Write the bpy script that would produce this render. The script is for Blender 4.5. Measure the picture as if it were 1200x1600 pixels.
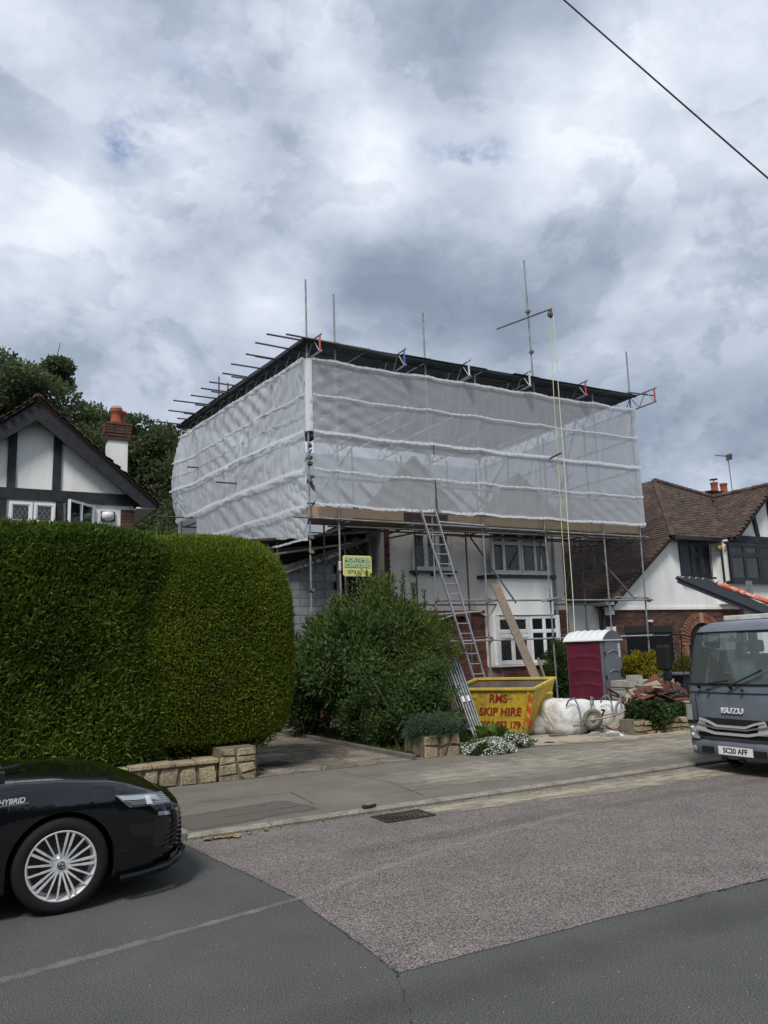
import bpy, math, random
import numpy as np
from mathutils import Vector, Matrix
random.seed(7); rng = np.random.default_rng(11)
for o in list(bpy.data.objects): bpy.data.objects.remove(o, do_unlink=True)
S = bpy.context.scene; COL = S.collection
PI = math.pi; R = math.radians

# ---------------------------------------------------------------- camera (X runs along the street, Y away from it)
PITCH, ROLL, A = R(10), R(2.0), R(61)
f0 = Vector((0, math.cos(PITCH), math.sin(PITCH))); r0 = Vector((1, 0, 0)); u0 = r0.cross(f0)
rr = r0*math.cos(ROLL) - u0*math.sin(ROLL); uu = u0*math.cos(ROLL) + r0*math.sin(ROLL)
Uv = Vector((math.sin(A), math.cos(A), 0)); Nv = Vector((-math.cos(A), math.sin(A), 0))
def L(v): return Vector((v.dot(Uv), v.dot(Nv), v.z))
cx, cy, cz = L(rr), L(uu), -L(f0)
cam = bpy.data.cameras.new('camera'); co = bpy.data.objects.new('camera', cam); COL.objects.link(co)
m = Matrix((( cx.x, cy.x, cz.x, 0), (cx.y, cy.y, cz.y, 0), (cx.z, cy.z, cz.z, 1.85), (0, 0, 0, 1)))
co.matrix_world = m
cam.sensor_fit = 'VERTICAL'; cam.sensor_height = 24; cam.sensor_width = 24; cam.lens = 24*1230/1600
cam.clip_start = 0.05; cam.clip_end = 3000
S.camera = co
S.render.resolution_x = 768; S.render.resolution_y = 1024

# ---------------------------------------------------------------- world: Nishita blue behind broken cloud
W = bpy.data.worlds.new('World'); S.world = W; W.use_nodes = True
nt = W.node_tree; nt.nodes.clear()
def nd(t, **k):
    n = nt.nodes.new(t)
    for a, b in k.items(): setattr(n, a, b)
    return n
def lk(a, b): nt.links.new(a, b)
def mth(op, a, b=None, c=None, clamp=False):
    n = nd('ShaderNodeMath', operation=op); n.use_clamp = clamp
    for i, v in enumerate((a, b, c)):
        if v is None: continue
        if isinstance(v, (int, float)): n.inputs[i].default_value = v
        else: lk(v, n.inputs[i])
    return n.outputs[0]
SUN_EL, SUN_AZ = R(52), R(224)      # azimuth of the direction TO the sun, measured from +X towards +Y
out = nd('ShaderNodeOutputWorld'); sky = nd('ShaderNodeTexSky', sky_type='NISHITA')
sky.sun_disc = False; sky.sun_elevation = SUN_EL; sky.sun_rotation = PI/2 - SUN_AZ
bg1 = nd('ShaderNodeBackground'); bg1.inputs[1].default_value = 0.12; lk(sky.outputs[0], bg1.inputs[0])
tc = nd('ShaderNodeTexCoord'); sep = nd('ShaderNodeSeparateXYZ'); lk(tc.outputs['Generated'], sep.inputs[0])
zz = mth('ADD', mth('MAXIMUM', sep.outputs[2], 0.0), 0.55)
qx = mth('DIVIDE', sep.outputs[0], zz); qy = mth('DIVIDE', sep.outputs[1], zz)
cmb = nd('ShaderNodeCombineXYZ'); lk(qx, cmb.inputs[0]); lk(qy, cmb.inputs[1])
def nz(scale, det, rough, dist=0.0, w=(0, 0, 0), src=None):
    mp = nd('ShaderNodeMapping'); mp.inputs['Location'].default_value = w; mp.inputs['Scale'].default_value = (1, 1, 1.5); lk(src or tc.outputs['Generated'], mp.inputs[0])
    n = nd('ShaderNodeTexNoise'); n.inputs['Scale'].default_value = scale; n.inputs['Detail'].default_value = det
    n.inputs['Roughness'].default_value = rough; n.inputs['Distortion'].default_value = dist; lk(mp.outputs[0], n.inputs[0])
    return n.outputs[0]
big = nz(2.6, 3, 0.5, 0.0, (3.1, 1.7, 0)); mid = nz(6.0, 10, 0.56, 0.12, (7.3, 0.4, 2.0)); det = nz(17, 8, 0.62, 0.1, (1.3, 5.4, 4.0))
def pix(x, y):                       # direction of a cloud in the photographed sky -> its place on the cloud layer
    d = (cx*(x-600) + cy*(800-y) - cz*1230).normalized(); z = max(d.z, 0)+0.55
    return d.x/z, d.y/z
def blob(x, y, rad, amp):
    a, b = pix(x, y); a2, b2 = pix(x+rad, y); r_ = max(0.012, math.hypot(a2-a, b2-b))
    dx = mth('SUBTRACT', qx, a); dy = mth('SUBTRACT', qy, b)
    d2 = mth('DIVIDE', mth('ADD', mth('MULTIPLY', dx, dx), mth('MULTIPLY', dy, dy)), r_*r_)
    return mth('MULTIPLY', mth('EXPONENT', mth('MULTIPLY', d2, -1.0)), amp)
base = mth('ADD', mth('ADD', mth('MULTIPLY', big, 0.66), mth('MULTIPLY', mid, 0.60)), mth('MULTIPLY', det, 0.17))
for b in [(610, 425, 110, -0.25), (790, 470, 130, -0.20), (720, 60, 150, -0.20), (450, 230, 100, -0.15), (330, 420, 100, -0.10),
          (1110, 680, 170, -0.20), (930, 640, 120, -0.10), (130, 520, 110, -0.10), (960, 380, 90, -0.06), (60, 230, 90, -0.05), (590, 250, 110, 0.13),
          (560, 330, 60, 0.12), (110, 330, 120, 0.13), (300, 200, 80, 0.16), (60, 60, 130, 0.10), (860, 290, 130, 0.14), (1100, 130, 160, 0.08),
          (1130, 400, 140, 0.06), (420, 470, 60, 0.12), (1110, 745, 90, 0.15), (420, 60, 70, 0.05), (230, 610, 90, 0.08)]:
    base = mth('ADD', base, blob(*b))
def lay(scale, lo, hi, w, amp):
    n = nd('ShaderNodeMapRange', interpolation_type='SMOOTHSTEP'); lk(nz(scale, 10, 0.58, 0.25, w), n.inputs[0]); n.inputs[1].default_value = lo; n.inputs[2].default_value = hi; n.inputs[3].default_value = -amp; n.inputs[4].default_value = amp; return n.outputs[0]
base = mth('ADD', base, mth('ADD', lay(4.6, .475, .525, (2.2, 8.1, 1.0), .036), lay(9.5, .47, .53, (9.2, 3.3, 5.0), .014)))
cr = nd('ShaderNodeValToRGB'); lk(base, cr.inputs[0])
els = cr.color_ramp.elements; els[0].position = 0.45; els[0].color = (0.178, 0.222, 0.285, 1); els[1].position = 1.0; els[1].color = (0.62, 0.66, 0.73, 1)
for p, c in ((0.55, (0.222, 0.270, 0.342)), (0.66, (0.295, 0.348, 0.425)), (0.78, (0.41, 0.455, 0.535))):
    e = els.new(p); e.color = (*c, 1)
bg2 = nd('ShaderNodeBackground'); lk(cr.outputs[0], bg2.inputs[0]); bg2.inputs[1].default_value = 1.0
gap = mth('ADD', mth('MULTIPLY', blob(762, 246, 46, 0.9), 1.0), mth('ADD', blob(197, 232, 46, 0.9), mth('ADD', blob(215, 185, 60, 0.6), mth('ADD', blob(300, 140, 80, 0.45), mth('ADD', blob(715, 243, 24, .9), blob(675, 235, 34, 0.6))))))
gap = mth('MULTIPLY', gap, mth('MULTIPLY', mth('SUBTRACT', mth('ADD', mth('MULTIPLY', det, 0.55), mth('MULTIPLY', mid, 0.45)), 0.43), 7.0), clamp=True)
mx = nd('ShaderNodeMixShader'); lk(mth('MULTIPLY', gap, 0.95), mx.inputs[0]); lk(bg2.outputs[0], mx.inputs[1]); lk(bg1.outputs[0], mx.inputs[2])
lk(mx.outputs[0], out.inputs[0])

sl = bpy.data.lights.new('sun', 'SUN'); sl.energy = 2.2; sl.angle = R(15); sl.color = (1.0, 0.955, 0.90)
so = bpy.data.objects.new('sun', sl); COL.objects.link(so)
sd = Vector((math.cos(SUN_EL)*math.cos(SUN_AZ), math.cos(SUN_EL)*math.sin(SUN_AZ), math.sin(SUN_EL)))
so.rotation_euler = sd.to_track_quat('Z', 'Y').to_euler(); so.location = (0, 0, 60)
vs = S.view_settings; vs.view_transform = 'Standard'; vs.look = 'None'; vs.gamma = 1; vs.exposure = 0.52; vs.use_curve_mapping = False

# ---------------------------------------------------------------- helpers: materials
MATS = {}
def mat(name, col, rough=0.8, col2=None, nscale=3.0, spec=0.3, metal=0.0, bump=0.0, bscale=60.0, var=0.0, fine=None, coat=0.0, stretch=None, thr=(0.4, 0.65), trans=0.0):
    """principled with two-colour noise, fine speckle, per-object/per-piece variation and bump"""
    if name in MATS: return MATS[name]
    M = bpy.data.materials.new(name); M.use_nodes = True; t = M.node_tree; N = t.nodes; b = N['Principled BSDF']
    b.inputs['Roughness'].default_value = rough; b.inputs['Metallic'].default_value = metal
    b.inputs['Specular IOR Level'].default_value = spec
    if coat: b.inputs['Coat Weight'].default_value = coat; b.inputs['Coat Roughness'].default_value = 0.04
    c = N.new('ShaderNodeTexCoord'); src = c.outputs['Object']
    if stretch:
        mp = N.new('ShaderNodeMapping'); mp.inputs['Scale'].default_value = stretch; t.links.new(src, mp.inputs[0]); src = mp.outputs[0]
    cur = None
    def mix(a, bcol, fac, mode='MIX'):
        n = N.new('ShaderNodeMix'); n.data_type = 'RGBA'; n.blend_type = mode
        if isinstance(fac, float): n.inputs[0].default_value = fac
        else: t.links.new(fac, n.inputs[0])
        for i, v in ((6, a), (7, bcol)):
            if isinstance(v, tuple): n.inputs[i].default_value = (*v[:3], 1)
            else: t.links.new(v, n.inputs[i])
        return n.outputs[2]
    cur = tuple(col)
    if col2:
        n = N.new('ShaderNodeTexNoise'); n.inputs['Scale'].default_value = nscale; n.inputs['Detail'].default_value = 7; n.inputs['Roughness'].default_value = 0.62
        t.links.new(src, n.inputs[0])
        mr = N.new('ShaderNodeMapRange'); mr.inputs[1].default_value = thr[0]; mr.inputs[2].default_value = thr[1]; t.links.new(n.outputs[0], mr.inputs[0])
        cur = mix(cur, tuple(col2), mr.outputs[0])
    if fine:
        n = N.new('ShaderNodeTexNoise'); n.inputs['Scale'].default_value = fine[0]; n.inputs['Detail'].default_value = 3
        t.links.new(src, n.inputs[0])
        mr = N.new('ShaderNodeMapRange'); mr.inputs[1].default_value = 0.36; mr.inputs[2].default_value = 0.64; mr.inputs[3].default_value = 1-fine[1]; mr.inputs[4].default_value = 1+fine[1]
        t.links.new(n.outputs[0], mr.inputs[0])
        cur = mix(cur, mr.outputs[0], 1.0, 'MULTIPLY')
    if var:
        g = N.new('ShaderNodeNewGeometry'); oi = N.new('ShaderNodeObjectInfo')
        ad = N.new('ShaderNodeMath'); ad.operation = 'ADD'; t.links.new(g.outputs['Random Per Island'], ad.inputs[0]); t.links.new(oi.outputs['Random'], ad.inputs[1])
        fr = N.new('ShaderNodeMath'); fr.operation = 'FRACT'; t.links.new(ad.outputs[0], fr.inputs[0])
        mr = N.new('ShaderNodeMapRange'); mr.inputs[3].default_value = 1-var; mr.inputs[4].default_value = 1+var; t.links.new(fr.outputs[0], mr.inputs[0])
        cur = mix(cur, mr.outputs[0], 1.0, 'MULTIPLY')
    if isinstance(cur, tuple): b.inputs['Base Color'].default_value = (*cur[:3], 1)
    else: t.links.new(cur, b.inputs['Base Color'])
    if bump:
        n = N.new('ShaderNodeTexNoise'); n.inputs['Scale'].default_value = bscale; n.inputs['Detail'].default_value = 5; t.links.new(src, n.inputs[0])
        bn = N.new('ShaderNodeBump'); bn.inputs['Strength'].default_value = min(1, bump); bn.inputs['Distance'].default_value = 0.01*max(1, bump); t.links.new(n.outputs[0], bn.inputs['Height'])
        t.links.new(bn.outputs[0], b.inputs['Normal'])
    MATS[name] = M; return M

def leafmat(name, c1, c2, c3=None, tr=0.35, nscale=1.2):
    M = bpy.data.materials.new(name); M.use_nodes = True; t = M.node_tree; N = t.nodes; N.clear()
    o = N.new('ShaderNodeOutputMaterial'); g = N.new('ShaderNodeNewGeometry'); c = N.new('ShaderNodeTexCoord')
    n = N.new('ShaderNodeTexNoise'); n.inputs['Scale'].default_value = nscale; n.inputs['Detail'].default_value = 3; t.links.new(c.outputs['Object'], n.inputs[0])
    a = N.new('ShaderNodeMath'); a.operation = 'MULTIPLY_ADD'; t.links.new(g.outputs['Random Per Island'], a.inputs[0]); a.inputs[1].default_value = 0.6
    s = N.new('ShaderNodeMath'); s.operation = 'MULTIPLY_ADD'; t.links.new(n.outputs[0], s.inputs[0]); s.inputs[1].default_value = 1.1; s.inputs[2].default_value = -0.35
    t.links.new(s.outputs[0], a.inputs[2])
    r = N.new('ShaderNodeValToRGB'); t.links.new(a.outputs[0], r.inputs[0]); e = r.color_ramp.elements
    e[0].position = 0.15; e[0].color = (*c1, 1); e[1].position = 0.75; e[1].color = (*c2, 1)
    if c3: x = e.new(0.97); x.color = (*c3, 1)
    d = N.new('ShaderNodeBsdfPrincipled'); d.inputs['Roughness'].default_value = 0.55; d.inputs['Specular IOR Level'].default_value = 0.12
    tl = N.new('ShaderNodeBsdfTranslucent'); mx = N.new('ShaderNodeMixShader'); mx.inputs[0].default_value = tr
    t.links.new(r.outputs[0], d.inputs['Base Color']); t.links.new(r.outputs[0], tl.inputs['Color'])
    t.links.new(d.outputs[0], mx.inputs[1]); t.links.new(tl.outputs[0], mx.inputs[2]); t.links.new(mx.outputs[0], o.inputs[0])
    return M

def glassmat(name, tint=(0.75, 0.82, 0.8), clear=0.35, base=(0.02, 0.024, 0.028), rough=0.03, wob=0.0):
    """window glass: partly clear, partly dark, with mirror reflection of whatever stands round it"""
    M = bpy.data.materials.new(name); M.use_nodes = True; t = M.node_tree; N = t.nodes; N.clear()
    o = N.new('ShaderNodeOutputMaterial'); tr = N.new('ShaderNodeBsdfTransparent'); tr.inputs[0].default_value = (*tint, 1)
    d = N.new('ShaderNodeBsdfDiffuse'); d.inputs[0].default_value = (*base, 1)
    gl = N.new('ShaderNodeBsdfGlossy'); gl.inputs['Roughness'].default_value = rough
    m1 = N.new('ShaderNodeMixShader'); m1.inputs[0].default_value = clear; t.links.new(d.outputs[0], m1.inputs[1]); t.links.new(tr.outputs[0], m1.inputs[2])
    fr = N.new('ShaderNodeFresnel'); fr.inputs[0].default_value = 1.7
    if wob:
        c = N.new('ShaderNodeTexCoord'); n = N.new('ShaderNodeTexNoise'); n.inputs['Scale'].default_value = 5; t.links.new(c.outputs['Object'], n.inputs[0])
        bn = N.new('ShaderNodeBump'); bn.inputs['Distance'].default_value = wob; t.links.new(n.outputs[0], bn.inputs['Height'])
        t.links.new(bn.outputs[0], gl.inputs['Normal'])
    m2 = N.new('ShaderNodeMixShader'); t.links.new(fr.outputs[0], m2.inputs[0]); t.links.new(m1.outputs[0], m2.inputs[1]); t.links.new(gl.outputs[0], m2.inputs[2])
    t.links.new(m2.outputs[0], o.inputs[0]); return M

def sheetmat(name, trans, dif, tl, col=(0.80, 0.83, 0.86)):
    M = bpy.data.materials.new(name); M.use_nodes = True; t = M.node_tree; N = t.nodes; N.clear()
    o = N.new('ShaderNodeOutputMaterial'); a = N.new('ShaderNodeBsdfTransparent'); a.inputs[0].default_value = (0.93, 0.95, 0.97, 1)
    d = N.new('ShaderNodeBsdfPrincipled'); d.inputs['Base Color'].default_value = (*col, 1); d.inputs['Roughness'].default_value = 0.45
    l = N.new('ShaderNodeBsdfTranslucent'); l.inputs[0].default_value = (*col, 1)
    c = N.new('ShaderNodeTexCoord'); mp = N.new('ShaderNodeMapping'); mp.inputs['Scale'].default_value = (1, 1, 0.22); t.links.new(c.outputs['Object'], mp.inputs[0])
    n = N.new('ShaderNodeTexNoise'); n.inputs['Scale'].default_value = 12; n.inputs['Detail'].default_value = 4; n.inputs['Distortion'].default_value = 1.2; t.links.new(mp.outputs[0], n.inputs[0])
    bn = N.new('ShaderNodeBump'); bn.inputs['Strength'].default_value = 0.35; bn.inputs['Distance'].default_value = 0.012; t.links.new(n.outputs[0], bn.inputs['Height'])
    t.links.new(bn.outputs[0], d.inputs['Normal']); t.links.new(bn.outputs[0], l.inputs['Normal'])
    m1 = N.new('ShaderNodeMixShader'); m1.inputs[0].default_value = tl/(tl+dif); t.links.new(d.outputs[0], m1.inputs[1]); t.links.new(l.outputs[0], m1.inputs[2])
    m2 = N.new('ShaderNodeMixShader'); m2.inputs[0].default_value = trans; t.links.new(m1.outputs[0], m2.inputs[1]); t.links.new(a.outputs[0], m2.inputs[2])
    t.links.new(m2.outputs[0], o.inputs[0]); return M

def maskmat(name, col, scale, lo, hi, rough=0.9, edge=None, stretch=None, amax=1.0):
    """worn film on the ground: colour where noise exceeds a threshold, clear elsewhere; fades towards the sheet's own edges (uv)"""
    M = bpy.data.materials.new(name); M.use_nodes = True; t = M.node_tree; N = t.nodes; N.clear()
    o = N.new('ShaderNodeOutputMaterial'); d = N.new('ShaderNodeBsdfDiffuse'); d.inputs[0].default_value = (*col, 1); tr = N.new('ShaderNodeBsdfTransparent')
    c = N.new('ShaderNodeTexCoord'); src = c.outputs['Object']
    if stretch:
        mp = N.new('ShaderNodeMapping'); mp.inputs['Scale'].default_value = stretch; t.links.new(src, mp.inputs[0]); src = mp.outputs[0]
    n = N.new('ShaderNodeTexNoise'); n.inputs['Scale'].default_value = scale; n.inputs['Detail'].default_value = 9; n.inputs['Roughness'].default_value = 0.7; t.links.new(src, n.inputs[0])
    sp = N.new('ShaderNodeSeparateXYZ'); t.links.new(c.outputs['UV'], sp.inputs[0])
    def m_(op, a, b):
        k = N.new('ShaderNodeMath'); k.operation = op
        for i, v in enumerate((a, b)):
            if isinstance(v, (int, float)): k.inputs[i].default_value = v
            else: t.links.new(v, k.inputs[i])
        return k.outputs[0]
    def hump(s): return m_('MULTIPLY', m_('MULTIPLY', s, m_('SUBTRACT', 1.0, s)), 4.0)
    e = m_('POWER', m_('MULTIPLY', hump(sp.outputs[1]), m_('MINIMUM', m_('MULTIPLY', hump(sp.outputs[0]), 3.0), 1.0)), 0.6)
    v = m_('ADD', n.outputs[0], m_('SUBTRACT', m_('MULTIPLY', e, 0.55), 0.45))
    mr = N.new('ShaderNodeMapRange'); mr.inputs[1].default_value = lo; mr.inputs[2].default_value = hi; mr.inputs[4].default_value = amax; t.links.new(v, mr.inputs[0])
    mx = N.new('ShaderNodeMixShader'); t.links.new(mr.outputs[0], mx.inputs[0]); t.links.new(tr.outputs[0], mx.inputs[1]); t.links.new(d.outputs[0], mx.inputs[2]); t.links.new(mx.outputs[0], o.inputs[0])
    return M

# ---------------------------------------------------------------- helpers: geometry
def rootloc(o):
    v = Vector((0, 0, 0))
    while o: v = v + o.location; o = o.parent
    return v
def obj(name, me, parent=None, loc=(0, 0, 0)):
    o = bpy.data.objects.new(name, me); COL.objects.link(o); o.location = loc
    if parent: o.parent = parent
    return o
def npmesh(name, V, F, mat_=None, smooth=False, uv=None):
    me = bpy.data.meshes.new(name); V = np.asarray(V, dtype=np.float32); F = np.asarray(F, dtype=np.int32); k = F.shape[1]
    me.vertices.add(len(V)); me.vertices.foreach_set('co', V.ravel())
    me.loops.add(F.size); me.loops.foreach_set('vertex_index', F.ravel())
    me.polygons.add(len(F)); me.polygons.foreach_set('loop_start', np.arange(0, F.size, k, dtype=np.int32))
    me.polygons.foreach_set('loop_total', np.full(len(F), k, dtype=np.int32))
    me.polygons.foreach_set('use_smooth', np.full(len(F), smooth))
    if uv is not None:
        l = me.uv_layers.new(name='UVMap'); l.data.foreach_set('uv', np.asarray(uv, dtype=np.float32)[F.ravel()].ravel())
    if mat_: me.materials.append(mat_)
    me.update(); me.validate(); return me
class MB:
    def __init__(s): s.v = []; s.f = []; s.sm = []
    def add(s, vs, fs, sm=False):
        b = len(s.v); s.v += [tuple(v) for v in vs]; s.f += [[b+i for i in f] for f in fs]; s.sm += [sm]*len(fs); return s
    def box(s, x0, x1, y0, y1, z0, z1):
        return s.add([(x0,y0,z0),(x1,y0,z0),(x1,y1,z0),(x0,y1,z0),(x0,y0,z1),(x1,y0,z1),(x1,y1,z1),(x0,y1,z1)],
                     [(0,3,2,1),(4,5,6,7),(0,1,5,4),(1,2,6,5),(2,3,7,6),(3,0,4,7)])
    def obox(s, c, ax, ay, az):       # centre and three half-axis vectors
        c, ax, ay, az = map(Vector, (c, ax, ay, az)); vs = []
        for k in (-1, 1):
            for i, j in ((-1,-1),(1,-1),(1,1),(-1,1)): vs.append(c+ax*i+ay*j+az*k)
        return s.add(vs, [(0,3,2,1),(4,5,6,7),(0,1,5,4),(1,2,6,5),(2,3,7,6),(3,0,4,7)])
    def bar(s, p, q, w, h, up=(0, 0, 1)):
        p, q = Vector(p), Vector(q); d = q-p; u = Vector(up); sd_ = d.cross(u)
        if sd_.length < 1e-6: sd_ = d.cross(Vector((1, 0, 0)))
        sd_.normalize(); u2 = sd_.cross(d).normalized()
        return s.obox((p+q)/2, d/2, sd_*w/2, u2*h/2)
    def tube(s, p, q, r, n=8, r2=None, cap=True):
        p, q = Vector(p), Vector(q); d = (q-p).normalized(); a = d.orthogonal().normalized(); b = d.cross(a); r2 = r if r2 is None else r2; vs = []
        for c, rad in ((p, r), (q, r2)):
            for i in range(n): t = 2*PI*i/n; vs.append(c + a*rad*math.cos(t) + b*rad*math.sin(t))
        s.add(vs, [(i, (i+1) % n, n+(i+1) % n, n+i) for i in range(n)], True)
        if cap: s.add(vs, [tuple(range(n))[::-1], tuple(range(n, 2*n))])
        return s
    def path(s, pts, r, n=8, rs=None):
        pts = [Vector(p) for p in pts]; vs = []; a = None
        for k, p in enumerate(pts):
            d = (pts[min(k+1, len(pts)-1)]-pts[max(k-1, 0)]).normalized()
            a = (a - d*a.dot(d)).normalized() if a is not None else d.orthogonal().normalized(); b = d.cross(a); rad = rs[k] if rs else r
            for i in range(n): t = 2*PI*i/n; vs.append(p + a*rad*math.cos(t) + b*rad*math.sin(t))
        fs = [(k*n+i, k*n+(i+1) % n, (k+1)*n+(i+1) % n, (k+1)*n+i) for k in range(len(pts)-1) for i in range(n)]
        s.add(vs, fs, True); s.add(vs[:n], [tuple(range(n))[::-1]]); s.add(vs[-n:], [tuple(range(n))]); return s
    def prism(s, poly, vec):          # planar polygon swept by vec
        n = len(poly); v = Vector(vec); P = [Vector(p) for p in poly]
        return s.add(P+[p+v for p in P], [tuple(range(n)), tuple(range(n, 2*n))[::-1]]+[(i, n+i, n+(i+1) % n, (i+1) % n) for i in range(n)])
    def lathe(s, prof, c=(0, 0, 0), axis='z', n=24, closed=False):   # prof: (radius, height)
        vs = []; c = Vector(c)
        for rad, h in prof:
            for i in range(n):
                t = 2*PI*i/n; a, b = rad*math.cos(t), rad*math.sin(t)
                vs.append(c + Vector({'z': (a, b, h), 'y': (a, h, b), 'x': (h, a, b)}[axis]))
        m_ = len(prof); rng_ = range(m_ if closed else m_-1)
        return s.add(vs, [(k*n+i, k*n+(i+1) % n, ((k+1) % m_)*n+(i+1) % n, ((k+1) % m_)*n+i) for k in rng_ for i in range(n)], True)
    def grid(s, P, sm=True, close=False):     # P[i][j]
        a, b = len(P), len(P[0]); vs = [v for row in P for v in row]
        return s.add(vs, [(i*b+j, i*b+(j+1) % b, (i+1)*b+(j+1) % b, (i+1)*b+j) for i in range(a-1) for j in range(b if close else b-1)], sm)
    def build(s, name, m_, parent=None, local=False, xf=None, bevel=0.0):
        off = Vector((0, 0, 0)) if (local or parent is None) else rootloc(parent)
        me = bpy.data.meshes.new(name); V = [Vector(v) for v in s.v]
        if xf is not None: V = [xf @ v for v in V]
        me.from_pydata([tuple(v-off) for v in V], [], s.f); me.polygons.foreach_set('use_smooth', s.sm)
        if m_: me.materials.append(m_)
        me.update(); o = obj(name, me, parent)
        if bevel: 
            md = o.modifiers.new('bevel', 'BEVEL'); md.width = bevel; md.segments = 2; md.limit_method = 'ANGLE'
        return o
def tag(o, label=None, cat=None, group=None, kind=None):
    if label: o['label'] = label
    if cat: o['category'] = cat
    if group: o['group'] = group
    if kind: o['kind'] = kind
    return o
def thing(name, label, cat, loc=(0, 0, 0), rz=0, group=None):
    o = bpy.data.objects.new(name, None); COL.objects.link(o); o.location = loc; o.rotation_euler = (0, 0, rz); o.empty_display_size = 0.2
    return tag(o, label, cat, group)
def struct(name, mb, m_, **k): return tag(mb.build(name, m_, **k), kind='structure')
def box(name, b, m_, parent=None, bevel=0.0, local=False): return MB().box(*b).build(name, m_, parent, local=local, bevel=bevel)
def textmesh(name, s, size, m_, parent, M, ext=0.002, bold=0.0, shear=0.0, xs=1.0, spacing=1.0, center=True):
    cu = bpy.data.curves.new(name, 'FONT'); cu.body = s; cu.size = size; cu.extrude = ext; cu.offset = bold; cu.shear = shear; cu.space_character = spacing
    if center: cu.align_x = 'CENTER'
    cu.align_y = 'CENTER'
    t = bpy.data.objects.new('t', cu); COL.objects.link(t); bpy.context.view_layer.update()
    me = bpy.data.meshes.new_from_object(t.evaluated_get(bpy.context.evaluated_depsgraph_get())); bpy.data.objects.remove(t); me.name = name
    me.transform(M @ Matrix.Diagonal((xs, 1, 1, 1))); me.materials.clear(); me.materials.append(m_)
    return obj(name, me, parent)
def frame_mat(origin, xdir, ydir):     # matrix placing text: x along xdir, y along ydir
    x = Vector(xdir).normalized(); y = Vector(ydir); y = (y-x*x.dot(y)).normalized(); z = x.cross(y); o_ = Vector(origin)
    return Matrix(((x.x, y.x, z.x, o_.x), (x.y, y.y, z.y, o_.y), (x.z, y.z, z.z, o_.z), (0, 0, 0, 1)))
def leaves(name, P, D, ln, wd, m_, parent=None, jit=0.5, fold=True):
    """P leaf base points, D growth directions; folded lance-shaped leaves, one island each"""
    n = len(P); D = D + rng.normal(0, jit, (n, 3)); D /= np.linalg.norm(D, axis=1)[:, None]+1e-9
    Rn = rng.normal(0, 1, (n, 3)); Sd = np.cross(D, Rn); Sd /= np.linalg.norm(Sd, axis=1)[:, None]+1e-9
    Up = np.cross(Sd, D); l = ln*rng.uniform(0.6, 1.3, (n, 1)); w = wd*rng.uniform(0.7, 1.25, (n, 1))
    off = np.array(rootloc(parent)) if parent else np.zeros(3)
    a = P-off; mid_ = a+D*l*0.5+Up*l*0.06; tip = a+D*l-Up*l*0.08
    V = np.stack([a, mid_+Sd*w/2, tip, mid_-Sd*w/2], axis=1).reshape(-1, 3)
    F = np.arange(n*4).reshape(-1, 4)
    return obj(name, npmesh(name, V, F, m_), parent)
def sphere_pts(n):
    v = rng.normal(0, 1, (n, 3)); return v/np.linalg.norm(v, axis=1)[:, None]
def vnoise(P, seed, sc, k=7):          # cheap smooth noise in [-1,1]
    g = np.random.default_rng(seed); s = np.zeros(P.shape[:-1])
    for _ in range(k):
        d = g.normal(0, 1, 3)*sc; s += np.sin(P@d + g.uniform(0, 6.28))
    return s/k*1.6
def blobmesh(name, c, r, m_, parent=None, p=2.0, lump=0.1, seed=1, nu=28, nv=18):
    a = np.linspace(0, 2*PI, nu, endpoint=False); b = np.linspace(-PI/2, PI/2, nv); Aa, Bb = np.meshgrid(a, b); 
    d = np.stack([np.cos(Bb)*np.cos(Aa), np.cos(Bb)*np.sin(Aa), np.sin(Bb)], -1).reshape(-1, 3)
    k = (np.abs(d)**p).sum(1)**(-1/p); k = k*(1+lump*vnoise(d, seed, 2.5))
    V = d*k[:, None]*np.array(r)+np.array(c); F = [(i*nu+j, i*nu+(j+1) % nu, (i+1)*nu+(j+1) % nu, (i+1)*nu+j) for i in range(nv-1) for j in range(nu)]
    off = np.array(rootloc(parent)) if parent else 0
    return obj(name, npmesh(name, V-off, F, m_, True), parent)
def sheet(name, poly, z, m_, kind='structure', parent=None):
    mb = MB().add([(x, y, z) for x, y in poly], [tuple(range(len(poly)))]); return tag(mb.build(name, m_, parent), kind=kind)
def strip(name, pts, ws, z, m_, kind='structure', seg=0.15, wob=0.0, label=None, cat=None):
    """ribbon lying on the ground with uv (u along, v across)"""
    P = []; 
    for i in range(len(pts)-1):
        a, b = np.array(pts[i], float), np.array(pts[i+1], float); n = max(1, int(np.linalg.norm(b-a)/seg))
        for k in range(n): t = k/n; P.append((a+(b-a)*t, ws[i]+(ws[i+1]-ws[i])*t))
    P.append((np.array(pts[-1], float), ws[-1])); V = []; UV = []; n = len(P)
    for i, (p, w) in enumerate(P):
        d = P[min(i+1, n-1)][0]-P[max(i-1, 0)][0]; d /= np.linalg.norm(d); s_ = np.array([-d[1], d[0]])
        p = p + s_*random.uniform(-wob, wob)
        for v in (0, 1): q = p+s_*w*(v-0.5); V.append((q[0], q[1], z)); UV.append((i/(n-1), v))
    F = [(2*i, 2*i+2, 2*i+3, 2*i+1) for i in range(n-1)]
    o = obj(name, npmesh(name, V, F, m_, uv=UV)); return tag(o, label, cat, kind=kind)
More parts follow.
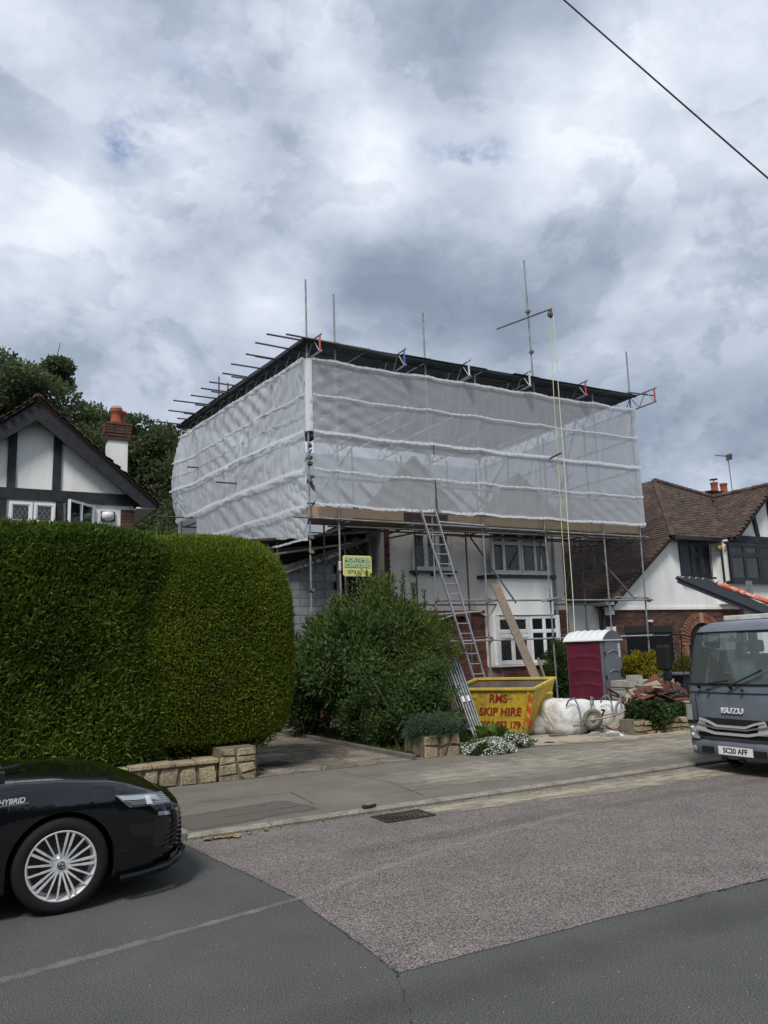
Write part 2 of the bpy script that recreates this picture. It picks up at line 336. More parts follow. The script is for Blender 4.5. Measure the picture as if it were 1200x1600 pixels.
# ================================================================ materials
asph = mat('asphalt_dark', (0.092, 0.093, 0.087), 0.9, (0.070, 0.072, 0.068), 1.2, fine=(110, 0.6), bump=0.5, bscale=180, thr=(0.3, 0.7))
asph_red = mat('asphalt_chippings', (0.205, 0.180, 0.168), 0.95, (0.150, 0.134, 0.126), 1.6, fine=(80, 0.75), bump=2.2, bscale=62, thr=(0.3, 0.7))
pave_m = mat('pavement_tarmac', (0.195, 0.178, 0.150), 0.95, (0.128, 0.118, 0.100), 0.9, fine=(90, 0.5), bump=1.0, bscale=90, thr=(0.35, 0.68))
conc_m = mat('forecourt_concrete', (0.23, 0.215, 0.185), 0.95, (0.15, 0.138, 0.118), 0.8, fine=(50, 0.25), bump=0.8, bscale=50, thr=(0.35, 0.65))
kerb_m = mat('kerb_stone', (0.27, 0.25, 0.21), 0.95, (0.16, 0.15, 0.125), 5, fine=(70, 0.25), bump=0.8, bscale=60, var=0.12)
earth_m = mat('earth', (0.055, 0.042, 0.028), 1.0, (0.03, 0.03, 0.018), 3, bump=1.5, bscale=30)
grass_m = mat('rough_grass', (0.05, 0.065, 0.025), 1.0, (0.03, 0.04, 0.015), 2, bump=2, bscale=40)
white_r = mat('white_render', (0.82, 0.82, 0.80), 0.85, (0.66, 0.66, 0.63), 0.9, stretch=(1.6, 1.6, .45), fine=(60, 0.05), bump=0.5, bscale=80)
cream_r = mat('cream_render', (0.70, 0.665, 0.62), 0.88, (0.56, 0.515, 0.47), 1.3, fine=(40, 0.08), bump=0.6, bscale=60, thr=(0.42, 0.75))
grey_r = mat('grey_white_render', (0.50, 0.51, 0.52), 0.9, (0.43, 0.44, 0.45), 1.2, bump=0.4, bscale=60)
mortar = mat('mortar', (0.22, 0.17, 0.145), 0.95, (0.15, 0.12, 0.10), 4)
brick_m = mat('brick_red', (0.150, 0.058, 0.042), 0.9, (0.09, 0.042, 0.034), 3, fine=(40, 0.2), var=0.28)
brick_b = mat('brick_brown', (0.112, 0.056, 0.041), 0.9, (0.066, 0.040, 0.033), 3, fine=(40, 0.2), var=0.32)
tile_m = mat('roof_tile', (0.110, 0.074, 0.060), 0.9, (0.070, 0.053, 0.047), 1.5, fine=(30, 0.25), var=0.28)
tile_under = mat('tile_underlay', (0.05, 0.032, 0.027), 1.0)
timber_b = mat('black_timber', (0.016, 0.018, 0.021), 0.6, (0.03, 0.032, 0.036), 6, stretch=(1, 1, 1))
block_m = mat('concrete_block', (0.24, 0.25, 0.265), 0.95, (0.17, 0.18, 0.19), 4, fine=(60, 0.25), var=0.15, bump=0.8)
block_l = mat('pale_block', (0.40, 0.39, 0.35), 0.95, (0.30, 0.29, 0.26), 4, fine=(60, 0.2), var=0.10)
stone_m = mat('sandstone', (0.37, 0.30, 0.19), 0.95, (0.20, 0.165, 0.11), 4, fine=(30, 0.25), var=0.22, bump=1.5, bscale=25)
stone_mo = mat('stone_mortar', (0.19, 0.165, 0.12), 1.0, (0.10, 0.09, 0.065), 6, bump=1)
crazy_m = mat('crazy_stone', (0.20, 0.17, 0.135), 0.95, (0.11, 0.096, 0.078), 2.5, fine=(30, 0.25), var=0.25, bump=1.0, bscale=30)
white_p = mat('white_paint', (0.78, 0.79, 0.79), 0.35, spec=0.5)
offwh = mat('aged_white_paint', (0.66, 0.655, 0.64), 0.6, (0.54, 0.53, 0.51), 6)
black_p = mat('black_paint', (0.015, 0.016, 0.019), 0.4, spec=0.5)
dark_m = mat('dark_interior', (0.012, 0.013, 0.015), 0.9)
lead_m = mat('lead_came', (0.17, 0.175, 0.18), 0.5)
leadd_m = mat('dark_lead', (0.06, 0.065, 0.07), 0.6)
glass_w = glassmat('window_glass', clear=0.35, wob=0.004)
steel = mat('galvanised_tube', (0.30, 0.31, 0.32), 0.5, (0.17, 0.175, 0.18), 5, metal=0.35, spec=0.5, fine=(40, 0.2))
steel_d = mat('weathered_tube', (0.145, 0.135, 0.13), 0.65, (0.09, 0.08, 0.08), 4, metal=0.3)
alu = mat('aluminium', (0.52, 0.53, 0.54), 0.4, (0.38, 0.39, 0.40), 8, metal=0.6)
clamp_m = mat('coupler', (0.12, 0.11, 0.10), 0.7, (0.20, 0.13, 0.08), 20, metal=0.5)
wood_n = mat('new_board', (0.36, 0.275, 0.185), 0.85, (0.27, 0.20, 0.135), 3, stretch=(1, 6, 14), var=0.12)
wood_o = mat('old_board', (0.25, 0.20, 0.145), 0.9, (0.15, 0.125, 0.095), 3, stretch=(1, 6, 14), var=0.2)
rust_m = mat('rusty_tin', (0.075, 0.06, 0.05), 0.85, (0.035, 0.033, 0.034), 3)
tin_m = mat('dark_tin_roof', (0.085, 0.10, 0.12), 0.55, (0.05, 0.06, 0.072), 2, metal=0.1)

# ================================================================ ground
FAR = 600
sheet('ground', [(-FAR, -FAR), (FAR, -FAR), (FAR, FAR), (-FAR, FAR)], -0.06, grass_m)
sheet('road', [(-120, -7), (140, -7), (140, 8.5), (-120, 8.5)], 0.0, asph)
def wob(a, b, n, amp):
    a, b = np.array(a, float), np.array(b, float); d = b-a; s_ = np.array([-d[1], d[0]])/np.linalg.norm(d); o_ = []; w = 0
    for i in range(n): w = 0.7*w+random.uniform(-amp, amp); o_.append(tuple(a+d*i/n+s_*w*(0 if i == 0 else 1)))
    return o_
pp = wob((2.20, 8.5), (2.47, 6.0), 30, 0.012)+wob((2.47, 6.0), (2.40, 4.36), 26, 0.014)+wob((2.40, 4.36), (40, 4.1), 260, 0.012)+[(40, 8.5)]
tag(MB().add([(x, y, 0.004) for x, y in pp], [tuple(range(len(pp)))]).build('road_patch', asph_red), kind='structure')
seam_m = mat('tar_seam', (0.022, 0.023, 0.024), 0.8)
strip('tar_joint', [(2.18, 8.4), (2.46, 6.0), (2.40, 4.36), (2.12, 3.7), (1.95, 2.9)], [0.02, 0.03, 0.04, 0.02, 0.015], 0.007, maskmat('tar_seam_film', (0.022, 0.023, 0.024), 14, 0.5, 0.7, amax=0.55), seg=0.05, wob=0.012)
strip('patch_edge_joint', [(2.40, 4.35), (12, 4.27), (38, 4.1)], [0.04, 0.03, 0.03], 0.006, maskmat('edge_film', (0.03, 0.031, 0.032), 9, 0.5, 0.6, amax=0.8), seg=0.05, wob=0.01)
strip('worn_white_line', [(-1.6, 5.0), (0.38, 5.56), (1.5, 5.78), (2.48, 6.0), (3.3, 6.32), (4.24, 6.64), (5.4, 6.9), (6.71, 7.18), (8.0, 7.38)], [0.16, 0.16, 0.13, 0.11, 0.14, 0.17, 0.2, 0.26, 0.3], 0.009, maskmat('worn_line_film', (0.36, 0.35, 0.325), 6, 0.38, 1.0, amax=0.72), kind='structure')
# pavement, kerb, gutter
sheet('pavement', [(-60, 8.62), (60, 8.62), (60, 11.75), (-60, 11.75)], 0.045, pave_m)
kb = tag(MB().box(-60, 60, 8.50, 8.62, -0.1, 0.03).build('kerb', mortar), kind='structure')
kme = None
for i in range(-2, 22):
    x0 = 2.26+0.915*i
    up = 0.105 if i < 0 else 0.05
    mb = MB().add([(0.004, 0.012, -0.12), (0.911, 0.012, -0.12), (0.911, 0.125, -0.12), (0.004, 0.125, -0.12), (0.004, -0.012, up-0.02), (0.911, -0.012, up-0.02), (0.911, 0.125, up), (0.004, 0.125, up), (0.004, 0.01, up), (0.911, 0.01, up)],
                  [(0, 3, 2, 1), (0, 1, 5, 4), (4, 5, 9, 8), (8, 9, 6, 7), (3, 0, 4, 8, 7), (1, 2, 6, 9, 5), (2, 3, 7, 6)])
    if i in (-2, 0): ko = mb.build('kerb_stone', kerb_m, None); kme = ko.data
    else: ko = obj('kerb_stone', kme)
    ko.parent = kb; ko.location = (x0, 8.495, random.uniform(-0.003, 0.003)); ko.rotation_euler = (0, 0, random.uniform(-.004, .004))
sand = maskmat('sand_film', (0.36, 0.325, 0.25), 2.4, 0.36, 0.66, stretch=(1, 2.4, 1), amax=0.95)
strip('sand_dust', [(3.9, 8.3), (5.5, 8.15), (8.0, 8.0), (11, 8.0), (16, 8.0)], [0.3, 0.75, 1.0, 1.1, 1.0], 0.012, sand, kind='stuff', label='pale sand and cement dust washed along the gutter', cat='dust')
strip('cement_dust', [(5.5, 7.25), (8.2, 7.3), (12, 7.2), (17, 7.0)], [0.3, 1.6, 2.0, 2.2], 0.010, maskmat('dust2', (0.27, 0.245, 0.205), 3.0, 0.5, 0.95, stretch=(1, 2, 1), amax=0.65), kind='stuff', label='thin cement dust tracked over the reddish road patch', cat='dust')
strip('spilled_sand', [(5.2, 9.9), (7.5, 10.0), (10, 10.1), (15.5, 10.2)], [1.5, 2.6, 2.9, 2.9], 0.052, maskmat('sand3', (0.36, 0.33, 0.27), 2.6, 0.30, 0.70, stretch=(1, 1.8, 1), amax=0.85), kind='stuff', label='trodden sand and plaster dust over the dropped pavement', cat='dust')
strip('yard_sand', [(9.0, 12.3), (10.5, 12.2), (13, 11.9), (16.5, 11.9)], [1.2, 2.2, 2.4, 2.2], 0.060, maskmat('sand4', (0.42, 0.37, 0.28), 3.2, 0.3, 0.55, amax=0.85), kind='stuff', label='yellow building sand spread in front of the skip and white bags', cat='sand')
strip('dark_patch_repair', [(2.3, 9.1), (3.9, 9.35)], [0.9, 0.9], 0.0495, maskmat('repair', (0.13, 0.118, 0.105), 3, 0.05, 0.4, amax=0.9))
# drive (crazy paving) and forecourt
sheet('drive_bed', [(3.9, 11.75), (6.98, 11.75), (6.98, 18.6), (3.9, 18.6)], 0.028, stone_mo)
sheet('forecourt', [(6.98, 11.75), (60, 11.75), (60, 22), (6.98, 22)], 0.045, conc_m)
drive = tag(MB().box(3.92, 6.96, 11.76, 18.55, 0.02, 0.032).build('driveway', stone_mo), kind='structure')
def jitter_cells(x0, x1, y0, y1, nx, ny, jit, gap):
    G = [[(x0+(x1-x0)*i/nx+(random.uniform(-jit, jit)*(x1-x0)/nx if 0 < i < nx else 0), y0+(y1-y0)*j/ny+(random.uniform(-jit, jit)*(y1-y0)/ny if 0 < j < ny else 0)) for j in range(ny+1)] for i in range(nx+1)]
    out_ = []
    for i in range(nx):
        for j in range(ny):
            q = [G[i][j], G[i+1][j], G[i+1][j+1], G[i][j+1]]; mx_ = (sum(p[0] for p in q)/4, sum(p[1] for p in q)/4); poly = []
            for a in range(4):
                p, p2 = q[a], q[(a+1) % 4]
                for t in (0.0, 0.5) if random.random() < .5 else (0.12, ):
                    x, y = p[0]+(p2[0]-p[0])*t, p[1]+(p2[1]-p[1])*t
                    d = math.hypot(x-mx_[0], y-mx_[1])+1e-6; k = (d-gap)/d*(random.uniform(0.93, 1.0)); poly.append((mx_[0]+(x-mx_[0])*k, mx_[1]+(y-mx_[1])*k))
            out_.append(poly)
    return out_
for poly in jitter_cells(3.95, 6.93, 11.78, 18.5, 6, 16, 0.38, 0.018):
    h = random.uniform(0.044, 0.052); c = (sum(p[0] for p in poly)/len(poly), sum(p[1] for p in poly)/len(poly))
    if (c[0]-4.93)**2+(c[1]-12.97)**2 < 0.16: continue
    mb = MB(); n = len(poly); top = [(c[0]+(x-c[0])*.96, c[1]+(y-c[1])*.96, h) for x, y in poly]; bot = [(x, y, 0.025) for x, y in poly]
    mb.add(bot+top, [tuple(range(n, 2*n))]+[(i, (i+1) % n, n+(i+1) % n, n+i) for i in range(n)]); mb.build('paving_stone', crazy_m, drive)
mh = thing('manhole_cover', 'round dark ribbed metal manhole cover set in the crazy paved drive', 'manhole cover', (4.93, 12.97, 0.035))
MB().lathe([(0, 0.012), (0.29, 0.012), (0.30, 0.0)], (4.93, 12.97, 0.035), n=28).build('cover', mat('cast_iron', (0.05, 0.047, 0.044), 0.7, (0.09, 0.075, 0.06), 12, metal=0.4), mh)
rb = MB()
for i in range(-6, 7):
    w_ = math.sqrt(max(0, .27**2-(i*.042)**2)); rb.box(4.93+i*.042-.012, 4.93+i*.042+.012, 12.97-w_, 12.97+w_, .047, .054)
rb.build('rib', MATS['cast_iron'], mh)
# gully grate by the kerb
gt = thing('drain_grate', 'black iron gully grate with curved bars against the kerb', 'drain', (4.6, 8.12, 0.0))
iron = mat('grate_iron', (0.05, 0.046, 0.045), 0.6, (0.085, 0.065, 0.05), 15, metal=0.4)
fr = MB()
x0, x1, y0, y1 = 4.30, 4.92, 7.92, 8.30
fr.box(x0, x1, y0, y0+.03, .004, .022).box(x0, x1, y1-.03, y1, .004, .022).box(x0, x0+.03, y0+.03, y1-.03, .004, .022).box(x1-.03, x1, y0+.03, y1-.03, .004, .022); fr.build('frame', iron, gt)
MB().box(x0+.03, x1-.03, y0+.03, y1-.03, .0045, .0075).build('pit_shade', mat('black_void', (0.004, 0.004, 0.004), 1.0), gt)  # flat black sheet stands in for the darkness under the bars
for i in range(9):
    xx = x0+.065+i*.062; mb = MB(); pts = [(xx+.028*math.sin(t*PI/6), y0+.03+(y1-y0-.06)*t/6, .014) for t in range(7)]
    for a, b in zip(pts, pts[1:]): mb.bar(a, b, .026, .014)
    mb.build('bar', iron, gt)
# small litter
sh = thing('crushed_can', 'small crushed black and silver object lying on the kerb above the drain', 'litter', (4.42, 8.6, 0.05))
MB().obox((4.42, 8.58, .075), (.09, .02, 0), (-.01, .035, .0), (0, 0, .02)).build('body', black_p, sh, bevel=.02); MB().obox((4.43, 8.575, .098), (.05, .012, 0), (-.006, .022, 0), (0, 0, .005)).build('flap', alu, sh)
leaf_d = mat('dead_leaf', (0.30, 0.20, 0.10), 0.9, (0.16, 0.10, 0.05), 20, var=0.35)
for i in range(16):
    x, y = 2.42+abs(random.gauss(0, .28)), 8.40-abs(random.gauss(0, .06)); r = random.uniform(.025, .05); a = random.uniform(0, 6)
    mb = MB().add([(x+r*math.cos(a+t)*(1.3 if k % 2 else .8), y+r*math.sin(a+t)*(1.3 if k % 2 else .8), .012+random.uniform(0, .018)) for k, t in enumerate(np.arange(6)*PI/3)], [tuple(range(6))])
    tag(mb.build('fallen_leaf', leaf_d), 'curled tan fallen leaf in the gutter by the black car', 'leaf', 'fallen leaves in the gutter')
P_ = np.stack([rng.uniform(2.3, 9, 260), rng.normal(8.42, .05, 260), np.full(260, .012)], 1)
tag(leaves('gutter_debris', P_, np.tile([0., 0, .2], (260, 1))+rng.normal(0, 1, (260, 3))*np.array([1, 1, .1]), .03, .02, leaf_d), 'crumbs of leaf and grit along the gutter', 'debris', kind='stuff')

# cracks and trench outlines in the pavement, loose grit on the road
crk = maskmat('pavement_crack', (.06, .054, .046), 16, .42, .6, amax=.8)
for i, (pts, w) in enumerate((([(2.6, 9.15), (4.0, 9.25), (4.1, 10.2), (2.5, 10.3)], .025), ([(4.0, 9.3), (6.5, 9.2), (9.0, 9.35), (13, 9.2)], .018), ([(5.3, 8.63), (5.5, 10.0), (5.35, 11.7)], .02), ([(8.8, 8.63), (8.7, 10.4), (8.9, 11.7)], .02), ([(3.0, 11.7), (6.0, 11.72), (7.1, 11.74), (12, 11.6)], .05), ([(6.3, 10.6), (8.5, 10.9), (11.2, 10.5)], .015))): strip('pavement_joint', pts, [w]*len(pts), .0535, crk, seg=.06, wob=.01)
tyr = maskmat('tyre_polish', (.045, .045, .045), 1.6, .30, .95, amax=.22)
strip('tyre_mark', [(-1, 4.1), (4, 3.95), (12, 3.8)], [.5, .55, .5], .0115, tyr); strip('tyre_mark', [(2.6, 6.9), (6, 7.2), (12, 7.0)], [.35, .4, .4], .0105, maskmat('tyre2', (.09, .078, .074), 1.8, .30, .95, amax=.22))
n = 6000; gx = rng.uniform(.2, 11, n); gyy = np.where(rng.random(n) < .45, 8.48-np.abs(rng.normal(0, .25, n)), rng.uniform(2.6, 8.4, n)); Pg = np.stack([gx, gyy, np.full(n, .008)], 1); r_ = rng.uniform(.0012, .0045, n)[:, None, None]
tet = np.array([[1, 0, 0], [-.5, .87, 0], [-.5, -.87, 0], [0, 0, 1.1]]); Vg = (Pg[:, None, :]+tet[None]*r_).reshape(-1, 3); Fg = (np.arange(n)[:, None, None]*4+np.array([[0, 1, 3], [1, 2, 3], [2, 0, 3]])[None]).reshape(-1, 3)
tag(obj('loose_grit', npmesh('loose_grit', Vg, Fg, mat('grit', (.42, .38, .30), .9, (.25, .22, .18), 40, var=.4))), 'pale grit and small stones scattered over the road', 'grit', kind='stuff')
# ================================================================ generic builders for walls
def brickwork(name, x0, x1, z0, z1, y, m_, parent, holes=(), face=-1, L_=.225, H_=.075, axis='x', slope=None, th=.012):
    """running-bond bricks standing proud of their mortar; real geometry joined into one part"""
    mb = MB(); r = 0; z = z0
    while z < z1-.02:
        x = x0-(L_/2 if r % 2 else 0)
        while x < x1-.01:
            a, b = max(x, x0)+.005, min(x+L_, x1)-.005
            cx_, cz_ = (a+b)/2, z+H_/2
            if b-a > .03 and not any(h[0] < cx_ < h[1] and h[2] < cz_ < h[3] for h in holes) and (slope is None or slope(cx_, cz_)):
                p = random.uniform(-.003, .003); t = th+p; zb, zt = z+.005, min(z+H_, z1)-.005
                if axis == 'x': mb.add([(a, y, zb), (b, y, zb), (b, y, zt), (a, y, zt), (a, y+face*t, zb), (b, y+face*t, zb), (b, y+face*t, zt), (a, y+face*t, zt)], [(4,5,6,7),(0,1,5,4),(1,2,6,5),(2,3,7,6),(3,0,4,7)])
                else: mb.add([(y, a, zb), (y, b, zb), (y, b, zt), (y, a, zt), (y+face*t, a, zb), (y+face*t, b, zb), (y+face*t, b, zt), (y+face*t, a, zt)], [(4,7,6,5),(0,4,5,1),(1,5,6,2),(2,6,7,3),(3,7,4,0)])
            x += L_
        z += H_; r += 1
    return tag(mb.build(name, m_, parent), kind='stuff')
def inpoly(p, poly):
    x, y = p; c = False; n = len(poly)
    for i in range(n):
        (x1, y1), (x2, y2) = poly[i], poly[(i+1) % n]
        if (y1 > y) != (y2 > y) and x < (x2-x1)*(y-y1)/(y2-y1)+x1: c = not c
    return c
def tileroof(name, pts, eave, parent, m_, w=.165, g=.10, thick=.13, stuff=True):
    """plain tiles laid in courses on the planar polygon pts; eave = unit-ish vector along the courses"""
    pts = [Vector(p) for p in pts]; e = Vector(eave).normalized(); nrm = Vector((0, 0, 0))
    for i in range(len(pts)): nrm += (pts[i]-pts[0]).cross(pts[(i+1) % len(pts)]-pts[0])
    nrm.normalize(); nrm = nrm if nrm.z > 0 else -nrm
    up = nrm.cross(e); up = up if up.z > 0 else -up; o_ = pts[0]
    P2 = [((p-o_).dot(e), (p-o_).dot(up)) for p in pts]; lo = [min(p[i] for p in P2) for i in (0, 1)]; hi = [max(p[i] for p in P2) for i in (0, 1)]
    deck = MB().prism([p-nrm*.01 for p in pts], -nrm*thick); deck.build(name.replace('tile', 'deck') if 'tile' in name else 'roof_deck', tile_under, parent)
    mb = MB(); j = 0; y = lo[1]
    while y < hi[1]:
        x = lo[0]-(w/2 if j % 2 else 0)
        while x < hi[0]:
            if inpoly((x+w/2, y+g*.5), P2):
                k = random.uniform(-.004, .006); dy = random.uniform(-.006, .006); a, b = x+.003, x+w-.003
                c = [o_+e*a+up*(y+dy)+nrm*(.030+k), o_+e*b+up*(y+dy)+nrm*(.030+k+random.uniform(-.003, .003)), o_+e*b+up*(y+g*1.15)+nrm*.012, o_+e*a+up*(y+g*1.15)+nrm*.012,
                     o_+e*a+up*(y+dy)+nrm*(.012+k), o_+e*b+up*(y+dy)+nrm*(.012+k)]
                mb.add(c, [(0, 1, 2, 3), (4, 5, 1, 0), (0, 3, 4), (1, 5, 2)])
            x += w
        y += g; j += 1
    return tag(mb.build(name, m_, parent), kind='stuff')
def window(parent, x0, x1, z0, z1, y, cols, trans=None, fm=None, gm=None, lat=None, fw=.06, bar=.05, sill=None, label=None, depth=.09, curtain=None, diam=.10):
    """framed window facing the street (-Y): frame, one pane per light, leaded lattice. cols = list of relative widths; trans = list of z heights of transoms (or per col)"""
    fm = fm or white_p; gm = gm or glass_w; f = MB(); yf, yb = y-.03, y+depth-.03
    f.box(x0, x1, yf, yb, z0, z0+fw).box(x0, x1, yf, yb, z1-fw, z1).box(x0, x0+fw, yf, yb, z0+fw, z1-fw).box(x1-fw, x1, yf, yb, z0+fw, z1-fw)
    X = [x0+fw]; tot = sum(cols)
    for c in cols: X.append(X[-1]+(x1-x0-2*fw)*c/tot)
    cells = []
    for i in range(len(cols)):
        a, b = X[i]+(bar/2 if i else 0), X[i+1]-(bar/2 if i < len(cols)-1 else 0)
        if i: f.box(X[i]-bar/2, X[i]+bar/2, yf+.004, yb, z0+fw, z1-fw)
        tz = (trans[i] if isinstance(trans[0], (list, tuple)) else trans) if trans else []
        zs = [z0+fw]+[t for t in tz]+[z1-fw]
        for t in tz: f.box(a, b, yf+.006, yb, t-bar/2, t+bar/2)
        for k in range(len(zs)-1): cells.append((a, b, zs[k]+(bar/2 if k else 0), zs[k+1]-(bar/2 if k < len(zs)-2 else 0), k, len(zs)-2))
    w = f.build('window', fm, parent); 
    if label: w['label'] = label
    MB().box(x0+.01, x1-.01, yb+.25, yb+.27, z0, z1).build('dark_room', dark_m, w)
    for a, b, c, d, k, top in cells:
        yg = y+.005; MB().box(a-.002, b+.002, yg, yg+.008, c-.002, d+.002).build('pane', gm, w)
        s_ = MB(); t = .022     # opening casement bead round each pane
        s_.box(a, b, yf+.012, yg, c, c+t).box(a, b, yf+.012, yg, d-t, d).box(a, a+t, yf+.012, yg, c+t, d-t).box(b-t, b, yf+.012, yg, c+t, d-t)
        s_.build('casement', fm, w)
        if lat is not None:
            q = MB(); a_, b_, c_, d_ = a+t, b-t, c+t, d-t; W_, H_ = b_-a_, d_-c_; st = diam; sl_ = 1.5
            n = int((W_+H_/sl_)/st)+2
            for s in (1, -1):
                for i in range(-1, n+1):
                    xs = a_+i*st-(H_/sl_ if s > 0 else 0)
                    # line x = xs + s'*(z-c)/sl
                    pts = []
                    for zz_ in np.linspace(c_, d_, 41):
                        xx_ = (xs+(zz_-c_)/sl_) if s > 0 else (a_+i*st-(zz_-c_)/sl_+0)
                        if a_ <= xx_ <= b_: pts.append((xx_, zz_))
                    if len(pts) > 2:
                        p, r = pts[0], pts[-1]; yy = yg-.004-(.002 if s > 0 else 0)
                        q.bar((p[0], yy, p[1]), (r[0], yy, r[1]), .009, .003, up=(0, 1, 0))
            if q.v: q.build('lead_lattice', lat, w)
    if curtain:
        for (a, b, c, d, mm) in curtain:
            n = 14; G = [[(a+(b-a)*i/n, yb+.12+.02*math.sin(i*1.9), zz_) for i in range(n+1)] for zz_ in (c, d)]; MB().grid(G).build('net_curtain', mm, w)
    if sill: MB().box(x0-.08, x1+.08, y-.14, y+.02, z0-.06, z0).build('sill', sill, w)
    return w
def plumtube(mb, pts, r=.035): mb.path(pts, r, 8)

# ================================================================ left neighbour: white gabled house with black timbers
lh = thing('gabled_house', 'white rendered house with black timber gable and brick chimney behind the tall hedge', 'house', (1.3, 20, 0))
hy = 17.0; ap = (1.34, 7.11); 
def gy(x): return 7.02-abs(x-1.34)*.845
MB().prism([(-3.2, hy, 0), (3.33, hy, 0), (3.33, hy, 4.95), (3.33, hy, gy(3.33)-.05), (1.34, hy, 6.85), (-.65, hy, gy(-.65)-.05), (-.65, hy, 4.95), (-3.2, hy, 4.95)], (0, 8, 0)).build('wall', white_r, lh)
MB().prism([(1.34, hy-.35, 7.12), (3.78, hy-.35, 5.06), (3.78, hy-.35, 5.00), (1.34, hy-.35, 7.02)], (0, 8.6, 0)).build('roof_deck', tile_under, lh)
tileroof('roof_tiles', [(1.34, hy-.38, 7.14), (3.80, hy-.38, 5.06), (3.80, hy+8.2, 5.06), (1.34, hy+8.2, 7.14)], (0, 1, 0), lh, tile_m, thick=.03)
tileroof('roof_tiles', [(1.34, hy-.38, 7.14), (-1.12, hy-.38, 5.06), (-1.12, hy+8.2, 5.06), (1.34, hy+8.2, 7.14)], (0, 1, 0), lh, tile_m, thick=.03)
MB().prism([(-1.1, hy+.2, 5.0), (-4.2, hy+.2, 5.0), (-4.2, hy+3.5, 7.0), (-1.1, hy+3.5, 7.0)], (0, 0, -.1)).build('side_roof', tile_m, lh)
rt = MB()
for k in range(20): rt.tube((1.34, hy-.36+k*.43, 7.12), (1.34, hy-.36+k*.43+.415, 7.13), .10, 8)
tag(rt.build('ridge_tiles', tile_m, lh), kind='stuff')
for s in (1, -1):      # barge boards, then the studs
    a = (1.34, hy-.34, 7.04); b = (1.34+s*2.42, hy-.34, 5.00); MB().prism([a, b, (b[0]-s*.32, b[1], b[2]-.0), (1.34, hy-.34, 6.66)], (0, .06, 0)).build('barge_board', timber_b, lh)
MB().prism([(3.33, hy-.3, 5.0), (3.74, hy-.3, 5.02), (3.74, hy+8, 5.02), (3.33, hy+8, 5.0)], (0, 0, -.03)).build('soffit', white_p, lh)
MB().box(-1.0, 3.36, hy-.06, hy+.0, 5.07, 5.30).build('timber_beam', timber_b, lh)
for x0, x1 in ((.86, 1.02), (1.70, 1.86)): MB().box(x0, x1, hy-.045, hy, 5.3, gy(x0 if x0 < 1.3 else x1)-.05).build('timber_stud', timber_b, lh)
MB().box(-.2, -.04, hy-.045, hy, 5.3, 5.75).build('timber_stud', timber_b, lh)
window(lh, .92, 1.35, 4.0, 5.02, hy-.06, [1], [4.62], lat=lead_m, fw=.05, diam=.09, curtain=[(.95, 1.33, 4.0, 5.0, white_p)], label='small white casement with net curtain')
window(lh, 1.37, 1.77, 4.0, 5.02, hy-.06, [1], [4.62], lat=lead_m, fw=.05, diam=.09, curtain=[(1.4, 1.75, 4.0, 5.0, white_p)], label='small white casement with net curtain')
MB().box(.70, .88, hy-.05, hy, 3.9, 5.07).build('timber_post', timber_b, lh); MB().box(1.79, 1.92, hy-.05, hy, 3.9, 5.07).build('timber_post', timber_b, lh)
# canted bay return with two lights
bw = MB(); A_, B_ = Vector((1.97, hy-.62, 0)), Vector((2.50, hy-.05, 0)); d_ = (B_-A_)
MB().prism([(1.97, hy-.56, 3.9), (2.47, hy-.01, 3.9), (1.97, hy-.01, 3.9)], (0, 0, 1.12)).build('bay_shade', dark_m, lh)  # near-black solid stands in for the unlit space behind the panes
fw_ = MB()
for t in (0, .5, 1): p = A_+d_*t; fw_.bar((p.x, p.y, 3.95), (p.x, p.y, 5.02), .05, .06, up=(0, 1, 0))
for z in (3.97, 5.0): fw_.bar((A_.x, A_.y, z), (B_.x, B_.y, z), .06, .05)
bwn = fw_.build('bay_window', white_p, lh)
for t in (0, .5): p, q = A_+d_*(t+.05), A_+d_*(t+.45); MB().add([(p.x, p.y, 4), (q.x, q.y, 4), (q.x, q.y, 4.98), (p.x, p.y, 4.98)], [(0, 1, 2, 3)]).build('pane', glass_w, bwn)
# security light, brick pier
MB().lathe([(0.0, -.02), (.05, -.02), (.12, .02), (.135, .10), (.12, .16), (0, .17)], (2.80, hy-.02, 4.74), axis='z', n=16).build('lamp_bowl', white_p, lh); MB().box(2.66, 2.94, hy-.05, hy, 4.72, 4.92).build('lamp_back', black_p, lh)
MB().box(3.06, 3.335, hy-.02, hy+8, 0, 4.98).build('brick_pier', mortar, lh); brickwork('pier_bricks', 3.06, 3.335, 3.2, 4.98, hy-.02, brick_b, lh)
# chimney
MB().box(3.26, 3.74, 20.0, 20.36, 4.5, 7.30).build('chimney', white_r, lh)
cb = MB().box(3.22, 3.78, 19.96, 20.40, 7.30, 7.66).build('chimney_cap', mortar, lh)
for k in range(5):
    e_ = .015*(k if k < 3 else 2); brickwork('cap_bricks', 3.22-e_, 3.78+e_, 7.32+k*.075, 7.395+k*.075, 19.96-e_, brick_b, lh, th=.015); brickwork('cap_bricks', 19.96-e_, 20.40+e_, 7.32+k*.075, 7.395+k*.075, 3.22-e_, brick_b, lh, axis='y', th=.015)
MB().box(3.17, 3.83, 19.90, 20.45, 7.69, 7.74).build('chimney_ledge', brick_b, lh)
terra = mat('terracotta', (0.33, 0.085, 0.045), 0.85, (0.20, 0.06, 0.04), 8)
for px_, py_ in ((3.46, 20.15), (3.60, 20.30)):
    MB().lathe([(.13, 0), (.15, .02), (.15, .08), (.125, .10), (.125, .30), (.15, .33), (.15, .40), (.12, .41), (.10, .30)], (px_, py_, 7.74), n=18).build('chimney_pot', terra, lh)
MB().lathe([(.16, .0), (.13, .07), (.0, .09)], (3.46, 20.15, 8.15), n=14).build('pot_cowl', mat('stone_cap', (.3, .26, .22)), lh)

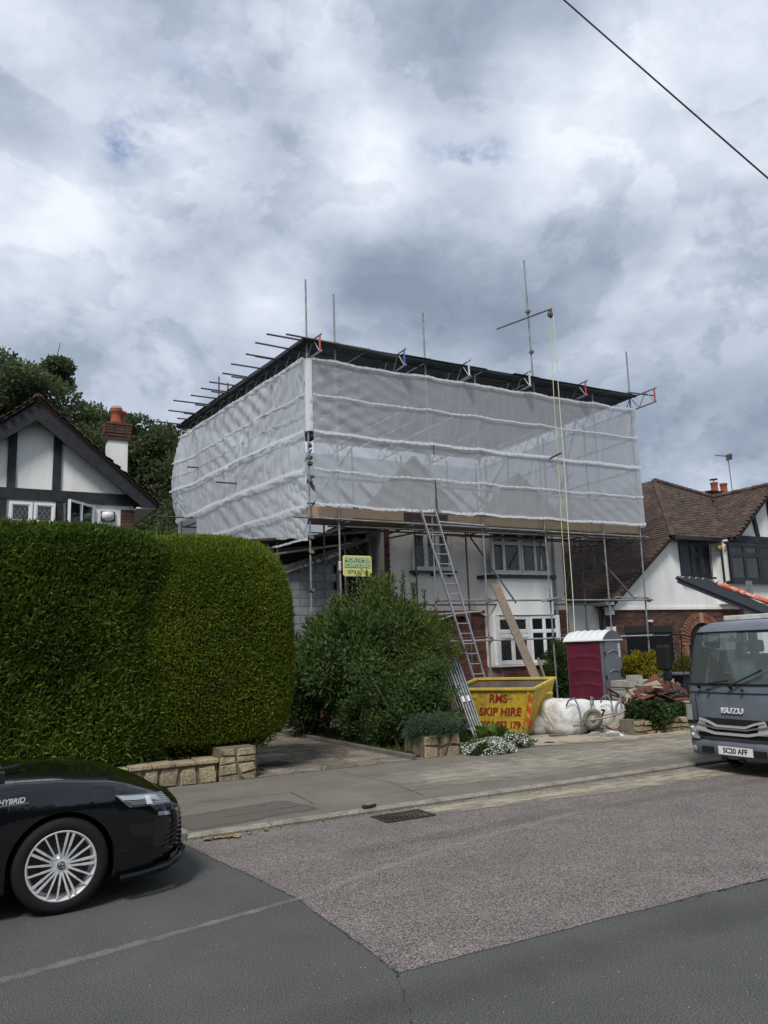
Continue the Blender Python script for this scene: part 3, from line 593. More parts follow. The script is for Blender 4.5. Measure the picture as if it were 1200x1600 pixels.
# ================================================================ house being rebuilt
hs = thing('house_under_construction', 'cream rendered house with brick ground floor inside the scaffolding', 'house', (13.2, 21, 0))
hy = 18.3
MB().box(10.25, 16.30, hy, 25.0, 2.86, 5.16).build('rendered_wall', cream_r, hs)
MB().box(10.2, 16.28, hy+.04, 25.0, 0.02, 2.86).build('brick_backing', mortar, hs)
MB().box(10.2, 16.30, hy-.04, hy+.04, 2.80, 2.88).build('drip_band', mat('red_band', (.22, .07, .05), .9, (.12, .05, .04), 6), hs)
brickwork('bricks', 10.2, 16.28, 0.02, 2.82, hy+.04, brick_m, hs, holes=[(13.36, 15.70, 1.2, 2.9)])
for x in (13.30, 15.62): MB().box(x, x+.095, hy-.34, hy+.045, 1.35, 2.715).build('bay_cheek', white_r, hs)
MB().box(10.13, 10.26, hy-.02, hy+.05, .02, 5.1).build('brick_quoin', mortar, hs)
brickwork('quoin_bricks', 10.10, 10.26, 1.4, 5.1, hy-.02, brick_b, hs, th=.03, L_=.13)
# exposed lintel gap where a porch roof was taken off
MB().box(10.9, 12.75, hy-.10, hy+.04, 2.72, 2.80).build('lead_flashing', mat('flash', (.20, .09, .06), .8), hs)
for i in range(6): MB().box(11.0+i*.3, 11.06+i*.3, hy-.06, hy+.03, 2.60+.01*(i % 3), 2.71).build('joist_stub', dark_m, hs)
# upper bay apron and windows
MB().prism([(13.25, hy, 2.72), (15.68, hy, 2.72), (15.45, hy-.42, 2.72), (13.48, hy-.42, 2.72)], (0, 0, 1.05)).build('bay_apron', white_r, hs)
MB().prism([(12.95, hy, 2.86), (13.3, hy, 2.72), (13.3, hy-.03, 2.72), (12.95, hy-.03, 2.86)], (0, 0, .35)).build('apron_return', cream_r, hs)
MB().prism([(13.08, hy, 3.76), (15.86, hy, 3.76), (15.58, hy-.50, 3.76), (13.34, hy-.50, 3.76)], (0, 0, .10)).build('black_sill', black_p, hs)
MB().prism([(13.25, hy, 3.86), (15.68, hy, 3.86), (15.50, hy-.36, 3.86), (13.42, hy-.36, 3.86)], (0, 0, .06)).build('bay_head', white_r, hs)
netm = sheetmat('net_fabric', 0.25, .4, .4)
yb_ = hy-.30
window(hs, 13.42, 14.45, 3.92, 5.14, yb_, [.8, 1.2], [4.78], fm=offwh, lat=lead_m, fw=.06, bar=.055, diam=.10, label='upper bay window, left pair of lights')
window(hs, 14.47, 15.50, 3.92, 5.14, yb_, [1, 1], [4.78], fm=offwh, lat=lead_m, fw=.06, bar=.05, diam=.10, curtain=[(14.5, 15.0, 3.95, 4.72, netm), (15.05, 15.5, 4.1, 4.75, netm)], label='upper bay window with net curtains')
window(hs, 10.93, 12.22, 3.96, 5.05, hy-.04, [1, 1.1, 1], None, fm=offwh, lat=lead_m, fw=.10, bar=.09, sill=black_p, diam=.10, curtain=[(11.8, 12.15, 3.98, 4.6, netm)], label='three-light upper window with dark sill')
for x in (11.0, 11.55, 12.1): MB().box(x, x+.07, hy-.12, hy, 3.82, 3.90).build('sill_bracket', black_p, hs)
yb_ = hy-.36
MB().prism([(13.3, hy+.03, .06), (15.68, hy+.03, .06), (15.45, hy-.42, .06), (13.48, hy-.42, .06)], (0, 0, 1.26)).build('bay_base', mortar, hs)
brickwork('bay_bricks', 13.50, 15.44, .06, 1.30, hy-.42, brick_m, hs)
MB().box(13.30, 15.70, hy-.50, hy, 1.30, 1.35).build('bay_window_sill', offwh, hs)
window(hs, 13.40, 14.55, 1.36, 2.70, yb_, [.85, 1.0], [2.26, 2.14], fm=offwh, lat=leadd_m, fw=.09, bar=.08, diam=.09, label='ground floor bay window, leaded left pair')
window(hs, 14.57, 15.62, 1.36, 2.70, yb_, [1, 1], [2.26], fm=white_p, fw=.07, bar=.06, label='ground floor bay window, plain right pair')
brickwork('corner_bricks', 15.78, 16.34, 0.02, 2.82, hy-.015, brick_b, hs, th=.02)
# downpipe
plumtube_ = MB().tube((15.83, hy-.12, .1), (15.83, hy-.12, 5.1), .045, 10); plumtube_.build('downpipe', mat('grey_pipe', (.28, .29, .33), .5), hs)
# roof space seen through the sheeting: two timber gables, plates and the stripped roof behind
loft = mat('stripped_gable', (0.27, 0.25, 0.23), 0.9, (0.18, 0.16, 0.15), 2)
for (xa, xb, xc, zt) in ((9.2, 13.2, 11.25, 7.15), (12.9, 17.2, 14.9, 6.95)):
    g_ = MB().prism([(xa, hy+.25, 5.17), (xb, hy+.25, 5.17), (xc, hy+.25, zt)], (0, .14, 0)).build('gable', loft, hs)
    for s in (xa, xb): MB().bar((s, hy+.17, 5.2), (xc, hy+.17, zt+.05), .06, .16, up=(0, 1, 0)).build('rafter', wood_o, g_)
MB().box(9.3, 17.0, 18.8, 25.0, 5.17, 5.26).build('loft_deck', wood_o, hs)
for i in range(9): x = 9.6+i*.9; MB().bar((x, 19.6, 5.3), (x, 22.2, 7.2), .05, .12).build('rafter', wood_o, hs)
# side extension: blockwork with a raking top, dark opening and torn roof
ext = thing('block_extension', 'grey concrete block extension with raking top left of the cream house', 'extension', (8.6, 19.2, 0))
def top_(x): return 3.75+(x-6.9)*.33
MB().prism([(6.3, 18.62, 0), (9.15, 18.62, 0), (9.15, 18.62, 3.0), (8.75, 18.62, 3.0), (8.75, 18.62, top_(8.75)), (6.3, 18.62, top_(6.3))], (0, .2, 0)).build('block_wall', mortar, ext)
bm_ = MB().box(-.215, .215, -.03, 0, -.1025, .1025); bme = None; z = .12; r = 0
while z < 4.6:
    x = 6.25+(.22 if r % 2 else 0)
    while x < 9.2:
        if z+.1 < top_(x)-.02 and not (x > 8.7 and z > 2.95) and z > 1.6:
            if bme is None: b_ = MB().box(-.214, .214, -.03, 0, -.1015, .1015).build('block', block_m, ext, local=True); bme = b_.data
            else: b_ = obj('block', bme, ext)
            b_.location = Vector((x, 18.62+random.uniform(-.004, .004), z))-ext.location
        x += .44
    z += .215; r += 1
MB().prism([(6.2, 18.5, top_(6.2)-.05), (8.9, 18.5, top_(8.9)-.05), (8.9, 18.5, top_(8.9)+.05), (6.2, 18.5, top_(6.2)+.05)], (0, .3, 0)).build('wall_plate', white_r, ext)
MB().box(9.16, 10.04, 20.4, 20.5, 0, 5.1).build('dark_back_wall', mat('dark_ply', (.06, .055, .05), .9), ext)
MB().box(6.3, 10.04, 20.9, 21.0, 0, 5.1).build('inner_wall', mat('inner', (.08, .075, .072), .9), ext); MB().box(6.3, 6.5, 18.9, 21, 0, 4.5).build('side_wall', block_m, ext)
for x in (9.28, 9.62, 9.72): MB().box(x, x+.07, 18.7, 18.8, 0, 5.05).build('door_post', dark_m, ext)
tornm = mat('torn_felt', (.05, .045, .042), .95, (.10, .085, .07), 5)
for i in range(22):
    x = 7.5+i*.09+random.uniform(-.05, .05); z = top_(x)+.12+random.uniform(-.05, .06); MB().bar((x, 18.42, z), (x+random.uniform(.05, .3), 18.35+random.uniform(-.1, .1), z-random.uniform(.1, .34)), .05, .012).build('torn_batten', tornm, ext)
MB().bar((6.0, 18.45, top_(6.0)+.08), (9.7, 18.45, top_(9.7)+.12), .12, .10).build('broken_rafter', tornm, ext); MB().bar((6.9, 18.4, 4.3), (9.5, 18.5, 4.72), .05, .05).build('broken_rafter', wood_o, ext)
MB().prism([(6.2, 18.5, 4.6), (9.9, 18.5, 5.0), (9.9, 20.8, 5.0), (6.2, 20.8, 4.6)], (0, 0, .06)).build('felt_roof', tornm, ext)
MB().box(8.82, 8.9, 18.55, 18.6, 1.3, 4.5).build('leaning_stud', wood_o, ext)

# ================================================================ right neighbour
rh = thing('tiled_house', 'white house with brown tiled roof, black windows and brick ground floor right of the scaffolding', 'house', (22, 20, 0))
hy = 17.9
MB().prism([(17.85, hy, 2.9), (20.35, hy, 2.9), (24.0, hy, 2.9), (24.0, hy, 5.2), (20.45, hy, 5.2), (20.25, hy, 5.08), (17.85, hy, 3.2)], (0, 5.5, 0)).build('rendered_wall', white_r, rh)
MB().box(17.9, 24.2, hy+.03, 23.4, 0, 2.88).build('ground_floor', mortar, rh)
MB().box(17.84, 23.75, hy-.04, hy+.03, 2.84, 2.93).build('drip_band', white_r, rh)
def archhole(x, z): return not (math.hypot(x-21.68, z-1.75) < .98 or (abs(x-21.68) < .98 and z < 1.75)) and not (18.3 < x < 20.3 and z < 2.32)
brickwork('bricks', 17.9, 23.72, 0.0, 2.83, hy+.03, brick_b, rh, slope=archhole)
MB().box(18.25, 20.35, hy-.0, hy+.10, 2.14, 2.34).build('garage_lintel', black_p, rh); MB().box(18.3, 20.3, hy+.0, hy+.06, 0, 2.14).build('garage_door', mat('black_door', (.008, .009, .012), .6, spec=.15), rh)
MB().box(18.42, 20.2, hy-.012, hy, 2.02, 2.05).build('door_rail', mat('grey_trim', (.16, .17, .18), .5), rh)
MB().box(19.25, 19.4, hy-.08, hy+.01, 2.46, 2.52).build('garage_lamp', white_p, rh)
arch = MB()
for i in range(27):
    t = PI*i/26; t2 = t
    for k, r_ in enumerate((.66, .84)):
        c = Vector((21.68+math.cos(t)*(r_+.07), hy+.0, 1.75+math.sin(t)*(r_+.07))); arch.obox(c, Vector((math.cos(t), 0, math.sin(t)))*.078, (0, .04, 0), Vector((-math.sin(t), 0, math.cos(t)))*(.033 if k == 0 else .041))
for z in np.arange(.1, 1.75, .075):
    for s in (-1, 1): arch.box(21.68+s*.82-.10, 21.68+s*.82+.10, hy-.04, hy+.04, z, z+.065)
arch.build('brick_arch', mat('arch_brick', (.26, .12, .08), .9, (.17, .08, .06), 4, var=.25), rh)
MB().box(21.60, 21.76, hy-.05, hy+.02, 2.40, 2.72).build('keystone', mat('buff', (.34, .23, .15), .9), rh)
MB().prism([(21.02, hy+.02, 0), (22.34, hy+.02, 0)]+[(21.68+.66*math.cos(t), hy+.02, 1.75+.66*math.sin(t)) for t in np.linspace(0, PI, 14)], (0, .02, 0)).build('porch_shade', dark_m, rh)  # flat near-black panel stands in for the shaded depth of the porch
MB().box(21.32, 22.1, hy-.01, hy+.018, 0, 2.0).build('front_door', mat('brown_door', (.06, .025, .015), .5), rh)
MB().box(21.34, 21.40, hy-.02, hy, .3, 2.0).build('door_frame', mat('brown_frame', (.12, .05, .03), .5), rh)
# roof planes: front slope, left hip and catslide, gable cross roof
P_ = (22.17, 19.72, 7.57); E_ = (20.4, 17.6, 5.20)
tileroof('roof_tiles', [E_, (22.9, 17.6, 5.20), (24.5, 19.23, 7.02), P_], (1, 0, 0), rh, tile_m)
tileroof('roof_tiles', [(24.95, 16.95, 7.08), (22.62, 16.95, 5.16), (22.62, 17.8, 5.16), (24.95, 20.1, 7.08)], (0, 1, 0), rh, tile_m)
tileroof('roof_tiles', [(24.95, 16.95, 7.08), (27.3, 16.95, 5.16), (27.3, 22, 5.16), (24.95, 20.1, 7.08)], (0, 1, 0), rh, tile_m)
tileroof('roof_tiles', [E_, P_, (22.17, 25.0, 7.57), (20.4, 25.0, 5.20)], (0, 1, 0), rh, tile_m)
tileroof('roof_tiles', [(20.38, 17.72, 5.17), (17.62, 17.72, 3.06), (17.62, 23.5, 3.06), (20.38, 24.5, 5.17)], (0, 1, 0), rh, tile_m)
MB().add([P_, (22.17, 25, 7.57), (27, 25, 5.0), (27, 19.6, 6.0), (24.5, 19.23, 7.0)], [(0, 1, 2, 3, 4)]).build('back_slope', tile_m, rh)
hip = MB()
for k in range(17):
    t = k/17; a = Vector(E_)+(Vector(P_)-Vector(E_))*t; b = Vector(E_)+(Vector(P_)-Vector(E_))*(t+.062); hip.bar(a+Vector((0, 0, .02)), b+Vector((0, 0, .05)), .16, .045)
tag(hip.build('hip_tiles', mat('hip_tile', (.09, .055, .045), .9, (.05, .04, .036), 4, var=.25), rh), kind='stuff')
rg = MB()
for k in range(12):
    t = k/12; a = Vector(P_)+(Vector((24.5, 19.23, 7.02))-Vector(P_))*t; b = Vector(P_)+(Vector((24.5, 19.23, 7.02))-Vector(P_))*(t+.08); rg.tube(a+Vector((0, 0, .03)), b+Vector((0, 0, .05)), .09, 7)
for k in range(7): rg.tube((24.95, 16.95+k*.42, 7.10), (24.95, 16.95+k*.42+.40, 7.12), .09, 7)
tag(rg.build('ridge_tiles', tile_m, rh), kind='stuff')
MB().bar((20.36, 17.52, 5.13), (22.75, 17.52, 5.13), .12, .11).build('gutter', black_p, rh); MB().prism([(20.3, 17.58, 5.08), (22.8, 17.58, 5.08), (22.8, hy, 5.08), (20.5, hy, 5.08)], (0, 0, -.03)).build('soffit', black_p, rh)
MB().bar((20.36, 17.7, 5.12), (17.7, 17.7, 3.08), .06, .10, up=(0, 1, 0)).build('verge_board', tile_under, rh)
MB().bar((17.64, 17.7, 3.03), (17.64, 23.4, 3.03), .10, .09).build('side_gutter', mat('pale_gutter', (.35, .36, .37), .6), rh)
# projecting gable
gy_ = 17.2
MB().prism([(22.62, gy_+.1, 5.0), (22.62, gy_+.1, 5.12), (24.93, gy_+.1, 6.98), (27.2, gy_+.1, 5.12), (27.2, gy_+.1, 0), (23.9, gy_+.1, 0), (23.9, gy_+.1, 3.0), (22.62, gy_+.1, 3.0)], (0, .75, 0)).build('gable_wall', white_r, rh)
for s in (1, -1): MB().prism([(24.93, gy_-.15, 7.10), (24.93+s*2.42, gy_-.15, 5.06), (24.93+s*2.12, gy_-.15, 5.02), (24.93, gy_-.15, 6.78)], (0, .06, 0)).build('barge_board', timber_b, rh)
MB().box(22.7, 27.2, gy_+.0, gy_+.1, 5.02, 5.26).build('timber_beam', timber_b, rh)
MB().bar((24.05, gy_+.06, 6.1), (24.2, gy_+.06, 5.26), .14, .08, up=(0, 1, 0)).build('timber_stud', timber_b, rh); MB().box(24.9, 25.06, gy_+.02, gy_+.1, 5.26, 6.8).build('timber_stud', timber_b, rh)
blk = black_p
MB().box(22.45, 27, gy_+.02, gy_+.12, 4.97, 5.04).build('gable_soffit', blk, rh)
window(rh, 22.52, 24.05, 3.72, 5.0, gy_, [1, 1], [4.60], fm=blk, lat=lead_m, fw=.10, bar=.12, diam=.11, label='black framed leaded bay window, left pair')
window(rh, 24.07, 25.6, 3.72, 5.0, gy_, [1, 1], [4.60], fm=blk, lat=leadd_m, fw=.10, bar=.12, diam=.11, label='black framed leaded bay window, right pair')
MB().box(22.35, 25.8, gy_-.2, gy_+.1, 3.62, 3.72).build('bay_sill', blk, rh); MB().box(22.45, 25.7, gy_-.02, gy_+.1, 3.0, 3.62).build('bay_apron', white_r, rh)
window(rh, 20.95, 22.38, 3.90, 5.02, hy-.04, [1.1, .9, .9], [[], [4.65], []], fm=blk, lat=leadd_m, fw=.09, bar=.13, sill=blk, diam=.10, curtain=[(21.9, 22.3, 4, 4.9, netm)], label='black framed three-light window under the eaves')
MB().tube((22.5, hy-.03, 5.0), (22.46, hy-.03, 3.95), .012, 5).build('cable', blk, rh)
ab = MB().lathe([(0, -.06), (.09, -.06), (.10, .0), (.09, .08), (0, .10)], (22.55, gy_+.35, 4.86), axis='y', n=14).build('alarm_box', mat('ochre', (.35, .20, .05), .6), rh)
ch = MB().box(27.55, 28.85, 21.5, 22.1, 5.3, 7.90).build('chimney', mortar, rh)
for k in range(4): e_ = .03*k; MB().box(27.55-e_, 28.85+e_, 21.5-e_, 22.1+e_, 7.62+k*.075, 7.69+k*.075).build('chimney_course', brick_b, rh)
MB().prism([(27.42, 21.38, 7.92), (28.98, 21.38, 7.92), (28.8, 21.7, 8.0), (27.6, 21.7, 8.0)], (0, .4, .01)).build('chimney_flaunching', brick_b, rh)
for px_, top in ((27.96, 0), (28.55, 1)):
    MB().lathe([(.14, 0), (.15, .05), (.14, .07), (.135, .30), (.16, .34), (.16, .40), (.12, .41), (.1, .3)], (px_, 21.7, 7.95), n=16).build('chimney_pot', terra, rh)
MB().lathe([(.17, .0), (.16, .03), (0, .06)], (27.96, 21.7, 8.47), n=14).build('pot_cowl', black_p, rh); MB().tube((27.96, 21.7, 8.25), (27.96, 21.7, 8.48), .02, 6).build('cowl_stem', alu, rh)
ae = thing('tv_aerial', 'thin rooftop television aerial on a mast beside the two red chimney pots', 'aerial', (28.8, 21.5, 7.9))
MB().tube((28.8, 21.48, 7.4), (28.75, 21.48, 9.55), .018, 6).build('mast', steel_d, ae)
am = MB().tube((27.7, 21.3, 9.42), (28.95, 21.52, 9.50), .012, 5)
for i in range(12): x = 27.78+i*.09; am.tube((x, 21.16, 9.43+.006*i), (x+.06, 21.46, 9.43+.006*i), .005, 4)
am.build('boom', steel_d, ae); MB().obox((28.85, 21.5, 9.49), (.03, .16, 0), (.02, 0, 0), (0, 0, .13)).build('reflector', steel_d, ae)
# low white annexe with drainpipe between the houses, and the house beyond
an = thing('white_annexe', 'low pale grey rendered annexe under the catslide roof with black drainpipe', 'annexe', (18.3, 20.2, 0))
MB().box(16.36, 17.86, 18.5, 18.7, 0, 3.02).build('wall', grey_r, an)
MB().path([(17.80, 18.35, 3.0), (17.72, 18.35, 2.85), (17.70, 18.35, 2.6), (17.70, 18.35, 0.1)], .045, 8).build('drainpipe', black_p, an)
MB().box(17.3, 17.55, 18.47, 18.5, 2.1, 2.3).build('air_brick', grey_r, an)
for k in range(7): MB().box(17.76+(.03 if k % 2 else 0), 17.89, 17.92, 18.2, .9+k*.3, 1.14+k*.3).build('quoin', black_p if k % 2 else white_r, an)
fh = thing('far_white_house', 'pale house with dark window seen beyond between the two roofs', 'house', (20, 27, 0))
MB().box(18.5, 25, 26, 30, 0, 6.0).build('wall', grey_r, fh); MB().box(21.4, 23.2, 25.96, 26.0, 4.2, 5.5).build('window', glass_w, fh); MB().prism([(18.2, 25.7, 6.0), (25.3, 25.7, 6.0), (25.3, 29, 7.6), (18.2, 29, 7.6)], (0, 0, .1)).build('roof', tile_m, fh); MB().box(18.2, 25.3, 25.6, 25.8, 5.85, 6.05).build('fascia', black_p, fh)
# street side opposite, behind the photographer: unseen, added for the glass and paint to mirror
# ================================================================ scaffolding
sc = thing('scaffold', 'tube scaffolding with white sheeting and dark tin temporary roof wrapped round the house', 'scaffolding', (13, 17, 0))
F0 = (7.40, 17.0); B0 = (6.45, 25.2); RX = 18.40
def std(x, y, z0, z1, m_=steel, lean=0.0):
    return MB().tube((x+lean, y, z0), (x, y, z1), .0245, 8).build('standard', m_, sc)
for x, zt, ln in ((7.40, 11.1, .0), (8.17, 10.85, 0), (10.84, 10.85, 0), (12.45, 9.33, -.02), (14.50, 13.2, .12), (16.80, 9.33, 0), (18.42, 10.95, -.22)): std(x, 17.0, 0.05, zt, lean=ln)
for x in (8.22, 9.52, 10.90, 12.56, 14.58, 16.80): std(x, 18.0, 0.05, 5.05, steel_d)
for k in range(1, 6):      # left side and back rows
    t = k/5; std(7.40+(B0[0]-7.40)*t, 17+8.2*t, 0.05, 9.2, steel_d)
for x in (8.6, 10.7, 12.8, 14.9, 17.0, 18.4): std(x, 25.4, 0.05, 9.2, steel_d)
for y in (19.2, 21.3, 23.4): std(18.45, y, 0.05, 9.2, steel_d)
std(6.95, 22.8, 8.9, 10.4, steel_d); std(6.98, 22.0, 8.9, 9.95, steel_d)
def led(p, q, m_=steel, name='ledger', r=.0245): return MB().tube(p, q, r, 8).build(name, m_, sc)
led((6.95, 16.93, 5.02), (18.55, 16.93, 4.98)); led((7.9, 17.07, 4.86), (18.3, 17.07, 4.93), steel_d)
led((10.76, 16.93, 3.06), (18.5, 16.93, 3.08)); led((10.5, 17.95, 3.02), (17.9, 17.95, 3.02), steel_d); led((10.9, 16.93, 2.03), (18.4, 16.93, 2.03), alu); led((10.9, 18.05, 2.12), (18.4, 18.05, 2.12), steel_d)
led((9.0, 17.95, 4.95), (18.2, 17.95, 4.95), steel_d)
led((10.6, 16.95, 2.7), (12.2, 16.95, 2.78), alu); led((11.0, 16.96, 5.1), (12.4, 16.9, 5.05), alu)
for z in (6.05, 7.1, 8.1):
    led((7.5, 17.10, z), (18.35, 17.10, z), steel_d); led((7.55, 17.1, z), (6.6, 25.2, z), steel_d); led((6.5, 25.3, z), (18.4, 25.3, z), steel_d); led((18.5, 17.1, z), (18.5, 25.3, z), steel_d)
for x, y in ((8.4, 0), (10.2, 0), (12.56, 0), (14.4, .3), (16.2, 0), (17.6, 0)): led((x-.12, 16.7, 4.93), (x+y, 18.2, 4.93), steel_d, 'transom')
led((9.9, 17.6, 4.72), (10.9, 17.0, 4.92), steel_d, 'transom'); led((16.2, 17.9, 4.72), (18.4, 17.3, 4.8), steel_d, 'transom'); led((10.9, 17.3, 4.82), (18.0, 17.5, 4.80), steel_d)
for p, q in (((12.56, 17.9, 5.0), (13.4, 17.0, 3.0)), ((16.9, 17.9, 4.9), (17.9, 17.05, 3.1)), ((16.1, 18.1, 3.3), (16.5, 17.9, 4.8)), ((14.9, 17.6, 4.9), (14.45, 17.1, 3.9)), ((8.75, 17.9, 4.9), (8.35, 17.1, 3.2)),
             ((7.6, 17.5, 5.3), (10.2, 17.5, 8.9)), ((12.6, 17.6, 5.4), (13.8, 17.6, 7.1)), ((13.1, 17.6, 5.4), (13.1, 17.6, 7.1)), ((15.6, 17.8, 5.3), (16.9, 17.8, 8.9)), ((16.5, 25.0, 5.4), (14.4, 25.0, 9.0)), ((9.0, 25, 5.4), (11, 25, 9)), ((16.2, 17.7, 5.4), (16.2, 17.7, 9.0)), ((14.2, 17.6, 5.3), (16.6, 17.9, 7.0))): led(p, q, steel_d, 'brace')
for p, q in (((17.0, 16.95, 3.16), (18.3, 16.92, 3.14)), ((14.2, 16.86, 3.03), (14.9, 16.9, 3.16)), ((12.3, 16.86, 3.0), (12.9, 17.0, 3.1)), ((10.3, 17.1, 2.4), (11.5, 16.8, 2.75))): led(p, q, steel, 'transom')
# couplers: one mesh shared
cme = MB().box(-.045, .045, -.05, .05, -.04, .04).tube((0, -.085, .0), (0, .085, .0), .016, 6).build('coupler', clamp_m, sc, local=True, bevel=.008); cd_ = cme.data; cme.location = Vector((7.40, 16.96, 5.02))-sc.location
for x in (8.17, 10.84, 12.45, 14.52, 16.8, 18.35):
    for z in (5.0, 3.07, 2.04):
        if z < 4 and x < 10: continue
        c = obj('coupler', cd_, sc); c.location = Vector((x+.02, 16.965, z))-sc.location; c.rotation_euler = (random.uniform(-.4, .4), random.uniform(-.3, .3), random.uniform(-.4, .4))
for z in (3.3, 4.2, 4.55, 5.9, 6.35, 6.5, 6.8):
    c = obj('coupler', cd_, sc); c.location = Vector((7.42, 16.97, z))-sc.location; c.rotation_euler = (.3, .2, random.uniform(0, 3))
for z, x in ((11.55, 14.49), (10.3, 14.52)):
    c = obj('coupler', cd_, sc); c.location = Vector((x, 16.97, z))-sc.location; c.rotation_euler = (0, 0, .5)
# toe boards and decking
for a, b, c, m_ in ((7.42, 10.0, .235, mat('toe_board_fresh', (.42, .295, .20), .85, (.33, .23, .155), 3, stretch=(1, 6, 14))), (10.05, 11.35, .22, mat('toe_board_dark', (.085, .055, .04), .9, (.05, .035, .03), 5)), (11.38, 14.4, .225, wood_n), (14.42, 18.38, .225, wood_n)):
    z0 = 5.09; MB().box(a, b, 17.045, 17.083, z0, z0+c).build('toe_board', m_, sc)
MB().box(7.36, 7.398, 17.05, 17.9, 5.06, 5.29).build('toe_board', MATS['toe_board_fresh'], sc)
bme = None
for j in range(4):
    for i in range(3):
        if bme is None: b_ = MB().box(0, 3.6, 0, .222, 0, .038).build('scaffold_board', wood_o, sc, local=True); bme = b_.data
        else: b_ = obj('scaffold_board', bme, sc)
        b_.location = Vector((7.45+i*3.63, 17.10+j*.228, 5.045))-sc.location
# trusses across the top
trx = (7.52, 9.95, 11.97, 14.05, 16.15, 18.62)
for i, x in enumerate(trx):
    y0 = 16.12 if i == 5 else 16.48; y1 = 25.6; zt, zb = 9.50, 9.08; mb = MB(); dx = (B0[0]-F0[0])/8.2 if i == 0 else 0
    X = lambda y: x+dx*(y-17)
    mb.tube((X(y0), y0, zt), (X(y1), y1, zt-.1), .024, 7).tube((X(y0), y0+.05, zb), (X(y1), y1, zb-.1), .024, 7)
    n = 30; 
    for k in range(n):
        a = y0+.12+k*(y1-y0)/n; b = a+(y1-y0)/n; s = k % 2; za, zb2 = (zt, zb) if s else (zb, zt)
        mb.tube((X(a), a, za-.01*(a-17)), (X(b), b, zb2-.01*(b-17)), .014, 5)
    tr = mb.build('truss', alu if i < 4 else steel, sc)
    MB().tube((X(y0+.1), y0+.1, zb), (X(y0+.1), y0+.1, zt), .025, 7).build('end_post', mat(['post_orange', 'post_blue', 'post_white', 'post_white', 'post_red', 'post_red'][i], [(.5, .12, .07), (.08, .14, .35), (.6, .6, .6), (.6, .6, .6), (.42, .05, .06), (.35, .10, .10)][i], .6), tr)
# tubes poking out to the left under the tin
for i, (y, xl) in enumerate(((16.9, 6.32), (16.72, 6.75), (17.5, 6.25), (18.3, 6.28), (18.35, 6.55), (19.1, 6.15), (19.85, 6.15), (20.0, 6.45), (20.65, 6.02), (21.25, 5.95), (21.4, 6.3), (21.95, 5.85), (22.6, 5.5), (22.75, 6.2), (23.6, 5.6), (23.7, 6.1), (24.3, 6.05), (24.9, 5.5), (25.0, 6.2))):
    led((xl, y, 9.43-.006*(y-17)), (random.choice((8.6, 9.4, 10.2)), y+random.uniform(-.06, .06), 9.38), steel_d, 'purlin')
for y in (17.3, 19.4, 21.5, 23.6): led((9, y, 9.41), (18.4, y, 9.41), steel_d, 'purlin')
led((17.9, 16.6, 9.40), (19.0, 16.55, 9.42), steel_d, 'purlin')
for (z, y, a, b) in ((7.6, 23.4, 6.15, 6.75), (6.55, 20.6, 6.2, 7.1), (6.2, 24.4, 5.5, 6.6)): led((a, y, z), (b, y-.02, z), steel_d, 'transom')
led((14.75, 16.3, 7.12), (14.9, 17.0, 7.12), black_p, 'transom')
# temporary tin roof: corrugated sheets side by side
def corr(name, xa, xb, ya, yb, za, zb, parent, shear=0.0, pitch=.076, amp=.011):
    n = max(4, int((xb-xa)/pitch*4)); G = []
    for (y, z) in ((ya, za), (yb, zb)): G.append([(xa+(xb-xa)*i/n+shear*(y-17), y, z+amp*math.sin(i*PI/2)) for i in range(n+1)])
    return MB().grid(G).build(name, tin_m, parent)
x = 7.22; k = 0
while x < 18.5:
    w = min(.92, 18.55-x); sh_ = -.115*(1-(x-7.2)/11.3)
    corr('roof_sheet', x, x+w+.03, 16.80+random.uniform(-.05, .04), 20.9, 9.455+.012*(k % 2), 9.46, sc, sh_); corr('roof_sheet', x, x+w+.03, 20.7, 25.5, 9.465+.012*(k % 2), 9.42, sc, sh_); x += w; k += 1
MB().bar((7.30, 16.86, 9.42), (18.5, 16.86, 9.42), .05, .06).build('roof_batten', black_p, sc)
MB().bar((7.24, 16.85, 9.42), (6.35, 25.3, 9.37), .05, .08).build('roof_batten', black_p, sc)
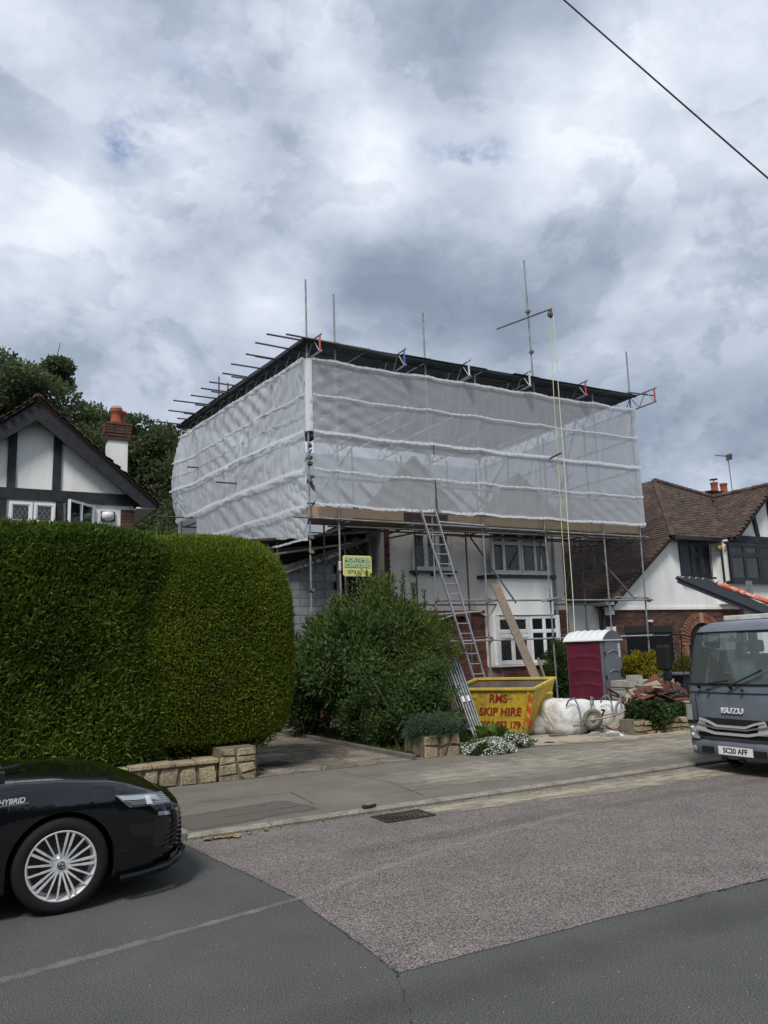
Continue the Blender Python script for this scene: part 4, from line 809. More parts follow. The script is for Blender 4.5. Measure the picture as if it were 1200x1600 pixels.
# --- sheeting
sheet_f = sheetmat('debris_sheeting', 0.28, .34, .62, (.88,.91,.95)); sheet_s = sheetmat('side_sheeting', 0.13, .42, .48, (.86,.90,.95)); band_m = sheetmat('sheeting_band', 0.04, .62, .34, (.88, .90, .92))
def fold(U_, Z_, seed, pl, zb, bulge=.0):
    """wrinkles: fans of creases from the tie points plus slack between them"""
    P = np.stack([U_, Z_*.30, np.zeros_like(U_)], -1); g = np.random.default_rng(seed); Q = np.stack([U_, Z_, np.zeros_like(U_)], -1)
    d = .016*vnoise(Q, seed, .9) + .006*vnoise(P, seed+1, 6.0)*np.clip(vnoise(Q, seed+5, 1.1)+.4, 0, 1) + .0060*vnoise(P, seed+2, 17.0)*np.clip(vnoise(Q, seed+6, 1.3)+.5, 0, 1)
    for _ in range(11):                # creases running down from ties, each only a narrow wedge
        x0 = g.choice(pl)+g.normal(0, .25); z0 = g.choice(zb); th = -PI/2+g.uniform(-1.0, 1.0); dx, dz = U_-x0, Z_-z0; r = np.hypot(dx, dz)
        a = np.arctan2(dz, dx)-th; a = (a+PI) % (2*PI)-PI; L0 = g.uniform(.5, 1.3)
        d += .011*np.exp(-(r/L0)**2)*np.exp(-(a/.45)**2)*np.sin(a*g.uniform(14, 24)+g.uniform(0, 6))*np.minimum(r/.25, 1)
    rid = lambda q, s_, f_: np.clip(1-np.abs(vnoise(q, s_, f_))*2.2, 0, 1)**2
    T1 = np.stack([U_*.85+Z_*.5, (Z_*.85-U_*.5)*.22, np.zeros_like(U_)], -1); T2 = np.stack([U_*.85-Z_*.5, (Z_*.85+U_*.5)*.22, np.zeros_like(U_)], -1)
    d += .016*rid(P, seed+31, 3.2)*np.clip(vnoise(Q, seed+32, .9)+.5, 0, 1)+.015*rid(T1, seed+33, 2.6)*np.clip(vnoise(Q, seed+34, .8), 0, 1)+.015*rid(T2, seed+35, 2.6)*np.clip(vnoise(Q, seed+36, .8), 0, 1)+.006*rid(P, seed+37, 9.0)
    for _ in range(5):
        th = g.uniform(.35, .75)*g.choice([-1, 1]); c = g.uniform(0, 20); q = U_*np.sin(th)+Z_*np.cos(th); d += .009*np.sin(q*g.uniform(12, 20)+c+2*vnoise(Q, seed+11, .7))*np.clip(vnoise(Q, seed+9+_, .8)-.1, 0, 1)
    return d
def fsheet(name, u0, u1, z0f, z1f, m_, seed, nu, nz, y=16.955, slit=None, edge=.02):
    """front or side panel; z0f/z1f give the bottom / top edge height for a position u"""
    us = np.linspace(u0, u1, nu); t = np.linspace(0, 1, nz); U2, T = np.meshgrid(us, t)
    lo = np.array([z0f(u) for u in us]); hi = np.array([z1f(u) for u in us]); Z2 = lo+(hi-lo)*T
    D = fold(U2, Z2, seed, pole_x, band_z)
    return U2, Z2, D
pole_x = np.array([7.45, 8.17, 10.84, 12.45, 14.5, 16.8, 18.4]); band_z = np.array([9.0, 8.07, 7.14, 6.2, 5.33])
def sag(u, amp):                       # hem hanging between ties
    d = 0
    for a, b in zip(pole_x[:-1], pole_x[1:]):
        if a <= u <= b: t = (u-a)/(b-a); d = 4*t*(1-t)*(b-a)/2.5
    return -amp*d
def hem(u, z, s, a=.03): return z+sag(u, a)+.010*math.sin(u*5+s)+.005*math.sin(u*13+s*2)
def panel(name, u0, u1, zl, zh, seed, m_, nu, nz, mapf, a=.04):
    us = np.linspace(u0, u1, nu); T = np.linspace(0, 1, nz)[:, None]
    lo = np.array([hem(u, zl, seed, a) for u in us]); hi = np.array([hem(u, zh, seed+3, a) for u in us]); U2 = np.repeat(us[None, :], nz, 0); Z2 = lo+(hi-lo)*T
    D = fold(U2, Z2, seed, pole_x, band_z); V = mapf(U2.ravel(), Z2.ravel(), D.ravel())
    F = [(i*nu+j, i*nu+j+1, (i+1)*nu+j+1, (i+1)*nu+j) for i in range(nz-1) for j in range(nu-1)]
    return obj(name, npmesh(name, V-np.array(sc.location), F, m_, True), sc)
fmap = lambda u, z, d: np.stack([u, 16.945-np.abs(d)*.9-.0*z, z], -1)
SL = (10.93, 10.99)
panel('sheeting', 7.41, 18.46, 7.14, 9.02, 21, sheet_f, 560, 90, fmap)
p_ = panel('sheeting', 7.50, 10.93, 5.34, 7.20, 33, sheet_f, 180, 90, lambda u, z, d: fmap(np.where((u > 10.8) & (z < 6.15), u-(.035*(6.15-z)), u), z, d+.02))
panel('sheeting', 10.96, 18.46, 5.34, 7.20, 34, sheet_f, 380, 90, lambda u, z, d: fmap(np.where((u < 11.1) & (z < 6.15), u+(.045*(6.15-z)), u), z, d+.02))
def bandf(z, h, seed, u0=7.50, u1=18.46, a=.04, dd=.012):
    us = np.linspace(u0, u1, 520); T = np.linspace(0, 1, 4)[:, None]; c = np.array([hem(u, z, seed, a) for u in us]); hh = h*(1+.12*np.sin(us*31+seed)+.12*np.sin(us*77)); Z2 = c-hh/2+hh*T; U2 = np.repeat(us[None, :], 4, 0)
    D = .005*np.sin(U2*58+T*9)+.004*np.sin(U2*91)+.01*np.sin(U2*17+T*4); nu = 520; V = np.stack([U2.ravel(), 16.945-.045-np.abs(D.ravel())-dd, Z2.ravel()], -1)
    F = [(i*nu+j, i*nu+j+1, (i+1)*nu+j+1, (i+1)*nu+j) for i in range(3) for j in range(nu-1)]; return obj('sheeting_band', npmesh('sheeting_band', V-np.array(sc.location), F, band_m, True), sc)
bandf(9.0, .055, 24); bandf(8.09, .04, 22); bandf(7.15, .065, 21, dd=.03); bandf(6.22, .04, 33); bandf(5.37, .065, 34, 7.5, 10.86); bandf(5.37, .065, 34, 11.05, 18.46)
# left side: s runs 0..8.25 m back along the house
sdx, sdy = (B0[0]-F0[0])/8.25, 8.2/8.25
def smap(s, z, d):
    bl = .14*np.exp(-((s-8.1)/.9)**2)*np.sin(np.clip((9.0-z)/2.9, 0, 1)*PI)*2+.16*np.sin(np.clip((9.0-z)/5, 0, 1)*PI)*np.sin(np.clip(s/8.25, 0, 1)*PI)
    return np.stack([7.385+sdx*s-.03-np.abs(d)*1.7-bl, 17.0+sdy*s, z], -1)
def spanel(zl, zh, seed, s0, s1, nu, nz, zlf=None):
    us = np.linspace(s0, s1, nu); T = np.linspace(0, 1, nz)[:, None]; lo = np.array([(zlf(s) if zlf else zl)+.02*math.sin(s*7+seed) for s in us]); hi = np.array([zh+.014*math.sin(s*3+seed)+.004*math.sin(s*13) for s in us]); U2 = np.repeat(us[None, :], nz, 0); Z2 = lo+(hi-lo)*T
    D = fold(U2, Z2, seed, np.array([0, 2.05, 4.1, 6.15, 8.2]), np.array([9, 8.07, 7.14, 6.2, 5.3, 4.4])); D = D*1.25+.002*np.sin(U2*12+Z2*.5+3*vnoise(np.stack([U2, Z2*.3, U2*0], -1), seed+3, 1.1))*np.clip(vnoise(np.stack([U2, Z2*.3, U2*0], -1), seed+4, .8), 0, 1)
    V = smap(U2.ravel(), Z2.ravel(), D.ravel()); F = [(i*nu+j, (i+1)*nu+j, (i+1)*nu+j+1, i*nu+j+1) for i in range(nz-1) for j in range(nu-1)]
    return obj('sheeting', npmesh('sheeting', V-np.array(sc.location), F, sheet_s, True), sc)
spanel(7.14, 9.02, 51, 0, 8.25, 340, 80); spanel(6.15, 7.2, 52, 0.05, 8.4, 340, 50)
spanel(4.45, 6.24, 53, 0.0, 6.6, 300, 90, zlf=lambda s: 4.47+.09*s-.28*math.exp(-((s-6.3)/.6)**2)*0+.10*math.sin(s*1.3))
def bands(z, h, seed, s1=8.3, tilt=0.0, dd=.03):
    us = np.linspace(0, s1, 420); T = np.linspace(0, 1, 4)[:, None]; c = np.array([z+tilt*s+.014*math.sin(s*3+seed)+.004*math.sin(s*13) for s in us]); hh = h*(1+.15*np.sin(us*27)+.12*np.sin(us*61)); Z2 = c-hh/2+hh*T; U2 = np.repeat(us[None, :], 4, 0)
    D = .035+dd+.005*np.sin(U2*49+T*9)+.003*np.sin(U2*87); nu = 420; V = smap(U2.ravel(), Z2.ravel(), D.ravel()); F = [(i*nu+j, (i+1)*nu+j, (i+1)*nu+j+1, i*nu+j+1) for i in range(3) for j in range(nu-1)]
    return obj('sheeting_band', npmesh('sheeting_band', V-np.array(sc.location), F, band_m, True), sc)
bands(9.0, .055, 1, dd=.01); bands(8.08, .04, 2, dd=.0); bands(7.62, .02, 3, dd=0); bands(7.15, .06, 4); bands(6.2, .075, 5); bands(5.30, .07, 6, 6.5); bands(4.50, .05, 7, 3.2, .02, 0)
# corner strip, right return and back sheets
MB().grid([[(7.34, 17.03, z), (7.355, 16.95, z), (7.40, 16.915, z), (7.49, 16.912, z)] for z in np.linspace(7.15, 9.0, 10)]).build('sheeting_corner', band_m, sc)
V, F = [], []; nn = 60
for (xa, ya, xb, yb, zb) in ((18.5, 16.95, 18.52, 25.3, 5.3), (6.4, 25.45, 18.5, 25.45, 5.2)):
    us = np.linspace(0, 1, 160); T = np.linspace(0, 1, 50)[:, None]; U2 = np.repeat(us[None, :], 50, 0); Z2 = zb+(9.0-zb)*T+0*U2; Ln = math.hypot(xb-xa, yb-ya); D = fold(U2*Ln+7, Z2, 61, pole_x, band_z)
    dx_, dy_ = (xb-xa)/Ln, (yb-ya)/Ln; V = np.stack([(xa+(xb-xa)*U2+dy_*np.abs(D)).ravel(), (ya+(yb-ya)*U2-dx_*D).ravel(), Z2.ravel()], -1)
    F = [(i*160+j, i*160+j+1, (i+1)*160+j+1, (i+1)*160+j) for i in range(49) for j in range(159)]
    obj('sheeting', npmesh('sheeting', V-np.array(sc.location), F, sheet_f, True), sc)
# sign board tied to the second standard
sg = thing('scaffolding_sign', 'yellow and blue scaffolding company sign tied to a scaffold tube', 'sign', (8.58, 16.90, 3.65))
yel = mat('sign_yellow', (.66, .62, .12), .5); blu = mat('sign_blue', (.02, .24, .42), .5); wh = mat('sign_border', (.72, .72, .55), .5)
def rrect(x0, x1, z0, z1, y, r, n=5):
    p = []
    for cx_, cz_, a in ((x1-r, z1-r, 0), (x0+r, z1-r, 1), (x0+r, z0+r, 2), (x1-r, z0+r, 3)): p += [(cx_+r*math.cos((a+i/n)*PI/2), y, cz_+r*math.sin((a+i/n)*PI/2)) for i in range(n+1)]
    return p
MB().prism(rrect(8.20, 8.97, 3.64, 4.14, 16.90, .05), (0, .012, 0)).build('board', wh, sg)
MB().prism(rrect(8.215, 8.955, 3.655, 4.125, 16.897, .04), (0, .002, 0)).build('yellow_face', yel, sg)
MB().box(8.235, 8.935, 16.893, 16.8965, 3.98, 4.095).build('blue_bar', blu, sg); MB().box(8.235, 8.935, 16.893, 16.8965, 3.84, 3.955).build('blue_bar', blu, sg)
for s_, z, m_, sz in (('MORTIMER', 4.038, yel, .145), ('SCAFFOLDING', 3.898, yel, .135), ('07793 023 142', 3.738, blu, .115)):
    t = textmesh('lettering', s_, sz, m_, sg, Matrix.Translation(-sg.location) @ frame_mat((8.585, 16.891, z), (1, 0, 0), (0, 0, 1)), ext=.001, bold=.003, xs=1.0 if s_ == 'MORTIMER' else .78)
for z in (3.85, 3.98): MB().lathe([(.035, 0), (.04, .01), (.035, .02)], (8.17, 17.0, z), n=12).build('tie', white_p, sg)
MB().box(8.10, 8.16, 16.93, 16.95, 3.78, 3.98).build('tag', mat('grey_tag', (.5, .5, .52)), sg)
# gin wheel with rope
gw = thing('gin_pole', 'horizontal hoist tube with pulley wheel clamped near the tallest scaffold tube', 'hoist', (14.5, 16.9, 11.3))
MB().tube((13.52, 17.25, 10.95), (15.05, 16.55, 11.58), .0245, 8).build('tube', steel_d, gw)
wc = (14.98, 16.56, 11.38); MB().lathe([(.02, -.02), (.10, -.02), (.075, 0), (.10, .02), (.02, .02)], wc, axis='y', n=18).build('pulley_wheel', steel_d, gw)
MB().tube((14.98, 16.58, 11.56), (14.98, 16.56, 11.27), .016, 6).tube((14.92, 16.56, 11.5), (15.04, 16.56, 11.5), .03, 6).build('hook', clamp_m, gw)
rope = mat('yellow_rope', (.52, .50, .20), .8, (.62, .60, .45), 3)
rp = thing('hoist_rope', 'pale yellow hoist rope hanging in two strands from the pulley', 'rope', (15.0, 16.5, .3))
def hang(x0, x1, y, z0, z1, kink=0.): return [(x0+(x1-x0)*t+kink*math.sin(t*PI)+.008*math.sin(t*19), y, z1+(z0-z1)*t) for t in np.linspace(0, 1, 40)]
MB().path(hang(14.93, 14.72, 16.56, .55, 11.36, .01), .011, 6).build('strand', rope, rp); MB().path(hang(15.03, 14.90, 16.5, .30, 11.36, .04), .013, 6).build('strand', mat('white_rope', (.62, .60, .42), .8), rp)
# ladder
ld = thing('ladder', 'aluminium extension ladder leaning against the scaffold boards', 'ladder', (11.8, 16.3, 0))
LA, LB = (Vector((11.72, 16.28, .05)), Vector((10.36, 16.80, 5.42))), (Vector((12.02, 16.28, .05)), Vector((10.80, 16.80, 5.42)))
for a, b in (LA, LB): MB().bar(a, b, .028, .065, up=(0, 1, 0)).build('stile', alu, ld)
for i in range(21):
    t = (i+.6)/21.4; p, q = LA[0].lerp(LA[1], t), LB[0].lerp(LB[1], t); MB().tube(p, q, .014, 6).build('rung', alu, ld)
LA2, LB2 = (Vector((11.38, 16.50, 1.9)), Vector((10.52, 16.86, 5.30))), (Vector((11.66, 16.50, 1.9)), Vector((10.90, 16.86, 5.30)))
# plank leaning out of the skip
pk = thing('leaning_plank', 'long pale scaffold plank standing in the skip and leaning on a scaffold tube', 'plank', (12.2, 14.6, .5))
a, b = Vector((12.28, 14.75, .62)), Vector((12.62, 16.86, 3.50)); mb = MB(); mb.bar(a, b, .225, .04, up=(-.3, -1, .3)); mb.build('board', wood_o, pk); MB().bar(b-(b-a).normalized()*.03, b+(b-a).normalized()*.004, .227, .042, up=(-.3, -1, .3)).build('end_band', steel_d, pk)
sk2 = thing('short_batten', 'short timber batten sticking up behind the skip rim', 'batten', (12.9, 15.2, .6)); MB().bar((12.75, 15.0, .5), (12.86, 15.6, 1.55), .05, .035).build('batten', wood_o, sk2)
# overhead wire
wr = MB(); a, b = Vector((6.62, 6.62, 10.16)), Vector((8.69, 5.47, 7.49)); P_ = [a+(b-a)*t+Vector((0, 0, .02*(t-.5)**2)) for t in np.linspace(-1.6, 2.4, 30)]
tag(wr.path(P_, .011, 6).build('overhead_wire', mat('cable_maroon', (.05, .02, .025), .6)), 'thin dark red service wire crossing the sky at the top right', 'wire')
# ================================================================ vegetation
bark = mat('bark', (.075, .055, .038), .95, (.04, .032, .024), 6, bump=1.5, bscale=30)
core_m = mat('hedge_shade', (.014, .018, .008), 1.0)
hedge_l1 = leafmat('conifer_trimmed', (.085, .118, .016), (.178, .235, .024), (.31, .35, .055), .30, .9)
hedge_l2 = leafmat('conifer_loose', (.048, .085, .016), (.125, .195, .028), (.25, .32, .06), .30, .8)
def superhedge(name, label, c, r, p, n, m_, ln, wd, jit, seed, lump, dirf, parent=None, front=.75, extra=None, inset=.94):
    t = thing(name, label, 'hedge', (c[0], c[1], 0.1))
    blobmesh('shaded_core', c, [k*inset for k in r], core_m, t, p, lump*.6, seed, 60, 40)  # near-black core puts the hedge's inner shade into the colour
    q = rng.uniform(-1, 1, (n, 3)); ax = rng.choice(3, n, p=[.28, .52, .20]); sg_ = rng.choice([-1., 1.], n)
    sg_ = np.where(ax == 1, np.where(rng.random(n) < .9, -1., 1.), sg_); sg_ = np.where(ax == 2, np.where(rng.random(n) < .85, 1., -1.), sg_); sg_ = np.where(ax == 0, np.where(rng.random(n) < front, 1., -1.), sg_)
    q[np.arange(n), ax] = sg_; k = (np.abs(q)**p).sum(1)**(-1/p); d = q*k[:, None]
    nn = np.sign(d)*np.abs(d)**(p-1)/np.array(r); nn /= np.linalg.norm(nn, axis=1)[:, None]+1e-9
    P = d*np.array(r)+np.array(c); dep_ = lump*vnoise(P, seed, 1.6)+lump*.5*vnoise(P, seed+1, 5.0); P = P+nn*(dep_-np.abs(rng.normal(0, .045, n)))[:, None]
    if extra is not None: P = P-nn*extra(P)[:, None]
    leaves('sprigs', P, dirf(nn), ln, wd, m_, t, jit); return t
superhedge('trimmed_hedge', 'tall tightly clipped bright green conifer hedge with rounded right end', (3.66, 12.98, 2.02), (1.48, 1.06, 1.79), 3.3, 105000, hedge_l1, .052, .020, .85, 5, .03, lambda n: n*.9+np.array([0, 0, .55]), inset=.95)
ex = lambda P: .10*np.clip(vnoise(P, 77, 1.2), 0, 1)+0*np.exp(-((P[:, 2]-1.4+.4*(P[:, 0]-1.5))/.7)**2)*np.clip((2.7-P[:, 0])/.6, 0, 1)
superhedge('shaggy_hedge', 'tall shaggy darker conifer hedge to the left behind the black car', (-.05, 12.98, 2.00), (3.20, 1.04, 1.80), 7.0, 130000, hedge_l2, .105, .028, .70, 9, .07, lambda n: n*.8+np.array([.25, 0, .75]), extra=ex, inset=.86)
# a few long leaders above and on the face
n = 900; P = np.stack([rng.uniform(-2, 2.9, n), rng.uniform(12.2, 13.6, n), np.full(n, 3.72)], 1); t_ = bpy.data.objects['shaggy_hedge']
leaves('leaders', P, np.tile([.1, 0, 1.], (n, 1)), .16, .014, leafmat('leader_green', (.12, .18, .03), (.17, .24, .05)), t_, .35)
t2_ = bpy.data.objects['trimmed_hedge']; n = 1500; a = rng.uniform(0, PI*.62, n); P = np.stack([3.66+1.44*np.sign(np.cos(a))*np.abs(np.cos(a))**.62, rng.uniform(12.5, 13.4, n), 2.02+1.75*np.abs(np.sin(a))**.62], 1)
leaves('stray_tips', P, np.stack([np.cos(a)*.8, np.full(n, -.2), np.sin(a)+.3], 1), .10, .016, leafmat('tip_green', (.11, .16, .02), (.20, .25, .045)), t2_, .45)
n = 1600; cl = rng.uniform([-1.5, 0, .6], [2.8, 0, 3.6], (34, 3)); w_ = rng.integers(0, 34, n); P = cl[w_]+rng.normal(0, .08, (n, 3)); P[:, 1] = 11.98+rng.uniform(-.03, .05, n)
leaves('bright_shoots', P, np.tile([.45, -.5, .8], (n, 1)), .13, .016, MATS.get('x') or leafmat('shoot_green', (.10, .17, .025), (.17, .25, .04)), t_, .3)

def shrub(name, label, cat, c, r, n, m_, ln, wd, jit, seed, lump=.26, stems=5, up=.5, p=2.2, base=None, core=True, clumps=None, zmin=.03):
    """rounded shrub: stems, shaded inside, leaves in clumps over the outer half of the crown"""
    base = base or (c[0], c[1], .05); t = thing(name, label, cat, base)
    mb = MB(); rs = random.Random(seed)
    for i in range(stems):
        a = rs.uniform(0, 6.28); e = (c[0]+math.cos(a)*r[0]*.55, c[1]+math.sin(a)*r[1]*.55, c[2]+r[2]*rs.uniform(.0, .6)); b = (base[0]+rs.uniform(-.15, .15), base[1]+rs.uniform(-.15, .15), base[2]-.03); md_ = ((b[0]*.6+e[0]*.4)+rs.uniform(-.1, .1), (b[1]*.6+e[1]*.4)+rs.uniform(-.1, .1), b[2]*.5+e[2]*.5)
        mb.path([b, md_, e], .02, 6, rs=[.035, .025, .008])
    mb.build('stems', bark, t)
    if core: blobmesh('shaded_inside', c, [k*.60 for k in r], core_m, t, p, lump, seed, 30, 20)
    nc = clumps or max(12, n//80); cd = sphere_pts(nc); kk = (np.abs(cd)**p).sum(1)**(-1/p); cd = cd*kk[:, None]; cc = cd*np.array(r)*rng.uniform(.70, 1.0, (nc, 1))*(1+lump*vnoise(cd, seed, 2.2))[:, None]+np.array(c)
    w = rng.integers(0, nc, n); cr_ = min(r)*.23; off = sphere_pts(n)*(rng.random((n, 1))**.5)*cr_; P = cc[w]+off; ns = n//3; q_ = sphere_pts(ns); P[:ns] = q_*((np.abs(q_)**p).sum(1)**(-1/p))[:, None]*np.array(r)*rng.uniform(.62, .92, (ns, 1))+np.array(c); P[:, 2] = np.maximum(P[:, 2], zmin+rng.uniform(0, .1, n))
    D = off/cr_*.9+cd[w]*.7+np.array([0, 0, up]); leaves('foliage', P, D, ln, wd, m_, t, jit); return t
laurel = leafmat('laurel_leaf', (.034, .068, .020), (.095, .150, .044), (.12, .175, .055), .25, 1.7)
cherry = leafmat('broad_leaf', (.042, .076, .020), (.125, .175, .046), (.16, .20, .06), .3, 1.7)
feath = leafmat('feathery_leaf', (.050, .080, .018), (.12, .155, .038), (.21, .235, .07), .3, 1.7)
shrub('laurel_shrub', 'dark glossy laurel shrub right of the hedge at the drive side', 'shrub', (7.35, 15.1, 1.68), (1.05, 1.3, 1.02), 14000, laurel, .15, .042, .55, 31, base=(7.5, 15.2, .05))
shrub('cherry_laurel', 'tall dense dark green shrub in the middle of the bed, under the scaffolding sign', 'shrub', (8.15, 14.9, 1.80), (1.0, 1.1, 1.22), 18000, cherry, .13, .034, .55, 32, base=(8.0, 14.2, .05))
shrub('feathery_shrub', 'lighter olive green feathery shrub beside the leaning barriers', 'shrub', (8.72, 14.7, 1.72), (.92, .85, .92), 15000, feath, .11, .024, .55, 33, base=(8.7, 13.9, .05))
shrub('privet_shrub', 'small leaved green shrub spilling towards the skip', 'shrub', (8.15, 13.65, 1.30), (.64, .5, .55), 8000, feath, .085, .024, .6, 34, base=(8.6, 13.4, .05))
shrub('low_shrub', 'low dark undergrowth shrub with a pink rose near the drive edge', 'shrub', (7.5, 13.9, .65), (.58, 1.2, .62), 10000, laurel, .11, .034, .6, 35, base=(7.4, 13.8, .05))
shrub('low_shrub', 'dark leafy shrub behind the stone planter', 'shrub', (7.9, 13.0, .80), (.60, .55, .80), 8000, laurel, .10, .032, .6, 36, base=(8.2, 13.0, .05))
shrub('drive_shrub', 'dark green shrub at the far left corner of the bed behind the clipped hedge', 'shrub', (7.1, 16.6, 1.1), (.75, .8, 1.15), 7000, laurel, .13, .04, .6, 39, base=(7.3, 16.6, .05))
# tall upright shoots
sh_ = thing('upright_shoots', 'tall spiky leafy shoots standing above the shrubs in front of the cream wall', 'plant', (8.6, 14.9, .1)); mb = MB(); PP, DD = [], []
for (x, y, zt) in ((8.72, 15.0, 3.55), (8.50, 15.1, 3.45), (8.95, 15.0, 3.30), (9.25, 15.0, 3.12), (7.55, 15.4, 3.35), (7.1, 15.3, 3.0), (8.2, 15.1, 3.15), (9.05, 15.1, 3.25), (8.62, 14.9, 3.28), (7.9, 15.2, 3.1), (9.6, 15.1, 2.75)):
    mb.path([(x, y, 1.6), (x+.03, y, zt-.6), (x+.02, y, zt)], .012, 5); m_n = 60
    z = np.linspace(zt-1.0, zt, m_n); a = np.arange(m_n)*2.4; PP.append(np.stack([x+0*z+.02, y+0*z, z], 1)); DD.append(np.stack([np.cos(a), np.sin(a), np.full(m_n, .9)], 1))
mb.build('stems', bark, sh_); leaves('foliage', np.concatenate(PP), np.concatenate(DD), .13, .030, cherry, sh_, .2)
# crooked trunk visible low in the bed
tk = thing('bare_stem_shrub', 'crooked bare trunk rising among the dark shrubs above the bed edge', 'shrub', (7.35, 12.95, .03))
MB().path([(7.42, 13.15, 0), (7.36, 13.15, .35), (7.30, 13.2, .75), (7.14, 13.25, 1.05), (6.98, 13.3, 1.35)], .03, 8, rs=[.05, .038, .032, .026, .02]).path([(7.40, 13.15, .1), (7.52, 13.1, .5), (7.62, 13.1, .9)], .02, 6, rs=[.03, .02, .012]).build('trunk', mat('bark_pale', (.085, .07, .045), .95, (.05, .04, .025), 6), tk)
P = np.array([6.95, 13.5, 1.5])+rng.normal(0, .25, (500, 3)); leaves('foliage', P, rng.normal(0, 1, (500, 3)), .11, .03, laurel, tk, .5)
ro = thing('pink_rose', 'single faded pink rose bloom low at the left of the bed', 'flower', (6.95, 15.5, .2)); rm = mat('rose_pink', (.45, .17, .14), .8)
MB().path([(7.05, 15.5, .1), (6.98, 15.45, .4), (6.93, 15.4, .58)], .008, 5).build('stem', bark, ro)
leaves('petals', np.array([6.93, 15.4, .62])+rng.normal(0, .02, (46, 3)), sphere_pts(46), .075, .06, rm, ro, .2)
# bed floor and edging
tag(MB().prism([(6.98, 11.95, .04), (9.9, 12.2, .04), (9.9, 17.9, .04), (6.98, 17.9, .04)], (0, 0, .035)).build('planting_bed', earth_m), kind='structure')
eg = thing('bed_edging', 'low grey stone edging along the planting bed beside the drive', 'edging', (6.95, 14.8, 0))
for i in range(7): MB().box(-.05, .05, -.44, .44, 0, .10).build('edging_stone', mat('edging', (.15, .145, .13), .95, (.09, .088, .075), 4, bump=1), eg, local=True, bevel=.012).location = (random.uniform(-.01, .01), -2.55+i*.9, .02)
n = 5200; P = np.stack([rng.uniform(7.0, 9.8, n), rng.uniform(12.0, 17.5, n), np.full(n, .07)], 1); tag(leaves('ground_cover', P, np.tile([0, -.2, .6], (n, 1)), .10, .03, leafmat('weed', (.04, .06, .015), (.10, .12, .03), (.15, .15, .05)), jit=.8), 'low weeds and ground cover under the shrubs', 'ground cover', kind='stuff')
# stone planter stub with clipped bush
pt = thing('stone_planter', 'short sandstone garden wall stub under the compact blue green bush', 'wall', (7.53, 11.95, .02))
MB().box(7.18, 7.90, 11.84, 12.5, 0, .40).build('wall_core', stone_mo, pt)
def rubble(parent, x0, x1, z0, z1, y, nx, nz_, depth=.03, jit=.34, gap=.012, name='stone'):
    for poly in jitter_cells(x0, x1, z0, z1, nx, nz_, jit, gap):
        d = random.uniform(.6, 1.3)*depth; c = (sum(p[0] for p in poly)/len(poly), sum(p[1] for p in poly)/len(poly)); n = len(poly)
        back = [(x, y, z) for x, z in poly]; fr_ = [(c[0]+(x-c[0])*.86, y-d+random.uniform(-.006, .006), c[1]+(z-c[1])*.86) for x, z in poly]
        MB().add(back+fr_, [tuple(range(n, 2*n))]+[(i, (i+1) % n, n+(i+1) % n, n+i) for i in range(n)]).build(name, stone_m, parent)
rubble(pt, 7.17, 7.91, .02, .41, 11.84, 3, 2)
MB().prism([(7.9, 11.9, 0), (8.25, 11.9, 0), (8.2, 11.9, .16), (7.9, 11.9, .26)], (0, .5, 0)).build('side_stone', stone_m, pt)
compact = leafmat('hebe_leaf', (.045, .075, .045), (.085, .13, .075), (.13, .18, .10), .2, 2.0)
shrub('compact_bush', 'compact rounded blue green bush growing over the stone planter', 'bush', (7.52, 12.1, .50), (.50, .42, .24), 13000, compact, .035, .014, .6, 41, lump=.10, base=(7.5, 12.2, .35), p=2.8, clumps=240, zmin=.26)
# white flowers and green leaves by the skip
fm_ = leafmat('alyssum_leaf', (.05, .075, .03), (.10, .14, .05), None, .2, 3.0); petal = mat('white_petal', (.80, .80, .76), .8)
def mound(name, label, c, r, n, seed):
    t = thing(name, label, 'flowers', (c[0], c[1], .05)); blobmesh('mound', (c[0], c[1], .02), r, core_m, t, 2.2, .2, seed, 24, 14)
    d = sphere_pts(n); d[:, 2] = np.abs(d[:, 2]); P = d*np.array(r)*(1+.2*vnoise(d, seed, 2.5))[:, None]+np.array([c[0], c[1], .03]); leaves('foliage', P, d+np.array([0, 0, .5]), .06, .014, fm_, t, .5)
    k = n//2; d = sphere_pts(k); d[:, 2] = np.abs(d[:, 2]); keep = vnoise(d*np.array(r), seed+4, 9) > -.25; d = d[keep]; P = d*np.array(r)*(1.05+.2*vnoise(d, seed, 2.5))[:, None]+np.array([c[0], c[1], .05]); leaves('blossom', P, d+rng.normal(0, .6, d.shape), .026, .024, petal, t, .9)
mound('white_flowers', 'large mound of tiny white flowers in front of the yellow skip', (8.42, 11.70), (.52, .36, .20), 6500, 51); mound('white_flowers', 'smaller mound of tiny white flowers right of the large one', (9.22, 11.95), (.34, .26, .20), 3600, 52)
rb_ = thing('broad_leaf_plant', 'broad leaved bright green plant at the foot of the skip', 'plant', (9.2, 12.5, .05)); n = 90; a = rng.uniform(0, 6.28, n); P = np.stack([9.15+.25*np.cos(a)*rng.random(n), 12.55+.25*np.sin(a)*rng.random(n), rng.uniform(.06, .26, n)], 1)
leaves('foliage', P, np.stack([np.cos(a), np.sin(a), np.full(n, .7)], 1), .20, .14, leafmat('rhubarb', (.07, .12, .02), (.13, .20, .04), None, .35), rb_, .3)
shrub('grassy_weeds', 'pale grey green weeds at the foot of the barrier panels', 'weeds', (8.5, 12.9, .22), (.25, .25, .22), 1800, compact, .12, .016, .5, 55, base=(8.7, 13.0, .05), core=False)
